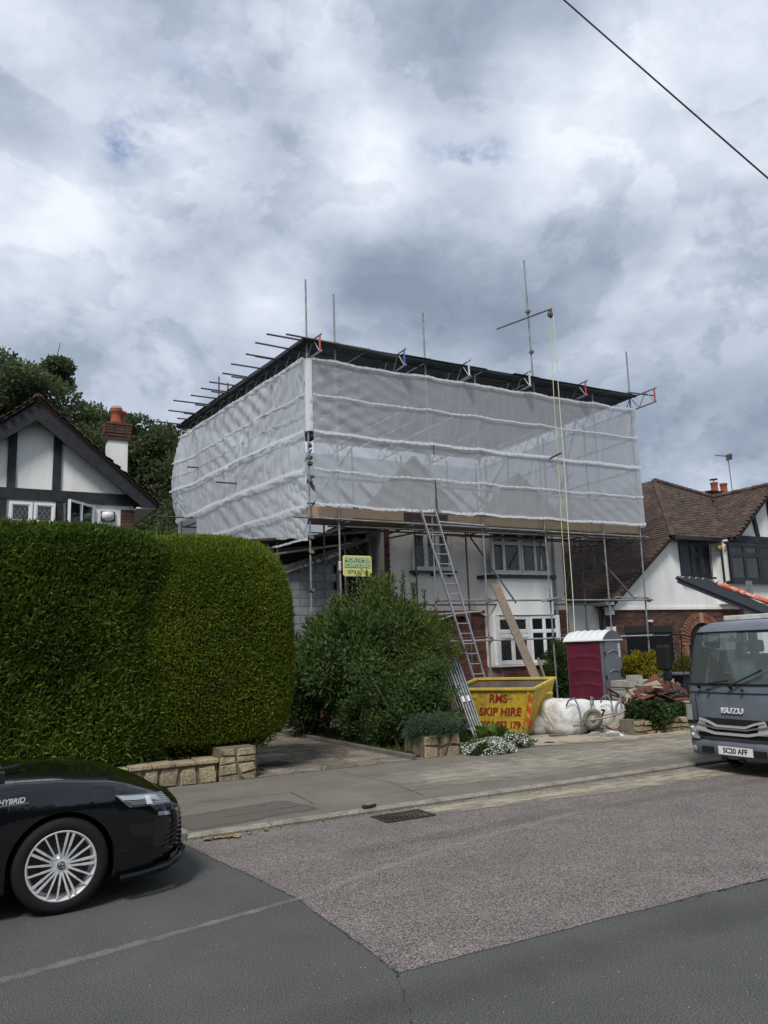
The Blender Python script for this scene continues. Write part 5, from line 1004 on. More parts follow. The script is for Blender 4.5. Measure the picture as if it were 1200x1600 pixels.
# low wall with ivy at right, yellow bush, dark shrubs
lw = thing('ivy_wall', 'low rubble wall of flat stones under the ivy right of the rubble', 'wall', (12.6, 11.7, 0)); MB().box(11.85, 14.6, 11.62, 12.0, 0, .34).build('wall_core', stone_mo, lw); rubble(lw, 11.85, 14.6, .02, .33, 11.62, 11, 3, .05, .3, .010)
ivy = leafmat('ivy_leaf', (.020, .035, .012), (.050, .085, .026), (.13, .17, .08), .15, 1.5)
shrub('ivy_clump', 'dark green ivy clump draped over the low wall left of the truck', 'ivy', (12.52, 11.85, .38), (.50, .34, .26), 11000, ivy, .055, .05, .8, 61, lump=.14, base=(12.4, 11.9, .2), p=2.6, clumps=150, zmin=.16); shrub('ivy_clump', 'smaller lighter ivy clump on the low wall beside the truck', 'ivy', (13.30, 11.9, .32), (.55, .33, .22), 6500, ivy, .055, .05, .8, 62, lump=.14, base=(13.4, 11.9, .2), p=2.6, clumps=100, zmin=.14)
gold = leafmat('golden_leaf', (.13, .11, .010), (.30, .25, .018), (.42, .36, .05), .3, 2)
shrub('yellow_bush', 'rounded golden yellow bush behind the portable toilet', 'bush', (16.9, 16.0, 1.15), (.62, .55, .42), 9000, gold, .07, .035, .6, 63, base=(16.9, 16.1, .05), lump=.08); shrub('olive_bush', 'olive green bush between the yellow bush and the truck', 'bush', (18.1, 15.3, .95), (.62, .6, .55), 7000, leafmat('olive', (.06, .065, .015), (.13, .13, .03), (.2, .17, .04), .3), .07, .03, .6, 64, base=(18.1, 15.3, .05))
shrub('dark_yard_bush', 'dark bush against the house wall behind the hoist rope', 'bush', (15.6, 17.75, 1.0), (.75, .5, 1.0), 8000, laurel, .10, .035, .6, 65, base=(15.5, 17.8, .05))
# trees beyond the left house
oak = leafmat('oak_leaf', (.070, .092, .045), (.130, .165, .075), (.20, .235, .115), .5, .5)
def tree(label, c, r, h0, n, seed, m_=oak, ln=.19):
    t = thing('oak_tree', label, 'tree', (c[0], c[1], -.05), group=None); rs = random.Random(seed); mb = MB()
    mb.path([(c[0], c[1], -.05), (c[0]+.2, c[1], h0*.6), (c[0], c[1], c[2])], .3, 9, rs=[.42, .32, .18]); mb.build('trunk', bark, t)
    nc = 84; d = sphere_pts(nc); d[:, 2] = np.where(d[:, 2] < -.5, -d[:, 2], d[:, 2]); cc = d*np.array(r)*rng.uniform(.45, 1.0, (nc, 1))+np.array(c); lb = MB()
    for q in cc[:36]: 
        s_ = Vector((c[0], c[1], c[2]-r[2]*rs.uniform(.1, .7))); e = Vector(q); mm = s_.lerp(e, .5)+Vector((rs.uniform(-.3, .3), 0, rs.uniform(.1, .5))); lb.path([s_, mm, e], .05, 5, rs=[.12, .07, .02])
        for _ in range(3): e2 = e+Vector((rs.uniform(-1, 1), rs.uniform(-1, 1), rs.uniform(-.3, 1))); lb.path([e.lerp(mm, .2), e2], .02, 4, rs=[.035, .012])
    lb.build('limbs', bark, t)
    n = int(n*2.0); w = rng.integers(0, nc, n); sz = rng.uniform(.65, 1.35, nc); off = sphere_pts(n)*(rng.random((n, 1))**.45)*sz[w][:, None]*np.array([1, 1, .62]); sub = vnoise(cc[w]+off, seed+7, 2.4)+.45*vnoise(cc[w]+off, seed+8, 6.0); keep = sub > -.42; P = (cc[w]+off)[keep]
    leaves('crown', P, off[keep]+np.array([0, 0, .4]), ln, ln*.62, m_, t, .9); return t
tree('tall oak tree behind the left gable, reaching highest at the frame edge', (1.5, 36.2, 10.6), (5.4, 3.6, 5.0), 6, 52000, 71); tree('oak tree directly behind the brick chimney', (7.0, 36.5, 8.8), (3.7, 3.0, 4.3), 5, 42000, 72)
tree('oak tree between the chimney and the white sheeting', (9.6, 34.6, 7.2), (3.2, 2.8, 4.2), 4, 36000, 73); tree('dark oak beyond the left frame edge, mostly hidden by the gable', (-2.8, 34.0, 10.0), (4.4, 3.6, 5.0), 5, 36000, 74)
tree('low dark tree filling the gap behind the left house eaves', (7.4, 32.0, 4.6), (3.0, 2.2, 2.8), 3, 20000, 75)
# stone wall under the hedge
sw = thing('stone_wall', 'low sandstone garden wall with end pier under the tall hedge', 'wall', (2.5, 12.0, 0))
MB().box(-4, 3.60, 11.86, 12.2, -.02, .34).build('wall_core', stone_mo, sw); rubble(sw, .6, 3.60, .02, .30, 11.86, 11, 1, .03, .33, .012); 
for i in range(9): MB().box(.7+i*.325, .7+i*.325+.312, 11.80, 12.2, .305, .365+random.uniform(-.01, .01)).build('coping_stone', stone_m, sw, bevel=.012)
MB().box(3.62, 4.18, 11.80, 12.35, -.02, .50).build('pier_core', stone_mo, sw); rubble(sw, 3.61, 4.19, .02, .50, 11.80, 2, 4, .028, .25, .010)
for k in range(4): MB().box(4.18, 4.205, 11.85+k*.12, 11.95+k*.12, .03+.1*k, .12+.1*k).build('stone', stone_m, sw)
st = MB().add([(3.0, 11.78, .05), (3.04, 11.78, .05), (3.16, 11.79, .26), (3.12, 11.79, .27)], [(0, 1, 2, 3)]); 
# unseen greenery added behind the camera to darken reflections in paint and glass
n = 26000; P = np.stack([rng.uniform(-45, 60, n), rng.normal(-13, .9, n), rng.uniform(0, 4.6, n)], 1); P[:, 2] *= (1+.25*np.sin(P[:, 0]*.35)+.15*np.sin(P[:, 0]*1.1)); tl = leaves('reflection_hedge', P, sphere_pts(n), .7, .5, oak, jit=.8); tag(tl, kind='stuff', label='unseen row of greenery added across the road for dark reflections', cat='reflection_hedge'); MB().box(-45, 60, -14.2, -13.4, -.06, 3.8).build('reflection_hedge_core', core_m, tl)
# ================================================================ skip
skip_y = mat('skip_yellow', (.54, .365, .035), .6, (.24, .17, .06), 2.6, fine=(12, .18), thr=(.48, .74), bump=.3, bscale=10)
skip_in = mat('skip_inside', (.16, .125, .095), .9, (.09, .075, .06), 3); red_l = mat('skip_red_paint', (.26, .025, .018), .7, (.34, .16, .05), 14, thr=(.55, .8)); chev = mat('reflective_red', (.75, .07, .03), .4, (.6, .2, .05), 16, thr=(.6, .8))
sk = thing('skip', 'yellow steel hire skip with red lettering in front of the brick bay', 'skip', (10.08, 13.66, .06)); sk.rotation_euler = (R(2.5), 0, R(-60.2))
# local: x along the lettered face, y away, z up
Wt, Wb, Hh, D0, D1 = .915, .62, .94, -.12, 1.15
fl, fr_, bl, br = (-Wt, D0, Hh), (Wt, D0, Hh), (-Wt, D1, Hh+.10), (Wt, D1, Hh+.10)
fb, frb, bb, brb = (-Wb, .02, 0), (Wb, .02, 0), (-Wb, 1.05, 0), (Wb, 1.05, 0)
def quadwall(nm, P, m_, t=.012):
    c = sum((Vector(p) for p in (fb, frb, bb, brb, fl, fr_, bl, br)), Vector())/8; P = [Vector(p) for p in P]; n = (P[1]-P[0]).cross(P[2]-P[0]).normalized(); n = n if n.dot(c-P[0]) > 0 else -n
    MB().prism(P, n*t*.4).build(nm, skip_y, sk, local=True); MB().prism([p+n*(t*.4+.001) for p in P], n*t*.6).build('inner_skin', skip_in, sk, local=True)
quadwall('front_wall', [fb, frb, fr_, fl], skip_y); quadwall('back_wall', [bb, brb, br, bl], skip_y); quadwall('end_wall', [fb, bb, bl, fl], skip_y); quadwall('end_wall', [frb, brb, br, fr_], skip_y); MB().prism([fb, frb, brb, bb], (0, 0, .012)).build('floor', skip_in, sk, local=True)
rim = MB()
for a, b in ((fl, fr_), (fr_, br), (br, bl), (bl, fl)): rim.bar(Vector(a)+Vector((0, 0, .0)), Vector(b), .075, .055)
rim.build('rim', mat('rim_yellow', (.62, .44, .05), .5, (.42, .32, .10), 6), sk, local=True, bevel=.008)
fa = frame_mat((0, -.052, .5), (1, 0, 0), (0, -.14, .93))     # plane of the lettered face
def fpt(x, h, d=.006): # point on front face at x, height h (along)
    t = h/.93; return Vector((x, .02-.14*t-d, h))
for s_, h, sz, xs in (('RMS', .74, .235, .95), ('SKIP HIRE', .47, .225, .98), ('0208 853 1796', .20, .205, .80)):
    c = fpt(.09, h); tx = textmesh('lettering', s_, sz, red_l, sk, frame_mat(c, (1, 0, 0), (0, -.14, .93)), ext=.001, bold=.007, shear=.25, xs=xs)
ed = MB()
for s in (-1, 1):   # edge posts and chevrons
    MB().bar(fpt(s*.50, 0, .01), fpt(s*.79, .88, .01), .05, .03, up=(0, -1, 0)).build('upright', skip_y, sk, local=True)
    for k, h in enumerate((.30, .52, .74)):
        x = s*(.575+.24*(h/.93))+s*.04; w = .05; h2 = .055
        if s < 0: q = [fpt(x-w, h-h2-.02), fpt(x+w, h-.02), fpt(x+w, h+h2+.05), fpt(x-w, h+h2-.02)]
        else: q = [fpt(x-w, h-.0), fpt(x, h-h2-.04), fpt(x+w, h), fpt(x, h+h2+.04)]
        MB().prism(q, (0, .003, 0)).build('chevron', chev, sk, local=True)
for i in range(9): MB().bar(fpt(-.62+i*.04+(.7 if i > 5 else 0), .72, .004), fpt(-.60+i*.04+(.7 if i > 5 else 0), .76, .004), .012, .002, up=(0, -1, 0)).build('scratch_mark', timber_b, sk, local=True)
for s in (-1, 1):
    MB().tube((s*.93, .6, .78), (s*1.03, .6, .78), .03, 10).build('lifting_lug', skip_y, sk, local=True)
for i in range(7): MB().bar((random.uniform(-.5, .5), random.uniform(.15, .9), .12+.05*i), (random.uniform(-.5, .5), random.uniform(.15, .9), .2+.05*i), .12, .03).build('scrap_board', wood_o, sk, local=True)
for i in range(3): MB().obox((.80-.0*i, .95-.1*i, .93), (.03, .10, 0), (.005, -.002, .0), (.10, 0, .05)).build('white_scrape', white_p, sk, local=True)
# offcut and brick by the skip
tag(MB().obox((9.75, 12.95, .12), (.05, -.03, 0), (.02, .03, 0), (.0, 0, .09)).build('timber_offcut', wood_n, bevel=.006), 'pale timber offcut standing against the foot of the skip', 'offcut')
tag(MB().obox((9.60, 13.0, .13), (.16, -.1, -.07), (.03, .05, 0), (.02, 0, .04)).build('pale_slab', block_l, bevel=.006), 'pale broken slab lying tilted at the left foot of the skip', 'slab')
tag(MB().lathe([(0, .02), (.09, .018), (.11, .006), (.10, 0)], (9.96, 11.91, .05), n=14).build('bucket_lid', black_p), 'small black round lid lying on the sand in front of the skip', 'lid')
sv = thing('shovel', 'dirty shovel with wooden handle lying between the skip and the white bags', 'shovel', (10.75, 12.8, .05)); MB().bar((10.62, 12.7, .09), (10.95, 12.55, .07), .16, .02).build('blade', wood_o, sv, bevel=.006); MB().tube((10.75, 12.62, .10), (10.72, 12.95, .55), .014, 7).build('handle', wood_o, sv)
# ================================================================ barriers leaning by the shrub
galv = mat('barrier_galv', (.34, .37, .39), .42, (.24, .26, .28), 6, metal=.5)
for k in range(5):
    t = thing('barrier_panel', ['galvanised barrier frame, rightmost of the leaning stack', 'second barrier frame from the right in the leaning stack', 'third barrier frame from the right in the leaning stack', 'fourth barrier frame from the right in the leaning stack', 'galvanised barrier frame, leftmost of the leaning stack'][k], 'barrier', (9.78-.085*k, 13.6, .04), group='barrier panels leaning beside the skip')
    b = Vector((9.68-.082*k, 13.56-.03*k, .05)); tp = Vector((9.52-.072*k, 14.28-.02*k, 1.80-.03*k)); d = Vector((-.95, .25, .12)).normalized(); up = (tp-b).normalized(); P = [b]
    for a in np.linspace(0, PI/2, 7): P.append(tp-up*.0+up*(.22*math.sin(a))+d*(.22*(1-math.cos(a))))
    P.append(P[-1]+d*.9); P.append(P[-1]+d*.05); MB().path(P, .021, 8).build('frame_tube', galv, t)
    far = P[-1]-up*1.7; MB().tube(P[-1], far, .021, 7).build('leg', galv, t)
    inf = MB(); 
    for q in range(1, 8): s_ = b+up*.2+d*(.12*q); inf.tube(s_, s_+up*1.62, .007, 5)
    inf.tube(b+up*.2, b+up*.2+d*1.0, .012, 6); inf.build('infill_bars', galv, t)
    if k in (1, 3): MB().tube(b+up*.78-Vector((.02, .02, 0)), b+up*.90-Vector((.02, .02, 0)), .032, 8).build('white_clip', white_p, t)
# ================================================================ portable toilet
loo = thing('portable_toilet', 'maroon and grey portable toilet with white ribbed roof standing by the scaffolding', 'portable toilet', (15.08, 15.98, .05)); loo.rotation_euler = (0, 0, R(-71))
maroon = mat('maroon_plastic', (.118, .017, .036), .45, (.085, .013, .027), 2); greyp = mat('grey_plastic', (.13, .14, .15), .5, (.10, .105, .115), 3); whp = mat('white_plastic', (.68, .70, .72), .4)
h = .52
def wave_panel(nm, x0, x1, z0, z1, y, m_, nw=3, axis='x', s=-1):
    nu_, nv = 20, 60; G = []
    for j in range(nv+1):
        z = z0+(z1-z0)*j/nv; row = []
        for i in range(nu_+1):
            u = i/nu_; x = x0+(x1-x0)*u; v = (z-z0)/(z1-z0)*(nw+1); fr = v-.35*math.sin(u*PI)*.6-.3; d = .018*max(0, math.cos((fr % 1-.5)*2*PI*2.2) if abs(fr % 1-.5) < .23 else 0)*(1 if .08 < u < .92 else 0)
            row.append((x, y+s*d, z) if axis == 'x' else (y+s*d, x, z))
        G.append(row)
    return MB().grid(G).build(nm, m_, loo, local=True)
MB().box(-h, h, -h, h, 0, 1.86).build('cabin', greyp, loo, local=True, bevel=.02)
wave_panel('side_panel', -h+.02, h-.06, .06, 1.84, -h-.004, maroon, 4)
wave_panel('side_panel', -h+.02, h-.02, .06, 1.84, h+.004, maroon, 4, s=1)
MB().box(-h-.004, h+.004, -h-.03, -h+.01, 1.845, 1.90).build('top_trim', mat('maroon_d', (.12, .012, .03), .5), loo, local=True); MB().box(h-.055, h+.012, -h-.012, -h+.05, .02, 1.86).build('corner_post', greyp, loo, local=True)
dr = MB().prism([(h+.004, -h+.10, .10), (h+.004, h-.06, .10), (h+.004, h-.06, 1.78)]+[(h+.004, (math.cos(a))*(h-.08)+.02, 1.78+.16*math.sin(a)) for a in np.linspace(0, PI, 9)][1:-1]+[(h+.004, -h+.10, 1.78)], (.022, 0, 0)).build('door', mat('door_grey', (.16, .17, .18), .5), loo, local=True)
for z in (.55, 1.05, 1.55):
    pts = [(h+.032, -.28+.56*i/10, z+.06*math.sin(i/10*PI)) for i in range(11)]; MB().path(pts, .016, 6).build('door_rib', mat('door_grey2', (.20, .21, .22), .5), dr, local=True)
for z in (.35, .9, 1.5): MB().box(h+.01, h+.035, -h+.06, -h+.10, z, z+.09).build('hinge', black_p, dr, local=True)
MB().box(h+.03, h+.045, .34, .42, .92, 1.12).build('latch', black_p, dr, local=True); MB().box(h+.028, h+.032, .30, .42, 1.42, 1.78).build('notice', mat('notice_white', (.62, .66, .68), .6, (.20, .30, .36), 22, thr=(.5, .56)), dr, local=True)
G = []
for j in range(33):      # domed roof with raised ribs
    y = -h-.06+(2*h+.12)*j/32; row = []
    for i in range(41):
        x = -h-.05+(2*h+.10)*i/40; e = math.sin(PI*j/32); z = 1.87+.26*max(0, e)**.7 + .026*max(0, math.cos(x*2*PI/.20))*(1 if .1 < j/32 < .92 and abs(x) < h-.05 else 0); row.append((x, y, z))
    G.append(row)
rf = MB().grid(G); n_ = 41
rf.prism([(-h-.05, -h-.06, 1.865), (h+.05, -h-.06, 1.865), (h+.05, h+.06, 1.865), (-h-.05, h+.06, 1.865)], (0, 0, .028)); rf.build('roof', whp, loo, local=True)
for s in (-1, 1): MB().prism([(s*(h+.049), -h-.06+(2*h+.12)*j/16, 1.87+.26*max(0, math.sin(PI*j/16))**.7) for j in range(17)], (-s*.03, 0, 0)).build('roof_end', greyp if s > 0 else whp, loo, local=True)
MB().box(-h-.03, h+.03, -h-.03, h+.03, -.0, .06).build('base_skid', black_p, loo, local=True)
# ================================================================ bulk bags
bag_m = mat('woven_bag', (.66, .66, .64), .75, (.36, .32, .26), 4.5, bump=1.2, bscale=14, thr=(.5, .8)); strap_m = mat('bag_strap', (.20, .205, .24), .8)
def bulkbag(label, c, r, seed, marks=False):
    t = thing('bulk_bag', label, 'bag', (c[0], c[1], .05), group='white builders bags of rubble'); nu_, nv = 96, 54; V = []
    a = np.linspace(0, 2*PI, nu_, endpoint=False); b = np.linspace(-PI/2, PI/2, nv); A2, B2 = np.meshgrid(a, b); d = np.stack([np.cos(B2)*np.cos(A2), np.cos(B2)*np.sin(A2), np.sin(B2)], -1).reshape(-1, 3); p = 5.0; k = (np.abs(d)**p).sum(1)**(-1/p)
    k = k*(1+.05*vnoise(d, seed, 2.5)+.018*vnoise(d, seed+1, 7)+.022*vnoise(d*np.array([1, 1, .12]), seed+2, 15)+.008*vnoise(d, seed+3, 30)); V = d*k[:, None]*np.array(r)+np.array([c[0], c[1], r[2]+.03]); V[:, 2] = np.maximum(V[:, 2]-.03, .05); sag_ = 1+.10*np.sin(np.clip((V[:, 2])/(2*r[2]), 0, 1)*PI); V[:, :2] = (V[:, :2]-np.array(c[:2]))*sag_[:, None]+np.array(c[:2])
    F = [(i*nu_+j, i*nu_+(j+1) % nu_, (i+1)*nu_+(j+1) % nu_, (i+1)*nu_+j) for i in range(nv-1) for j in range(nu_)]; obj('sack', npmesh('sack', V-np.array(t.location), F, bag_m, True), t)
    return t
b1 = bulkbag('large white builders bag with blue grey straps just right of the skip', (11.38, 13.0), (.46, .46, .37), 81); b2 = bulkbag('second white builders bag behind the barrow wheel', (12.42, 13.12), (.40, .38, .31), 82); b3 = bulkbag('half hidden white bag squeezed between the skip and the large bag', (11.05, 13.55), (.34, .34, .22), 83)
for t_, cx_, cy_, rx_ in ((b1, 11.38, 12.98, .46), (b2, 12.42, 13.16, .38)):
    for s in (-1, 1):
        P = [(cx_+s*rx_*.78-.05, cy_-.45, .62), (cx_+s*rx_*.72-.05, cy_-.50, .74), (cx_+s*rx_*.5, cy_-.50, .78), (cx_+s*rx_*.35, cy_-.54, .62), (cx_+s*rx_*.36, cy_-.60, .34), (cx_+s*rx_*.40, cy_-.57, .14)]; mb = MB()
        for a, b in zip(P, P[1:]): mb.bar(a, b, .035, .01, up=(0, -1, 0))
        mb.build('strap', strap_m, t_)
MB().bar((11.0, 12.41, .25), (11.9, 12.42, .20), .035, .008, up=(0, -1, 0)).build('seam_tape', strap_m, b1); textmesh('print', '7', .20, black_p, b1, Matrix.Translation(-b1.location) @ frame_mat((11.80, 12.385, .44), (1, -.1, -.25), (.2, 0, 1)), ext=.002, bold=.01)
# wheelbarrow tipped over
wbr = thing('wheelbarrow', 'overturned dusty wheelbarrow with its pneumatic wheel up against the bags', 'wheelbarrow', (12.2, 12.3, .05)); dusty = mat('dusty_rubber', (.20, .185, .155), .95, (.12, .11, .095), 8); dustm = mat('dusty_metal', (.34, .31, .26), .9, (.24, .22, .18), 6)
wc = Vector((11.42, 12.28, .36)); tyre = [(.165+.045*math.cos(a), .042*math.sin(a)) for a in np.linspace(0, 2*PI, 12, endpoint=False)]
Mw = Matrix.Translation(wc) @ Matrix.Rotation(R(-22), 4, 'Z') @ Matrix.Rotation(R(8), 4, 'X')
MB().lathe(tyre, axis='y', n=26, closed=True).build('tyre', dusty, wbr, local=False, xf=Mw); wh_ = MB().lathe([(.0, -.03), (.04, -.035), (.05, -.015), (.11, -.01), (.13, -.03), (.13, .03), (.11, .01), (0, .02)], axis='y', n=26).build('hub', dustm, wbr, xf=Mw)
mb = MB(); mb.path([(11.25, 12.18, .36), (11.6, 12.12, .38), (12.0, 12.10, .44), (12.45, 12.3, .50), (12.62, 12.5, .42), (12.66, 12.55, .62), (12.78, 12.6, .78), (12.98, 12.65, .72), (13.02, 12.7, .5)], .016, 7); mb.path([(11.3, 12.4, .36), (12.1, 12.4, .42), (12.5, 12.7, .55), (12.8, 12.85, .66)], .016, 7); mb.build('frame', dustm, wbr)
MB().prism([(11.75, 12.0, .06), (12.45, 11.98, .50), (12.7, 12.5, .62), (12.0, 12.6, .14)], (.02, .03, -.03)).build('tray', mat('dusty_board', (.30, .27, .22), .95, (.22, .20, .165), 4), wbr)
# ================================================================ rubble and timber
redw = mat('mahogany_board', (.13, .050, .030), .8, (.075, .032, .022), 4, var=.35); palew = mat('pale_timber', (.34, .28, .20), .9, (.22, .18, .13), 5, var=.25); rubm = mat('rubble', (.30, .28, .245), 1.0, (.18, .165, .14), 6, bump=2, bscale=20, var=.2)
pile = thing('timber_heap', 'heap of broken brown boards and doors between the block pack and the truck', 'timber heap', (14.2, 13.3, .05)); rs = random.Random(5)
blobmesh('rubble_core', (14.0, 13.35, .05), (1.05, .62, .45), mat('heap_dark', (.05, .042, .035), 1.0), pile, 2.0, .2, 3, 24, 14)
for i in range(74):
    x = rs.uniform(12.9, 15.2); y = rs.uniform(12.65, 13.9); zm = .10+.72*math.exp(-((x-14.1)/.85)**2)*math.exp(-((y-13.3)/.7)**2); z = zm*rs.uniform(.8, 1.1); a = rs.gauss(.0, .6)+(-.25 if x > 14 else .2); l = rs.uniform(.3, .85); tl_ = rs.gauss(0, .22)
    d = Vector((math.cos(a), math.sin(a)*.6, tl_)).normalized(); c = Vector((x, y, z+.06)); MB().bar(c-d*l/2, c+d*l/2, rs.choice((.06, .09, .14, .20)), rs.choice((.02, .03, .04)), up=(rs.uniform(-.35, .35), rs.uniform(-.7, .1), 1)).build('board', rs.choice((redw, redw, redw, palew, rust_m)), pile)
for i in range(46):
    t = rs.random(); x = 13.1+1.9*t; z = .42+.42*math.sin(min(1, (t+.12)*1.3)*PI)*rs.uniform(.6, 1.1); l = rs.uniform(.35, .75); d = Vector((1, rs.gauss(0, .22), rs.gauss(-.05, .16))).normalized(); c = Vector((x, rs.uniform(12.42, 12.8), z)); MB().bar(c-d*l/2, c+d*l/2, rs.choice((.05, .09, .13, .2)), rs.choice((.015, .025, .035)), up=(rs.uniform(-.2, .2), rs.uniform(-1.2, -.2), 1)).build('board', rs.choice((redw, redw, redw, palew, rust_m, redw)), pile)
for i in range(34):
    x = rs.uniform(11.85, 12.75); c = Vector((x, rs.uniform(11.9, 12.3), .07+rs.random()*.34*min(1, (x-11.7)*1.6))); l = rs.uniform(.25, .6); d = Vector((1, rs.gauss(0, .3), rs.gauss(.1, .2))).normalized(); MB().bar(c-d*l/2, c+d*l/2, rs.uniform(.02, .08), .015, up=(0, -.8, 1)).build('lath', rs.choice((redw, redw, palew, wood_o)), pile)
for (p, q, w, m_) in (((13.35, 12.9, .62), (14.0, 12.8, 1.02), .34, redw), ((14.0, 12.7, .98), (15.0, 12.75, .55), .26, redw), ((12.9, 12.75, .50), (14.7, 12.6, .50), .14, palew), ((13.1, 12.85, .75), (13.9, 12.75, .92), .20, palew), ((13.2, 12.7, .82), (14.2, 12.6, .80), .22, rust_m)): MB().bar(p, q, w, .035, up=(.2, -.8, .8)).build('board', m_, pile)
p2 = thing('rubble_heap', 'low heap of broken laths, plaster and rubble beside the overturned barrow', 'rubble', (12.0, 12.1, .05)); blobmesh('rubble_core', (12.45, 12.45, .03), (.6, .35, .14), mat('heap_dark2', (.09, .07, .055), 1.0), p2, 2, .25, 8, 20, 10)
for i in range(60):
    x, y = rs.uniform(11.4, 12.9), rs.uniform(11.95, 12.6); z = .07+.26*math.exp(-((x-12.5)/.45)**2)*rs.uniform(.5, 1.2)*min(1, (y-11.8)*2); d = Vector((rs.gauss(0, 1), rs.gauss(0, .5), rs.gauss(0, .15))).normalized(); l = rs.uniform(.10, .45); c = Vector((x, y, z)); MB().bar(c-d*l/2, c+d*l/2, rs.uniform(.02, .07), rs.uniform(.01, .03), up=(rs.uniform(-.4, .4), -.4, 1)).build('lath', rs.choice((redw, palew, palew, rubm)), p2)
for i in range(26):
    x, y = rs.uniform(11.2, 12.1), rs.uniform(11.7, 12.3); s = rs.uniform(.02, .06); MB().obox((x, y, .05+s*.6), (s, s*.3, s*.2), (-s*.3, s*.8, 0), (0, s*.2, s*.6)).build('rubble_lump', rs.choice((rubm, white_p, rubm)), p2)
cr_ = MB()
nn = 16; G = [[(11.35+.55*i/nn, 11.85+.22*j/8, .06+.09*rs.random()*math.sin(i/nn*PI)) for i in range(nn+1)] for j in range(9)]; tag(MB().grid(G, sm=False).build('crumpled_plastic', sheetmat('crumple', .15, .5, .3)), 'crumpled clear plastic sheet on the sand in front of the bags', 'plastic sheet')
# block pack
bp = thing('block_pack', 'strapped pack of pale concrete blocks left of the timber heap', 'blocks', (15.0, 14.9, .05)); bme = None
for k in range(4):
    for i in range(3 if k < 3 else 3):
        for j in range(2):
            if k == 3 and (i, j) in ((2, 1),): continue
            if bme is None: b_ = MB().box(-.216, .216, -.21, .21, -.104, .104).build('block', block_l, bp, local=True, bevel=.006); bme = b_.data
            else: b_ = obj('block', bme, bp); 
            b_.location = Vector((14.98+i*.44+rs.uniform(-.008, .008), 14.48+j*.43, .17+k*.213))-bp.location; b_.rotation_euler = (0, 0, rs.uniform(-.02, .02))
tag(obj('block', bme, bp), None); bpy.data.objects[bp.children[-1].name].location = Vector((14.95, 14.5, .17+4*.213-.04))-bp.location; bp.children[-1].scale = (.7, .6, .6)
for z in (.45, .75): MB().box(14.75, 14.76, 14.26, 15.13, z, z+.012).build('pack_strap', black_p, bp)
for x in (14.80, 15.02): MB().box(x, x+.012, 14.258, 14.266, .08, .90).build('pack_strap', black_p, bp)
# wheelie bin / dark box behind the heap
bn = thing('wheelie_bin', 'dark blue grey wheelie bin lying low behind the timber heap', 'bin', (16.9, 14.7, .05)); MB().prism([(16.6, 14.4, .05), (17.1, 14.4, .05), (17.2, 14.35, .98), (16.5, 14.35, .98)], (0, .6, 0)).build('body', mat('bin_blue', (.02, .026, .035), .5), bn, bevel=.02); MB().box(16.35, 17.25, 14.28, 15.05, .98, 1.03).build('lid', mat('bin_lid', (.09, .10, .11), .5), bn, bevel=.012)
# ================================================================ black hybrid saloon
carp = mat('car_black', (.004, .0045, .006), .12, spec=.25, coat=1.0); plas = mat('black_plastic', (.012, .012, .013), .6); rubr = mat('tyre_rubber', (.009, .009, .0095), .8); chrome = mat('chrome', (.70, .71, .73), .12, metal=1.0); rimm = mat('alloy_rim', (.62, .63, .64), .35, metal=.25, fine=(9, .05)); rimd = mat('alloy_recess', (.06, .06, .065), .5, metal=.5)
car = thing('black_car', 'glossy black hybrid saloon car parked at the kerb, front half in frame', 'car', (.84, 7.60, 0)); HWc = .92
def ip(x, xs, ys): return float(np.interp(x, xs, ys))
def hw(x): return ip(x, [-3.75, -3.5, -3.0, -1.5, .2, .5, .7, .82, .9, .97], [.55, .80, .89, .915, .92, .885, .83, .765, .70, .60])
def zsh(x): return ip(x, [-3.75, -3.3, -2.5, -1.2, -.5, 0, .35, .6, .78, .88, .97], [.86, .93, .97, .96, .945, .925, .885, .83, .775, .72, .66])
def zcl(x): return ip(x, [-3.75, -3.3, -2.9, -.55, -.35, 0, .35, .6, .78, .88, .97], [1.02, 1.08, 1.07, 1.045, 1.03, 1.005, .965, .915, .86, .80, .70])
def zbt(x, rw=.385):
    z = ip(x, [-3.75, -3.3, -2.6, .42, .6, .97], [.34, .27, .20, .20, .19, .21])
    for xc in (0, -2.82):
        if abs(x-xc) < rw: z = max(z, .345+math.sqrt(rw*rw-(x-xc)**2))
    return z
xs_ = sorted(set([round(v, 4) for v in list(np.linspace(-3.75, .97, 70))+[.384, .386, -.384, -.386, -2.82-.386, -2.82-.384, -2.82+.384, -2.82+.386]+list(.384*np.cos(np.linspace(0, PI, 25)))+list(-2.82+.384*np.cos(np.linspace(0, PI, 25)))+list(np.linspace(.5, .97, 22))]))
def nosex(x, z, y):
    w = max(0, min(1, (x-.35)/.62)); w2 = w*w*(3-2*w); dz = z-.50; return x - w2*(1.25*dz*dz if dz > 0 else .55*dz*dz) - w2*.10*(abs(y)/.6)**2*0
def prof(t, z): return ip(z, [.15, .3, .55, .75, .86, 1.0], [.955, .98, 1.0, .992, .965, .93])
G = []
for x in xs_:
    row = []; h_ = hw(x); zb, zs, zc = zbt(x), zsh(x), zcl(x); zb = min(zb, zs-.03)
    for k in range(9):
        z = zb+(zs-zb)*k/8; y = h_*prof(k, z)
        if abs(z-.80) < .02 and x < .3: y += .0
        row.append((x, y, z))
    for k in range(1, 9):
        t = k/8; y = h_*.935*(1-t); z = zs+(zc-zs)*math.sin(t*PI/2)**.8; z += .012*math.exp(-((t-.30)/.10)**2)*(1 if x > -.5 else 0); row.append((x, y, z))
    full = [(nosex(px_, pz, py), -py, pz) for px_, py, pz in row]+[(nosex(px_, pz, py), py, pz) for px_, py, pz in row[::-1][1:]]; G.append(full)
body = MB().grid(G).build('body', carp, car, local=True)
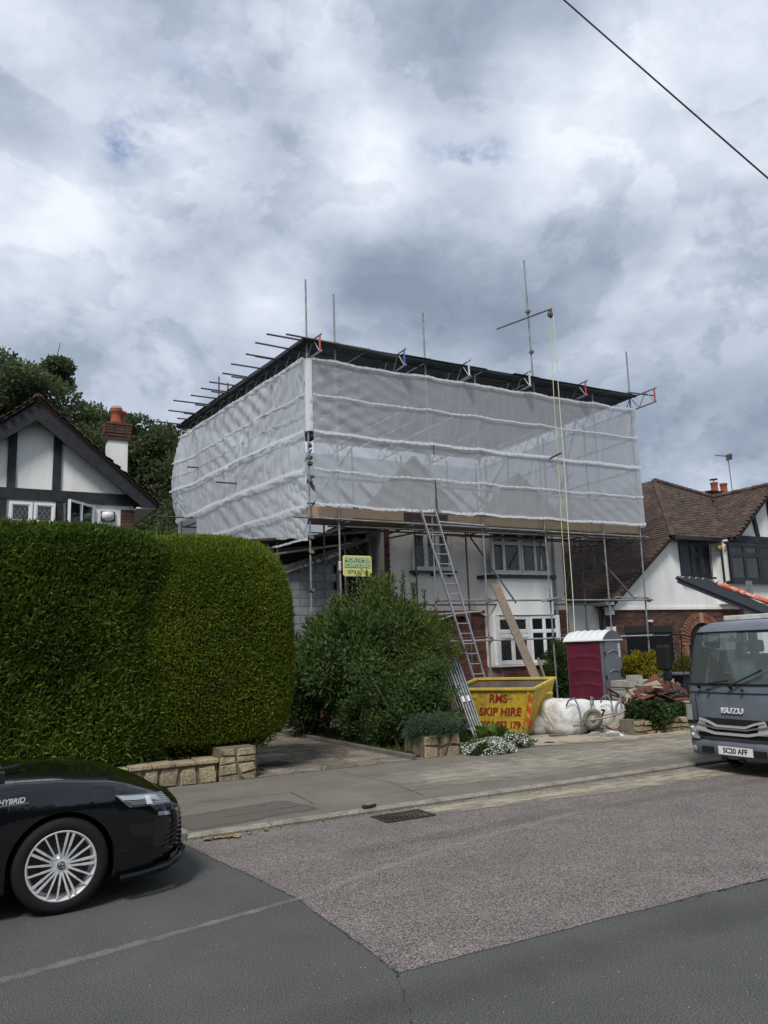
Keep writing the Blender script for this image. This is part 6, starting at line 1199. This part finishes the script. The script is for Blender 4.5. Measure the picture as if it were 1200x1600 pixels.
# nose closing face, lower grille, bumper lip
last = G[-1]; half = last[:17]; nose = MB(); P2 = []
for (x, y, z) in half: P2.append([(x+.045*math.sin(math.acos(max(-1, min(1, abs(s)))))*(1 if 1 else 0), y*s if True else 0, z) for s in np.linspace(1, -1, 15)])
nose.grid(P2).build('bumper_face', carp, car, local=True)
gr = MB()
for k in range(9):
    z = .30+.036*k; pts = [(.955+.05*math.cos(a)-(z-.5)**2*.8*(1 if z > .5 else .45), -.66*math.sin(a)*(1-.10*k/8), z) for a in np.linspace(-PI/2, PI/2, 17)]
    for a, b in zip(pts, pts[1:]): gr.bar(a, b, .022, .012)
gr.build('grille', plas, car, local=True)
lp = MB(); 
for k in range(2): lp.path([(.42, -.90, .185), (.60, -.875, .19), (.80, -.80, .20), (.93, -.69, .235), (1.00, -.55, .26), (1.03, 0, .26), (1.00, .55, .26), (.93, .69, .235), (.80, .80, .20), (.6, .875, .19)], .03, 8)
lp.build('front_lip', carp, car, local=True)
MB().prism([(.80, -.775, .20), (.98, -.60, .23), (1.01, -.57, .29), (.93, -.70, .275), (.84, -.79, .245)], (0, .03, 0)).build('lip_corner', carp, car, local=True)
def side_y(x, z): return -hw(x)*prof(0, z)
def patch(nm, poly, m_, off=.006, n=8, parent=car):   # quad patch following the flank: poly = 4 corners (x,z) in order bl, br, tr, tl
    (a, b), (c, d), (e, f), (g, h_) = poly; G = []
    for j in range(n+1):
        row = []
        for i in range(n+1):
            s, t = i/n, j/n; x = (a*(1-s)+c*s)*(1-t)+(g*(1-s)+e*s)*t; z = (b*(1-s)+d*s)*(1-t)+(h_*(1-s)+f*s)*t; row.append((nosex(x, z, 0), side_y(x, z)-off, z))
        G.append(row)
    return MB().grid(G).build(nm, m_, parent, local=True)
hl = patch('headlight', [(.50, .70), (.90, .675), (.86, .775), (.38, .805)], mat('lamp_dark', (.22, .235, .25), .15, metal=.6, coat=1.0), .006, 12)
patch('lens_strip', [(.44, .765), (.80, .725), (.78, .768), (.40, .798)], mat('lamp_silver', (.62, .64, .66), .15, metal=.7), .012, parent=hl); patch('lens_strip', [(.53, .715), (.72, .70), (.70, .738), (.47, .752)], mat('lamp_silver2', (.45, .47, .5), .15, metal=.7), .012, parent=hl)
patch('projector', [(.66, .705), (.72, .702), (.70, .77), (.66, .773)], white_p, .016, parent=hl)
for k in range(4): patch('light_guide', [(.745+k*.012, .705+k*.017), (.86, .695+k*.017), (.86, .700+k*.017), (.745+k*.012, .711+k*.017)], MATS['lamp_silver'], .013, parent=hl)
for s in (1,): MB().box(.95, 1.0, -.05, .05, .60, .68).build('badge_mount', chrome, car, local=True)
patch('fog_slit', [(.74, .60), (.86, .585), (.85, .615), (.75, .63)], MATS['lamp_silver2'], .006); patch('side_intake', [(.86, .33), (.93, .33), (.92, .62), (.88, .60)], plas, .008, 10)
for k in range(5): patch('intake_blade', [(.80+.014*k, .34+.04*k), (.93, .35+.04*k), (.93, .36+.04*k), (.80+.014*k, .35+.04*k)], rimd, .014, 5)
# panel gaps and creases
def groove(nm, pts, w=.004, m_=None):
    mb = MB(); 
    for a, b in zip(pts, pts[1:]): mb.bar((nosex(a[0], a[1], 0), side_y(*a)-.001, a[1]), (nosex(b[0], b[1], 0), side_y(*b)-.001, b[1]), w, .003, up=(0, 1, 0))
    return mb.build(nm, m_ or plas, car, local=True)
groove('panel_gap', [(.36, .74), (.40, .62)], .005); groove('panel_gap', [(-.60, .90), (-.62, .6), (-.60, .25)], .006); groove('panel_gap', [(-1.75, .92), (-1.78, .5), (-1.7, .25)], .006)
bg = MB(); 
for s in (-1, 1):
    pts = [(x, s*(hw(x)*.90), zsh(x)+.028) for x in np.linspace(-.35, .62, 14)]
    for a, b in zip(pts, pts[1:]): bg.bar((nosex(a[0], a[2], 0), a[1], a[2]), (nosex(b[0], b[2], 0), b[1], b[2]), .006, .004)
bg.build('bonnet_gap', plas, car, local=True)
# cabin
cab = MB(); glz = glassmat('car_glass', clear=.25, base=(.01, .011, .012))
st_ = [(-.66, 1.03, .76), (-1.25, 1.38, .60), (-1.6, 1.435, .58), (-2.2, 1.41, .58), (-2.75, 1.27, .60), (-3.25, 1.07, .68)]
MB().grid([[(x, -w, z), (x+.02, -w*.5, z+.025), (x+.03, 0, z+.035), (x+.02, w*.5, z+.025), (x, w, z)] for x, z, w in st_[:2]]).build('windscreen', glz, car, local=True)
MB().grid([[(x, -w, z), (x, -w*.5, z+.03), (x, 0, z+.04), (x, w*.5, z+.03), (x, w, z)] for x, z, w in st_[1:5]]).build('roof', carp, car, local=True)
MB().grid([[(x, -w, z), (x, 0, z+.03), (x, w, z)] for x, z, w in st_[4:]]).build('rear_screen', glz, car, local=True)
for s in (-1, 1):
    MB().add([(-.66, s*.80, 1.0), (-1.25, s*.61, 1.38), (-1.6, s*.59, 1.43), (-1.6, s*.85, .97), (-.72, s*.85, .955)], [(0, 1, 2, 3, 4)]).build('side_window', glz, car, local=True); MB().add([(-1.62, s*.85, .97), (-1.62, s*.59, 1.43), (-2.2, s*.59, 1.41), (-2.75, s*.61, 1.27), (-3.1, s*.80, 1.0), (-3.1, s*.85, .97)], [(0, 1, 2, 3, 4, 5)]).build('side_window', glz, car, local=True)
    MB().bar((-.64, s*.78, 1.01), (-1.25, s*.60, 1.40), .05, .04).bar((-1.25, s*.60, 1.40), (-2.75, s*.60, 1.29), .05, .05).bar((-2.75, s*.6, 1.29), (-3.2, s*.8, 1.0), .08, .05).build('pillar', carp, car, local=True)
    MB().obox((-1.12, s*1.02, 1.06), (.07, 0, 0), (0, .12, 0), (0, 0, .075)).build('door_mirror', carp, car, local=True, bevel=.03)
MB().box(-3.0, -.72, -.75, .75, .25, .95).build('cabin_floor', dark_m, car, local=True); MB().box(-.80, -.40, -.72, .72, .93, 1.032).build('scuttle', plas, car, local=True)
for s in (-1, 1):
    pts = [(-.52, -.60+.45*(s+1), 1.05), (-.66, -.15+.45*(s+1), 1.08)]; MB().bar(pts[0], pts[1], .02, .012).build('wiper', plas, car, local=True)
for i in range(7): MB().bar((-.50+.03*i, -.60+.02*i, 1.035+.001*i), (-.36+.02*i, -.40+.02*i, 1.045), .008, .008).build('scuttle_vent', plas, car, local=True)
tx = textmesh('badge_lettering', 'HYBRID', .052, rimm, car, frame_mat((-.36, side_y(-.38, .86)-.008, .845), (1, 0, .02), (0, .1, 1)), ext=.002, bold=.001, shear=.2, xs=1.0); MB().bar((-.62, side_y(-.5, .86)-.004, .815), (-.24, side_y(-.24, .82)-.005, .825), .012, .004, up=(0, 1, 0)).build('badge_strip', chrome, car, local=True)
# wheel arch liner and wheels
for xc in (0, -2.82):
    for s in (-1, 1):
        MB().grid([[(xc+.395*math.cos(a), s*.90, .345+.395*math.sin(a)), (xc+.395*math.cos(a), s*.45, .345+.395*math.sin(a))] for a in np.linspace(-.35, PI+.35, 20)]).build('arch_liner', plas, car, local=True)
        MB().box(xc-.39, xc+.39, s*.44-.01, s*.44+.01, .1, .74).build('arch_liner', plas, car, local=True)
def wheel(px_, py_, s):
    W_ = MB().lathe([(.245, -.10), (.262, -.112), (.30, -.114), (.332, -.100), (.345, -.07), (.345, .07), (.332, .10), (.30, .112), (.25, .10)], axis='y', n=56).build('wheel', rubr, car, local=True); W_.location = (px_, py_, .345)
    if s > 0: W_.rotation_euler = (0, 0, PI)
    MB().lathe([(.252, -.108), (.246, -.112), (.238, -.106), (.232, -.08), (.225, -.02), (.222, .08)], axis='y', n=56).build('rim', rimm, W_, local=True)
    MB().lathe([(.0, -.005), (.15, -.005), (.15, .0), (.222, .02)], axis='y', n=40).build('brake_disc', mat('disc', (.10, .095, .09), .5, metal=.6), W_, local=True)
    sp = MB()
    for i in range(10):
        for k, (aw, rw_) in enumerate(((.0, 0), )):
            a = 2*PI*i/10+.05; big_ = i % 2 == 0; spread = .15
            for sg_ in (-1, 1):
                a1 = a+sg_*(.06 if big_ else .10); a2 = a+sg_*(.095 if big_ else .16); r1, r2 = (.052, .236)
                p = Vector((r1*math.cos(a1*1.0+sg_*.16), -.082, r1*math.sin(a1+sg_*.16))); q = Vector((r2*math.cos(a2), -.104, r2*math.sin(a2))); m2 = (p+q)/2+Vector((0, -.006, 0))
                sp.bar(p, m2, .013, .022, up=(0, 1, 0)).bar(m2, q, .017 if big_ else .011, .018, up=(0, 1, 0))
    sp.build('spokes', rimm, W_, local=True)
    MB().lathe([(0, -.088), (.05, -.092), (.068, -.086), (.075, -.06), (.075, .0)], axis='y', n=28).build('hub', rimm, W_, local=True)
    MB().lathe([(0, -.098), (.026, -.097), (.030, -.090)], axis='y', n=20).build('centre_cap', rimd, W_, local=True)
    em = MB()
    for (rx_, rz_, zz_) in ((.024, .017, 0), (.009, .016, 0), (.016, .006, .008)): em.path([(rx_*math.cos(t), -.100, zz_+rz_*math.sin(t)) for t in np.linspace(0, 2*PI, 19)], .0022, 5)
    em.build('emblem', chrome, W_, local=True)
    for i in range(5):
        a = 2*PI*i/5+.31; MB().lathe([(0, -.088), (.012, -.09), (.014, -.084)], (.052*math.cos(a)*1.05, 0, .052*math.sin(a)*1.05), axis='y', n=10).build('wheel_nut', rimd, W_, local=True)
    return W_
wheel(0, -.80, -1); wheel(0, .80, 1); wheel(-2.82, -.80, -1); wheel(-2.82, .80, 1)
# ================================================================ grey light truck
tr = thing('grey_truck', 'grey blue light truck parked nose towards the camera at the right edge', 'truck', (10.4, 7.54, 0)); TC = 7.56
tb = mat('truck_grey', (.122, .140, .168), .38, (.105, .12, .142), 1.5, spec=.5, coat=.35, fine=(5, .05)); tsil = mat('truck_silver', (.50, .50, .50), .28, metal=.3); tbump = mat('truck_bumper', (.135, .145, .165), .45, (.105, .112, .13), 3, spec=.4)
def plan(f, w, z, b=11.15, rc=.20, bulge=.05, n=9):
    w = w*1.07
    P = [(b, TC+w, z), ((b+f)/2+.2, TC+w, z), (f+rc+.15, TC+w, z)]
    for a in np.linspace(0, PI/2, n): P.append((f+bulge+rc*(1-math.sin(a)), TC+w-rc*(1-math.cos(a)), z))
    for t in np.linspace(0, 1, 11)[1:-1]: P.append((f+bulge*(1-math.sin(t*PI)**.8), TC+(w-rc)*(1-2*t), z))
    for a in np.linspace(PI/2, 0, n): P.append((f+bulge+rc*(1-math.sin(a)), TC-w+rc*(1-math.cos(a)), z))
    return P+[(f+rc+.15, TC-w, z), ((b+f)/2+.2, TC-w, z), (b, TC-w, z)]
lv = [(.46, 9.60, .79), (.60, 9.585, .80), (.80, 9.585, .805), (1.05, 9.60, .805), (1.215, 9.625, .80)]
MB().grid([plan(f, w, z) for z, f, w in lv]).build('cab', tb, tr)
MB().grid([plan(f, w, z) for z, f, w in ((1.955, 9.80, .735), (2.03, 9.86, .705), (2.09, 9.98, .63), (2.115, 10.15, .45))]).build('roof', tb, tr); MB().add(plan(10.15, .45, 2.114), [tuple(range(len(plan(10.15, .45, 2.114))))]).build('roof', tb, tr)
N_ = len(plan(9.6, .8, 1)); gl_lv = [(1.215, 9.625, .80), (1.5, 9.69, .78), (1.75, 9.74, .757), (1.955, 9.80, .735)]
gp = [plan(f, w, z) for z, f, w in gl_lv]; truck_glass = glassmat('truck_glass', tint=(.72, .84, .80), clear=.80, base=(.30, .345, .345))  # pale base adds a hazy veil imitating brighter reflections in the windscreen
MB().grid([row[6:N_-6] for row in gp]).build('windscreen', truck_glass, tr)
for a, b in ((0, 3), (N_-3, N_)): MB().grid([row[a:b] for row in gp]).build('side_window', truck_glass, tr)
def pil(i0, i1, nm='pillar', m_=tb, grow=.0): return MB().grid([[(p[0]-.004, p[1], p[2]) for p in row[i0:i1]] for row in gp]).build(nm, m_, tr)
pil(2, 7); pil(N_-7, N_-2)
for i in (6, N_-7):
    pts = [row[i] for row in gp]; mb = MB(); mb.path([(p[0]-.012, p[1], p[2]) for p in pts], .012, 6); mb.build('screen_seal', plas, tr)
for z_, f_, w_ in ((1.222, 9.626, .80), (1.95, 9.798, .735)): MB().path([(p[0]-.010, p[1], p[2]) for p in plan(f_, w_, z_)[6:N_-6]], .013, 6).build('screen_seal', plas, tr)
MB().box(11.13, 11.17, TC-.80, TC+.80, .46, 1.25).build('cab_back', tb, tr)
MB().box(11.13, 11.17, TC-.76, TC-.62, 1.25, 2.05).build('cab_back', tb, tr); MB().box(11.13, 11.17, TC+.62, TC+.76, 1.25, 2.05).build('cab_back', tb, tr); MB().box(11.13, 11.17, TC-.62, TC+.62, 1.93, 2.05).build('cab_back', tb, tr)
MB().box(9.70, 10.15, TC-.76, TC+.76, 1.0, 1.19).build('dashboard', mat('dash', (.05, .052, .055), .7), tr, bevel=.02)
for y in (TC-.42, TC+.02, TC+.42): MB().box(10.75, 10.92, y-.19, y+.19, 1.0, 1.62).build('seat', plas, tr, bevel=.04); MB().box(10.76, 10.88, y-.12, y+.12, 1.64, 1.82).build('headrest', plas, tr, bevel=.03)
sw_ = MB(); cc_ = Vector((10.22, TC-.36, 1.28)); sw_.path([cc_+Vector((.07*math.sin(a), .19*math.cos(a), .17*math.sin(a))) for a in np.linspace(0, 2*PI, 25)], .013, 6); sw_.bar(cc_+Vector((0, -.18, 0)), cc_+Vector((0, .18, 0)), .03, .02).build('steering_wheel', plas, tr)
MB().box(9.92, 9.94, TC-.02, TC+.22, 1.80, 1.86).build('rear_view_mirror', mat('mirror_pale', (.35, .38, .38), .3), tr, bevel=.01); MB().tube((9.86, TC+.10, 1.90), (9.93, TC+.10, 1.85), .01, 6).build('mirror_stem', plas, tr)
MB().prism([(9.875, TC+.30, 1.93), (9.875, TC+.55, 1.93), (9.83, TC+.57, 1.83), (9.83, TC+.28, 1.81)], (.02, 0, 0)).build('sun_visor', mat('visor', (.42, .52, .47), .6), tr)
for nm, lb, c, r_, m_ in (('hi_vis_jacket', 'white and yellow hi-vis jacket heaped inside the truck windscreen', (10.05, TC+.06, 1.36), (.10, .20, .17), mat('hivis', (.62, .64, .58), .7, (.50, .52, .08), 7)), ('blue_glove', 'bright blue glove on the truck dashboard at the left', (9.88, TC+.50, 1.26), (.06, .08, .055), mat('glove_blue', (.03, .22, .38), .7)), ('paper_cup', 'pale mint cup lying on the truck dashboard', (9.85, TC-.16, 1.31), (.05, .08, .085), mat('mint', (.36, .55, .48), .6)), ('green_rag', 'lime green rag on the truck dashboard beside the cup', (9.84, TC+.0, 1.25), (.05, .08, .045), mat('lime', (.30, .42, .12), .8)), ('blue_cloth', 'pale blue cloth behind the truck windscreen', (10.1, TC-.36, 1.34), (.12, .15, .12), mat('paleblue', (.16, .24, .34), .8))):
    o_ = blobmesh(nm, c, r_, m_, None, 2.4, .22, 7, 20, 12); tag(o_, lb, nm.split('_')[-1])
# wipers
for a, b in (((9.60, TC+.52, 1.20), (9.615, TC+.02, 1.275)), ((9.585, TC-.02, 1.20), (9.64, TC-.52, 1.42))):
    w_ = MB().bar(Vector(a)-Vector((.03, 0, 0)), Vector(b)-Vector((.02, 0, 0)), .018, .02).build('wiper', plas, tr); MB().tube(Vector(a)+Vector((.02, 0, -.03)), Vector(a)+Vector((-.04, 0, -.0)), .02, 8).build('wiper_pivot', plas, w_)
for y in (TC+.33, TC-.22): MB().lathe([(0, -.02), (.02, -.015), (.022, .01)], (9.565, y, 1.15), axis='x', n=10).build('washer_jet', plas, tr)
# front panel details
MB().path([(p[0]-.004, p[1], p[2]) for p in plan(9.601, .806, 1.105)[4:N_-4]], .006, 5).build('panel_gap', plas, tr)
for s in (1, -1): MB().bar((9.596, TC+s*.60, 1.10), (9.584, TC+s*.57, .74), .008, .006, up=(1, 0, 0)).build('panel_gap', plas, tr)
textmesh('badge_lettering', 'ISUZU', .105, mat('badge_bright', (.72,.73,.75), .3, metal=.1), tr, Matrix.Translation(-tr.location) @ frame_mat((9.572, TC-.02, .865), (0, -1, 0), (0, 0, 1)), ext=.008, bold=.002, xs=1.25)
textmesh('model_lettering', 'GRAFTER', .030, timber_b, tr, Matrix.Translation(-tr.location) @ frame_mat((9.592, TC+.42, 1.07), (0, -1, 0), (0, 0, 1)), ext=.001, xs=1.4) if False else None
MB().box(9.570, 9.66, TC-.58, TC+.58, .50, .755).build('grille_recess', plas, tr)
def gbar(z, dz, h_, m_=tsil, w=.60, x=9.548):
    pts = [(x, TC+w, z+dz), (x-.008, TC+w*.72, z+dz*.6), (x-.014, TC+w*.45, z), (x-.014, TC-w*.45, z), (x-.008, TC-w*.72, z+dz*.6), (x, TC-w, z+dz)]; mb = MB()
    for a, b in zip(pts, pts[1:]): mb.bar(a, b, .03, h_, up=(0, 0, 1))
    return mb.build('grille_bar', m_, tr)
gbar(.655, .085, .030, w=.52); gbar(.622, .05, .022, mat('truck_silver_d', (.30, .30, .31), .35, metal=.7), w=.56); gbar(.555, .05, .036, w=.60)
for k in range(5): gbar(.575+.012*k, .0, .004, plas, w=.36, x=9.556)
for s in (1, -1):
    MB().prism([(9.545, TC+s*.44, .74), (9.545, TC+s*.52, .745), (9.545, TC+s*.60, .56), (9.545, TC+s*.40, .56)], (.02, 0, 0)).build('grille_wing', tsil, tr)
    MB().box(9.555, 9.60, TC+s*.665-.075, TC+s*.665+.075, .66, .71).build('grille_slot', plas, tr)
    hb = MB().grid([[(9.578+.20*(max(0, t-.4)/.6)**2, TC+s*(.57+.30*t), z) for t in np.linspace(0, 1, 8)] for z in (.455, .56, .66)]).build('headlight', mat('lamp_clear', (.60, .63, .66), .18, (.30, .32, .34), 24, metal=.5), tr)
    for z in (.50, .60): MB().lathe([(0, -.015), (.025, -.010), (.032, .005)], (9.572, TC+s*.69, z), axis='x', n=14).build('lamp', tsil, hb)
    MB().grid([[(9.574+.21*(max(0, t-.4)/.6)**2, TC+s*(.66+.215*t), z) for t in np.linspace(0, 1, 8)] for z in (.665, .80, .93)]).build('indicator', mat('indicator_lens', (.38, .38, .37), .25, metal=.3), tr)
MB().grid([plan(f, w, z, b=10.3, rc=.22) for z, f, w in ((.21, 9.60, .77), (.24, 9.565, .80), (.40, 9.55, .81), (.44, 9.565, .81), (.46, 9.60, .79))]).build('bumper', tbump, tr)
for s in (1, -1):
    MB().box(9.535, 9.56, TC+s*.42-.08, TC+s*.42+.10, .27, .36).build('bumper_slot', plas, tr); MB().lathe([(0, -.01), (.03, -.008), (.04, .0)], (9.56, TC+s*.66, .32), axis='x', n=14).build('fog_lamp', mat('foglens', (.25, .26, .28), .2), tr)
np_ = MB().box(9.522, 9.534, TC-.31, TC+.23, .275, .385).build('number_plate', mat('plate_white', (.72, .72, .70), .35), tr)
textmesh('lettering', 'SC20 AFF', .098, timber_b, np_, Matrix.Translation(-tr.location) @ frame_mat((9.5205, TC-.04, .33), (0, -1, 0), (0, 0, 1)), ext=.0008, bold=.003, xs=.98)
for y in (TC-.1, TC+.18): MB().box(9.56, 9.60, y-.04, y+.04, .19, .235).build('tow_bracket', plas, tr)
# mirror on its arm
arm = MB().path([(9.80, TC+.72, 1.90), (9.66, TC+.80, 1.94), (9.62, TC+.90, 1.95), (9.62, TC+1.00, 1.92), (9.63, TC+1.10, 1.88), (9.63, TC+1.17, 1.80)], .014, 7).path([(9.70, TC+.83, 1.95), (9.68, TC+.86, 1.5), (9.72, TC+.82, 1.05)], .010, 6).build('mirror_arm', plas, tr)
MB().obox((9.66, TC+1.17, 1.60), (.045, 0, 0), (0, .125, 0), (0, 0, .19)).build('mirror', plas, tr, bevel=.035); MB().obox((9.66, TC+1.13, 1.33), (.035, 0, 0), (0, .07, 0), (0, 0, .08)).build('mirror', plas, tr, bevel=.03)
MB().path([(9.64, TC+1.12, 1.40), (9.66, TC+1.05, 1.12), (9.72, TC+.85, 1.02)], .010, 6).build('mirror_arm', plas, tr); MB().obox((9.72, TC+.86, .86), (.03, 0, 0), (0, .04, 0), (0, 0, .07)).build('side_repeater', plas, tr, bevel=.02)
# wheels, chassis, bed
for (x, s) in ((10.45, 1), (10.45, -1), (13.0, 1), (13.0, -1)):
    MB().lathe([(.16, -.08), (.20, -.10), (.29, -.10), (.33, -.07), (.34, 0), (.33, .07), (.29, .10), (.20, .10), (.16, .08)], (x, TC+s*.70, .34), axis='y', n=36).build('wheel', rubr, tr); MB().lathe([(0, -.04), (.10, -.04), (.17, -.08), (.17, .08), (.10, .04), (0, .04)], (x, TC+s*.70, .34), axis='y', n=24).build('wheel_rim', tsil, tr)
MB().box(9.75, 14.3, TC-.40, TC+.40, .40, .62).build('chassis', plas, tr); MB().box(9.8, 11.1, TC-.72, TC+.72, .45, .52).build('cab_floor', plas, tr)
MB().box(11.3, 14.6, TC-.85, TC+.85, .85, .92).build('bed_floor', plas, tr)
for s in (1, -1): MB().box(11.3, 14.6, TC+s*.85-.02, TC+s*.85+.02, .92, 1.32).build('drop_side', tb, tr)
hbm = MB()
for s in (1, -1): hbm.box(11.28, 11.34, TC+s*.80-.03, TC+s*.80+.03, .92, 2.15)
hbm.box(11.28, 11.34, TC-.8, TC+.8, 2.10, 2.16).build('headboard', tb, tr)
for k in range(7): MB().box(10.62, 10.80, TC+.78-.235*(k+1)+.008, TC+.78-.235*k, 2.13, 2.205).build('beacon_bar_segment', mat('bar_white', (.62, .62, .58), .5, (.45, .45, .42), 5), tr, bevel=.01)
# load in the bed: dark gutters leaning up and out, with an orange pole
ld_ = thing('gutter_bundle', 'bundle of long dark grey gutters sticking up out of the truck bed towards the house', 'gutters', (12.5, 8.2, 1.9)); gd = mat('anthracite', (.022, .027, .034), .5)
for k in range(5):
    a = Vector((12.42+.03*k, 10.66-.13*k, 3.00-.022*k)); b = Vector((12.42+.03*k, 7.3, 1.54-.004*k)); MB().bar(a, b, .10, .11, up=(.3, 0, 1)).build('gutter', gd, ld_)
    MB().tube(a+Vector((-.03, .01, .055)), a+(b-a)*.9+Vector((-.03, 0, .03)), .040, 10).build('pipe', gd, ld_)
    MB().lathe([(.030, 0), (.043, 0), (.043, .012), (.030, .012)], a+Vector((-.03, .02, .055)), axis='y', n=12).build('pipe_end', alu, ld_)
op = thing('orange_pole', 'chipped orange and white painted pole lying above the dark gutter bundle', 'pole', (12.5, 8.9, 2.4)); a, b = Vector((12.52, 9.86, 2.86)), Vector((12.52, 7.2, 1.78)); MB().tube(a, b, .042, 10).build('tube', mat('orange_chipped', (.62, .10, .02), .5, (.55, .42, .36), 7, thr=(.5, .6)), op); MB().tube(a+(a-b).normalized()*.02, a, .046, 10).build('end_cap', plas, op); MB().box(12.5, 12.58, 9.20, 9.27, 2.55, 2.86).build('upright_bracket', steel, op)
MB().tube((9.85, TC+1.0, 1.0), (9.85, TC+1.0, 1.02), .01, 5) if False else None
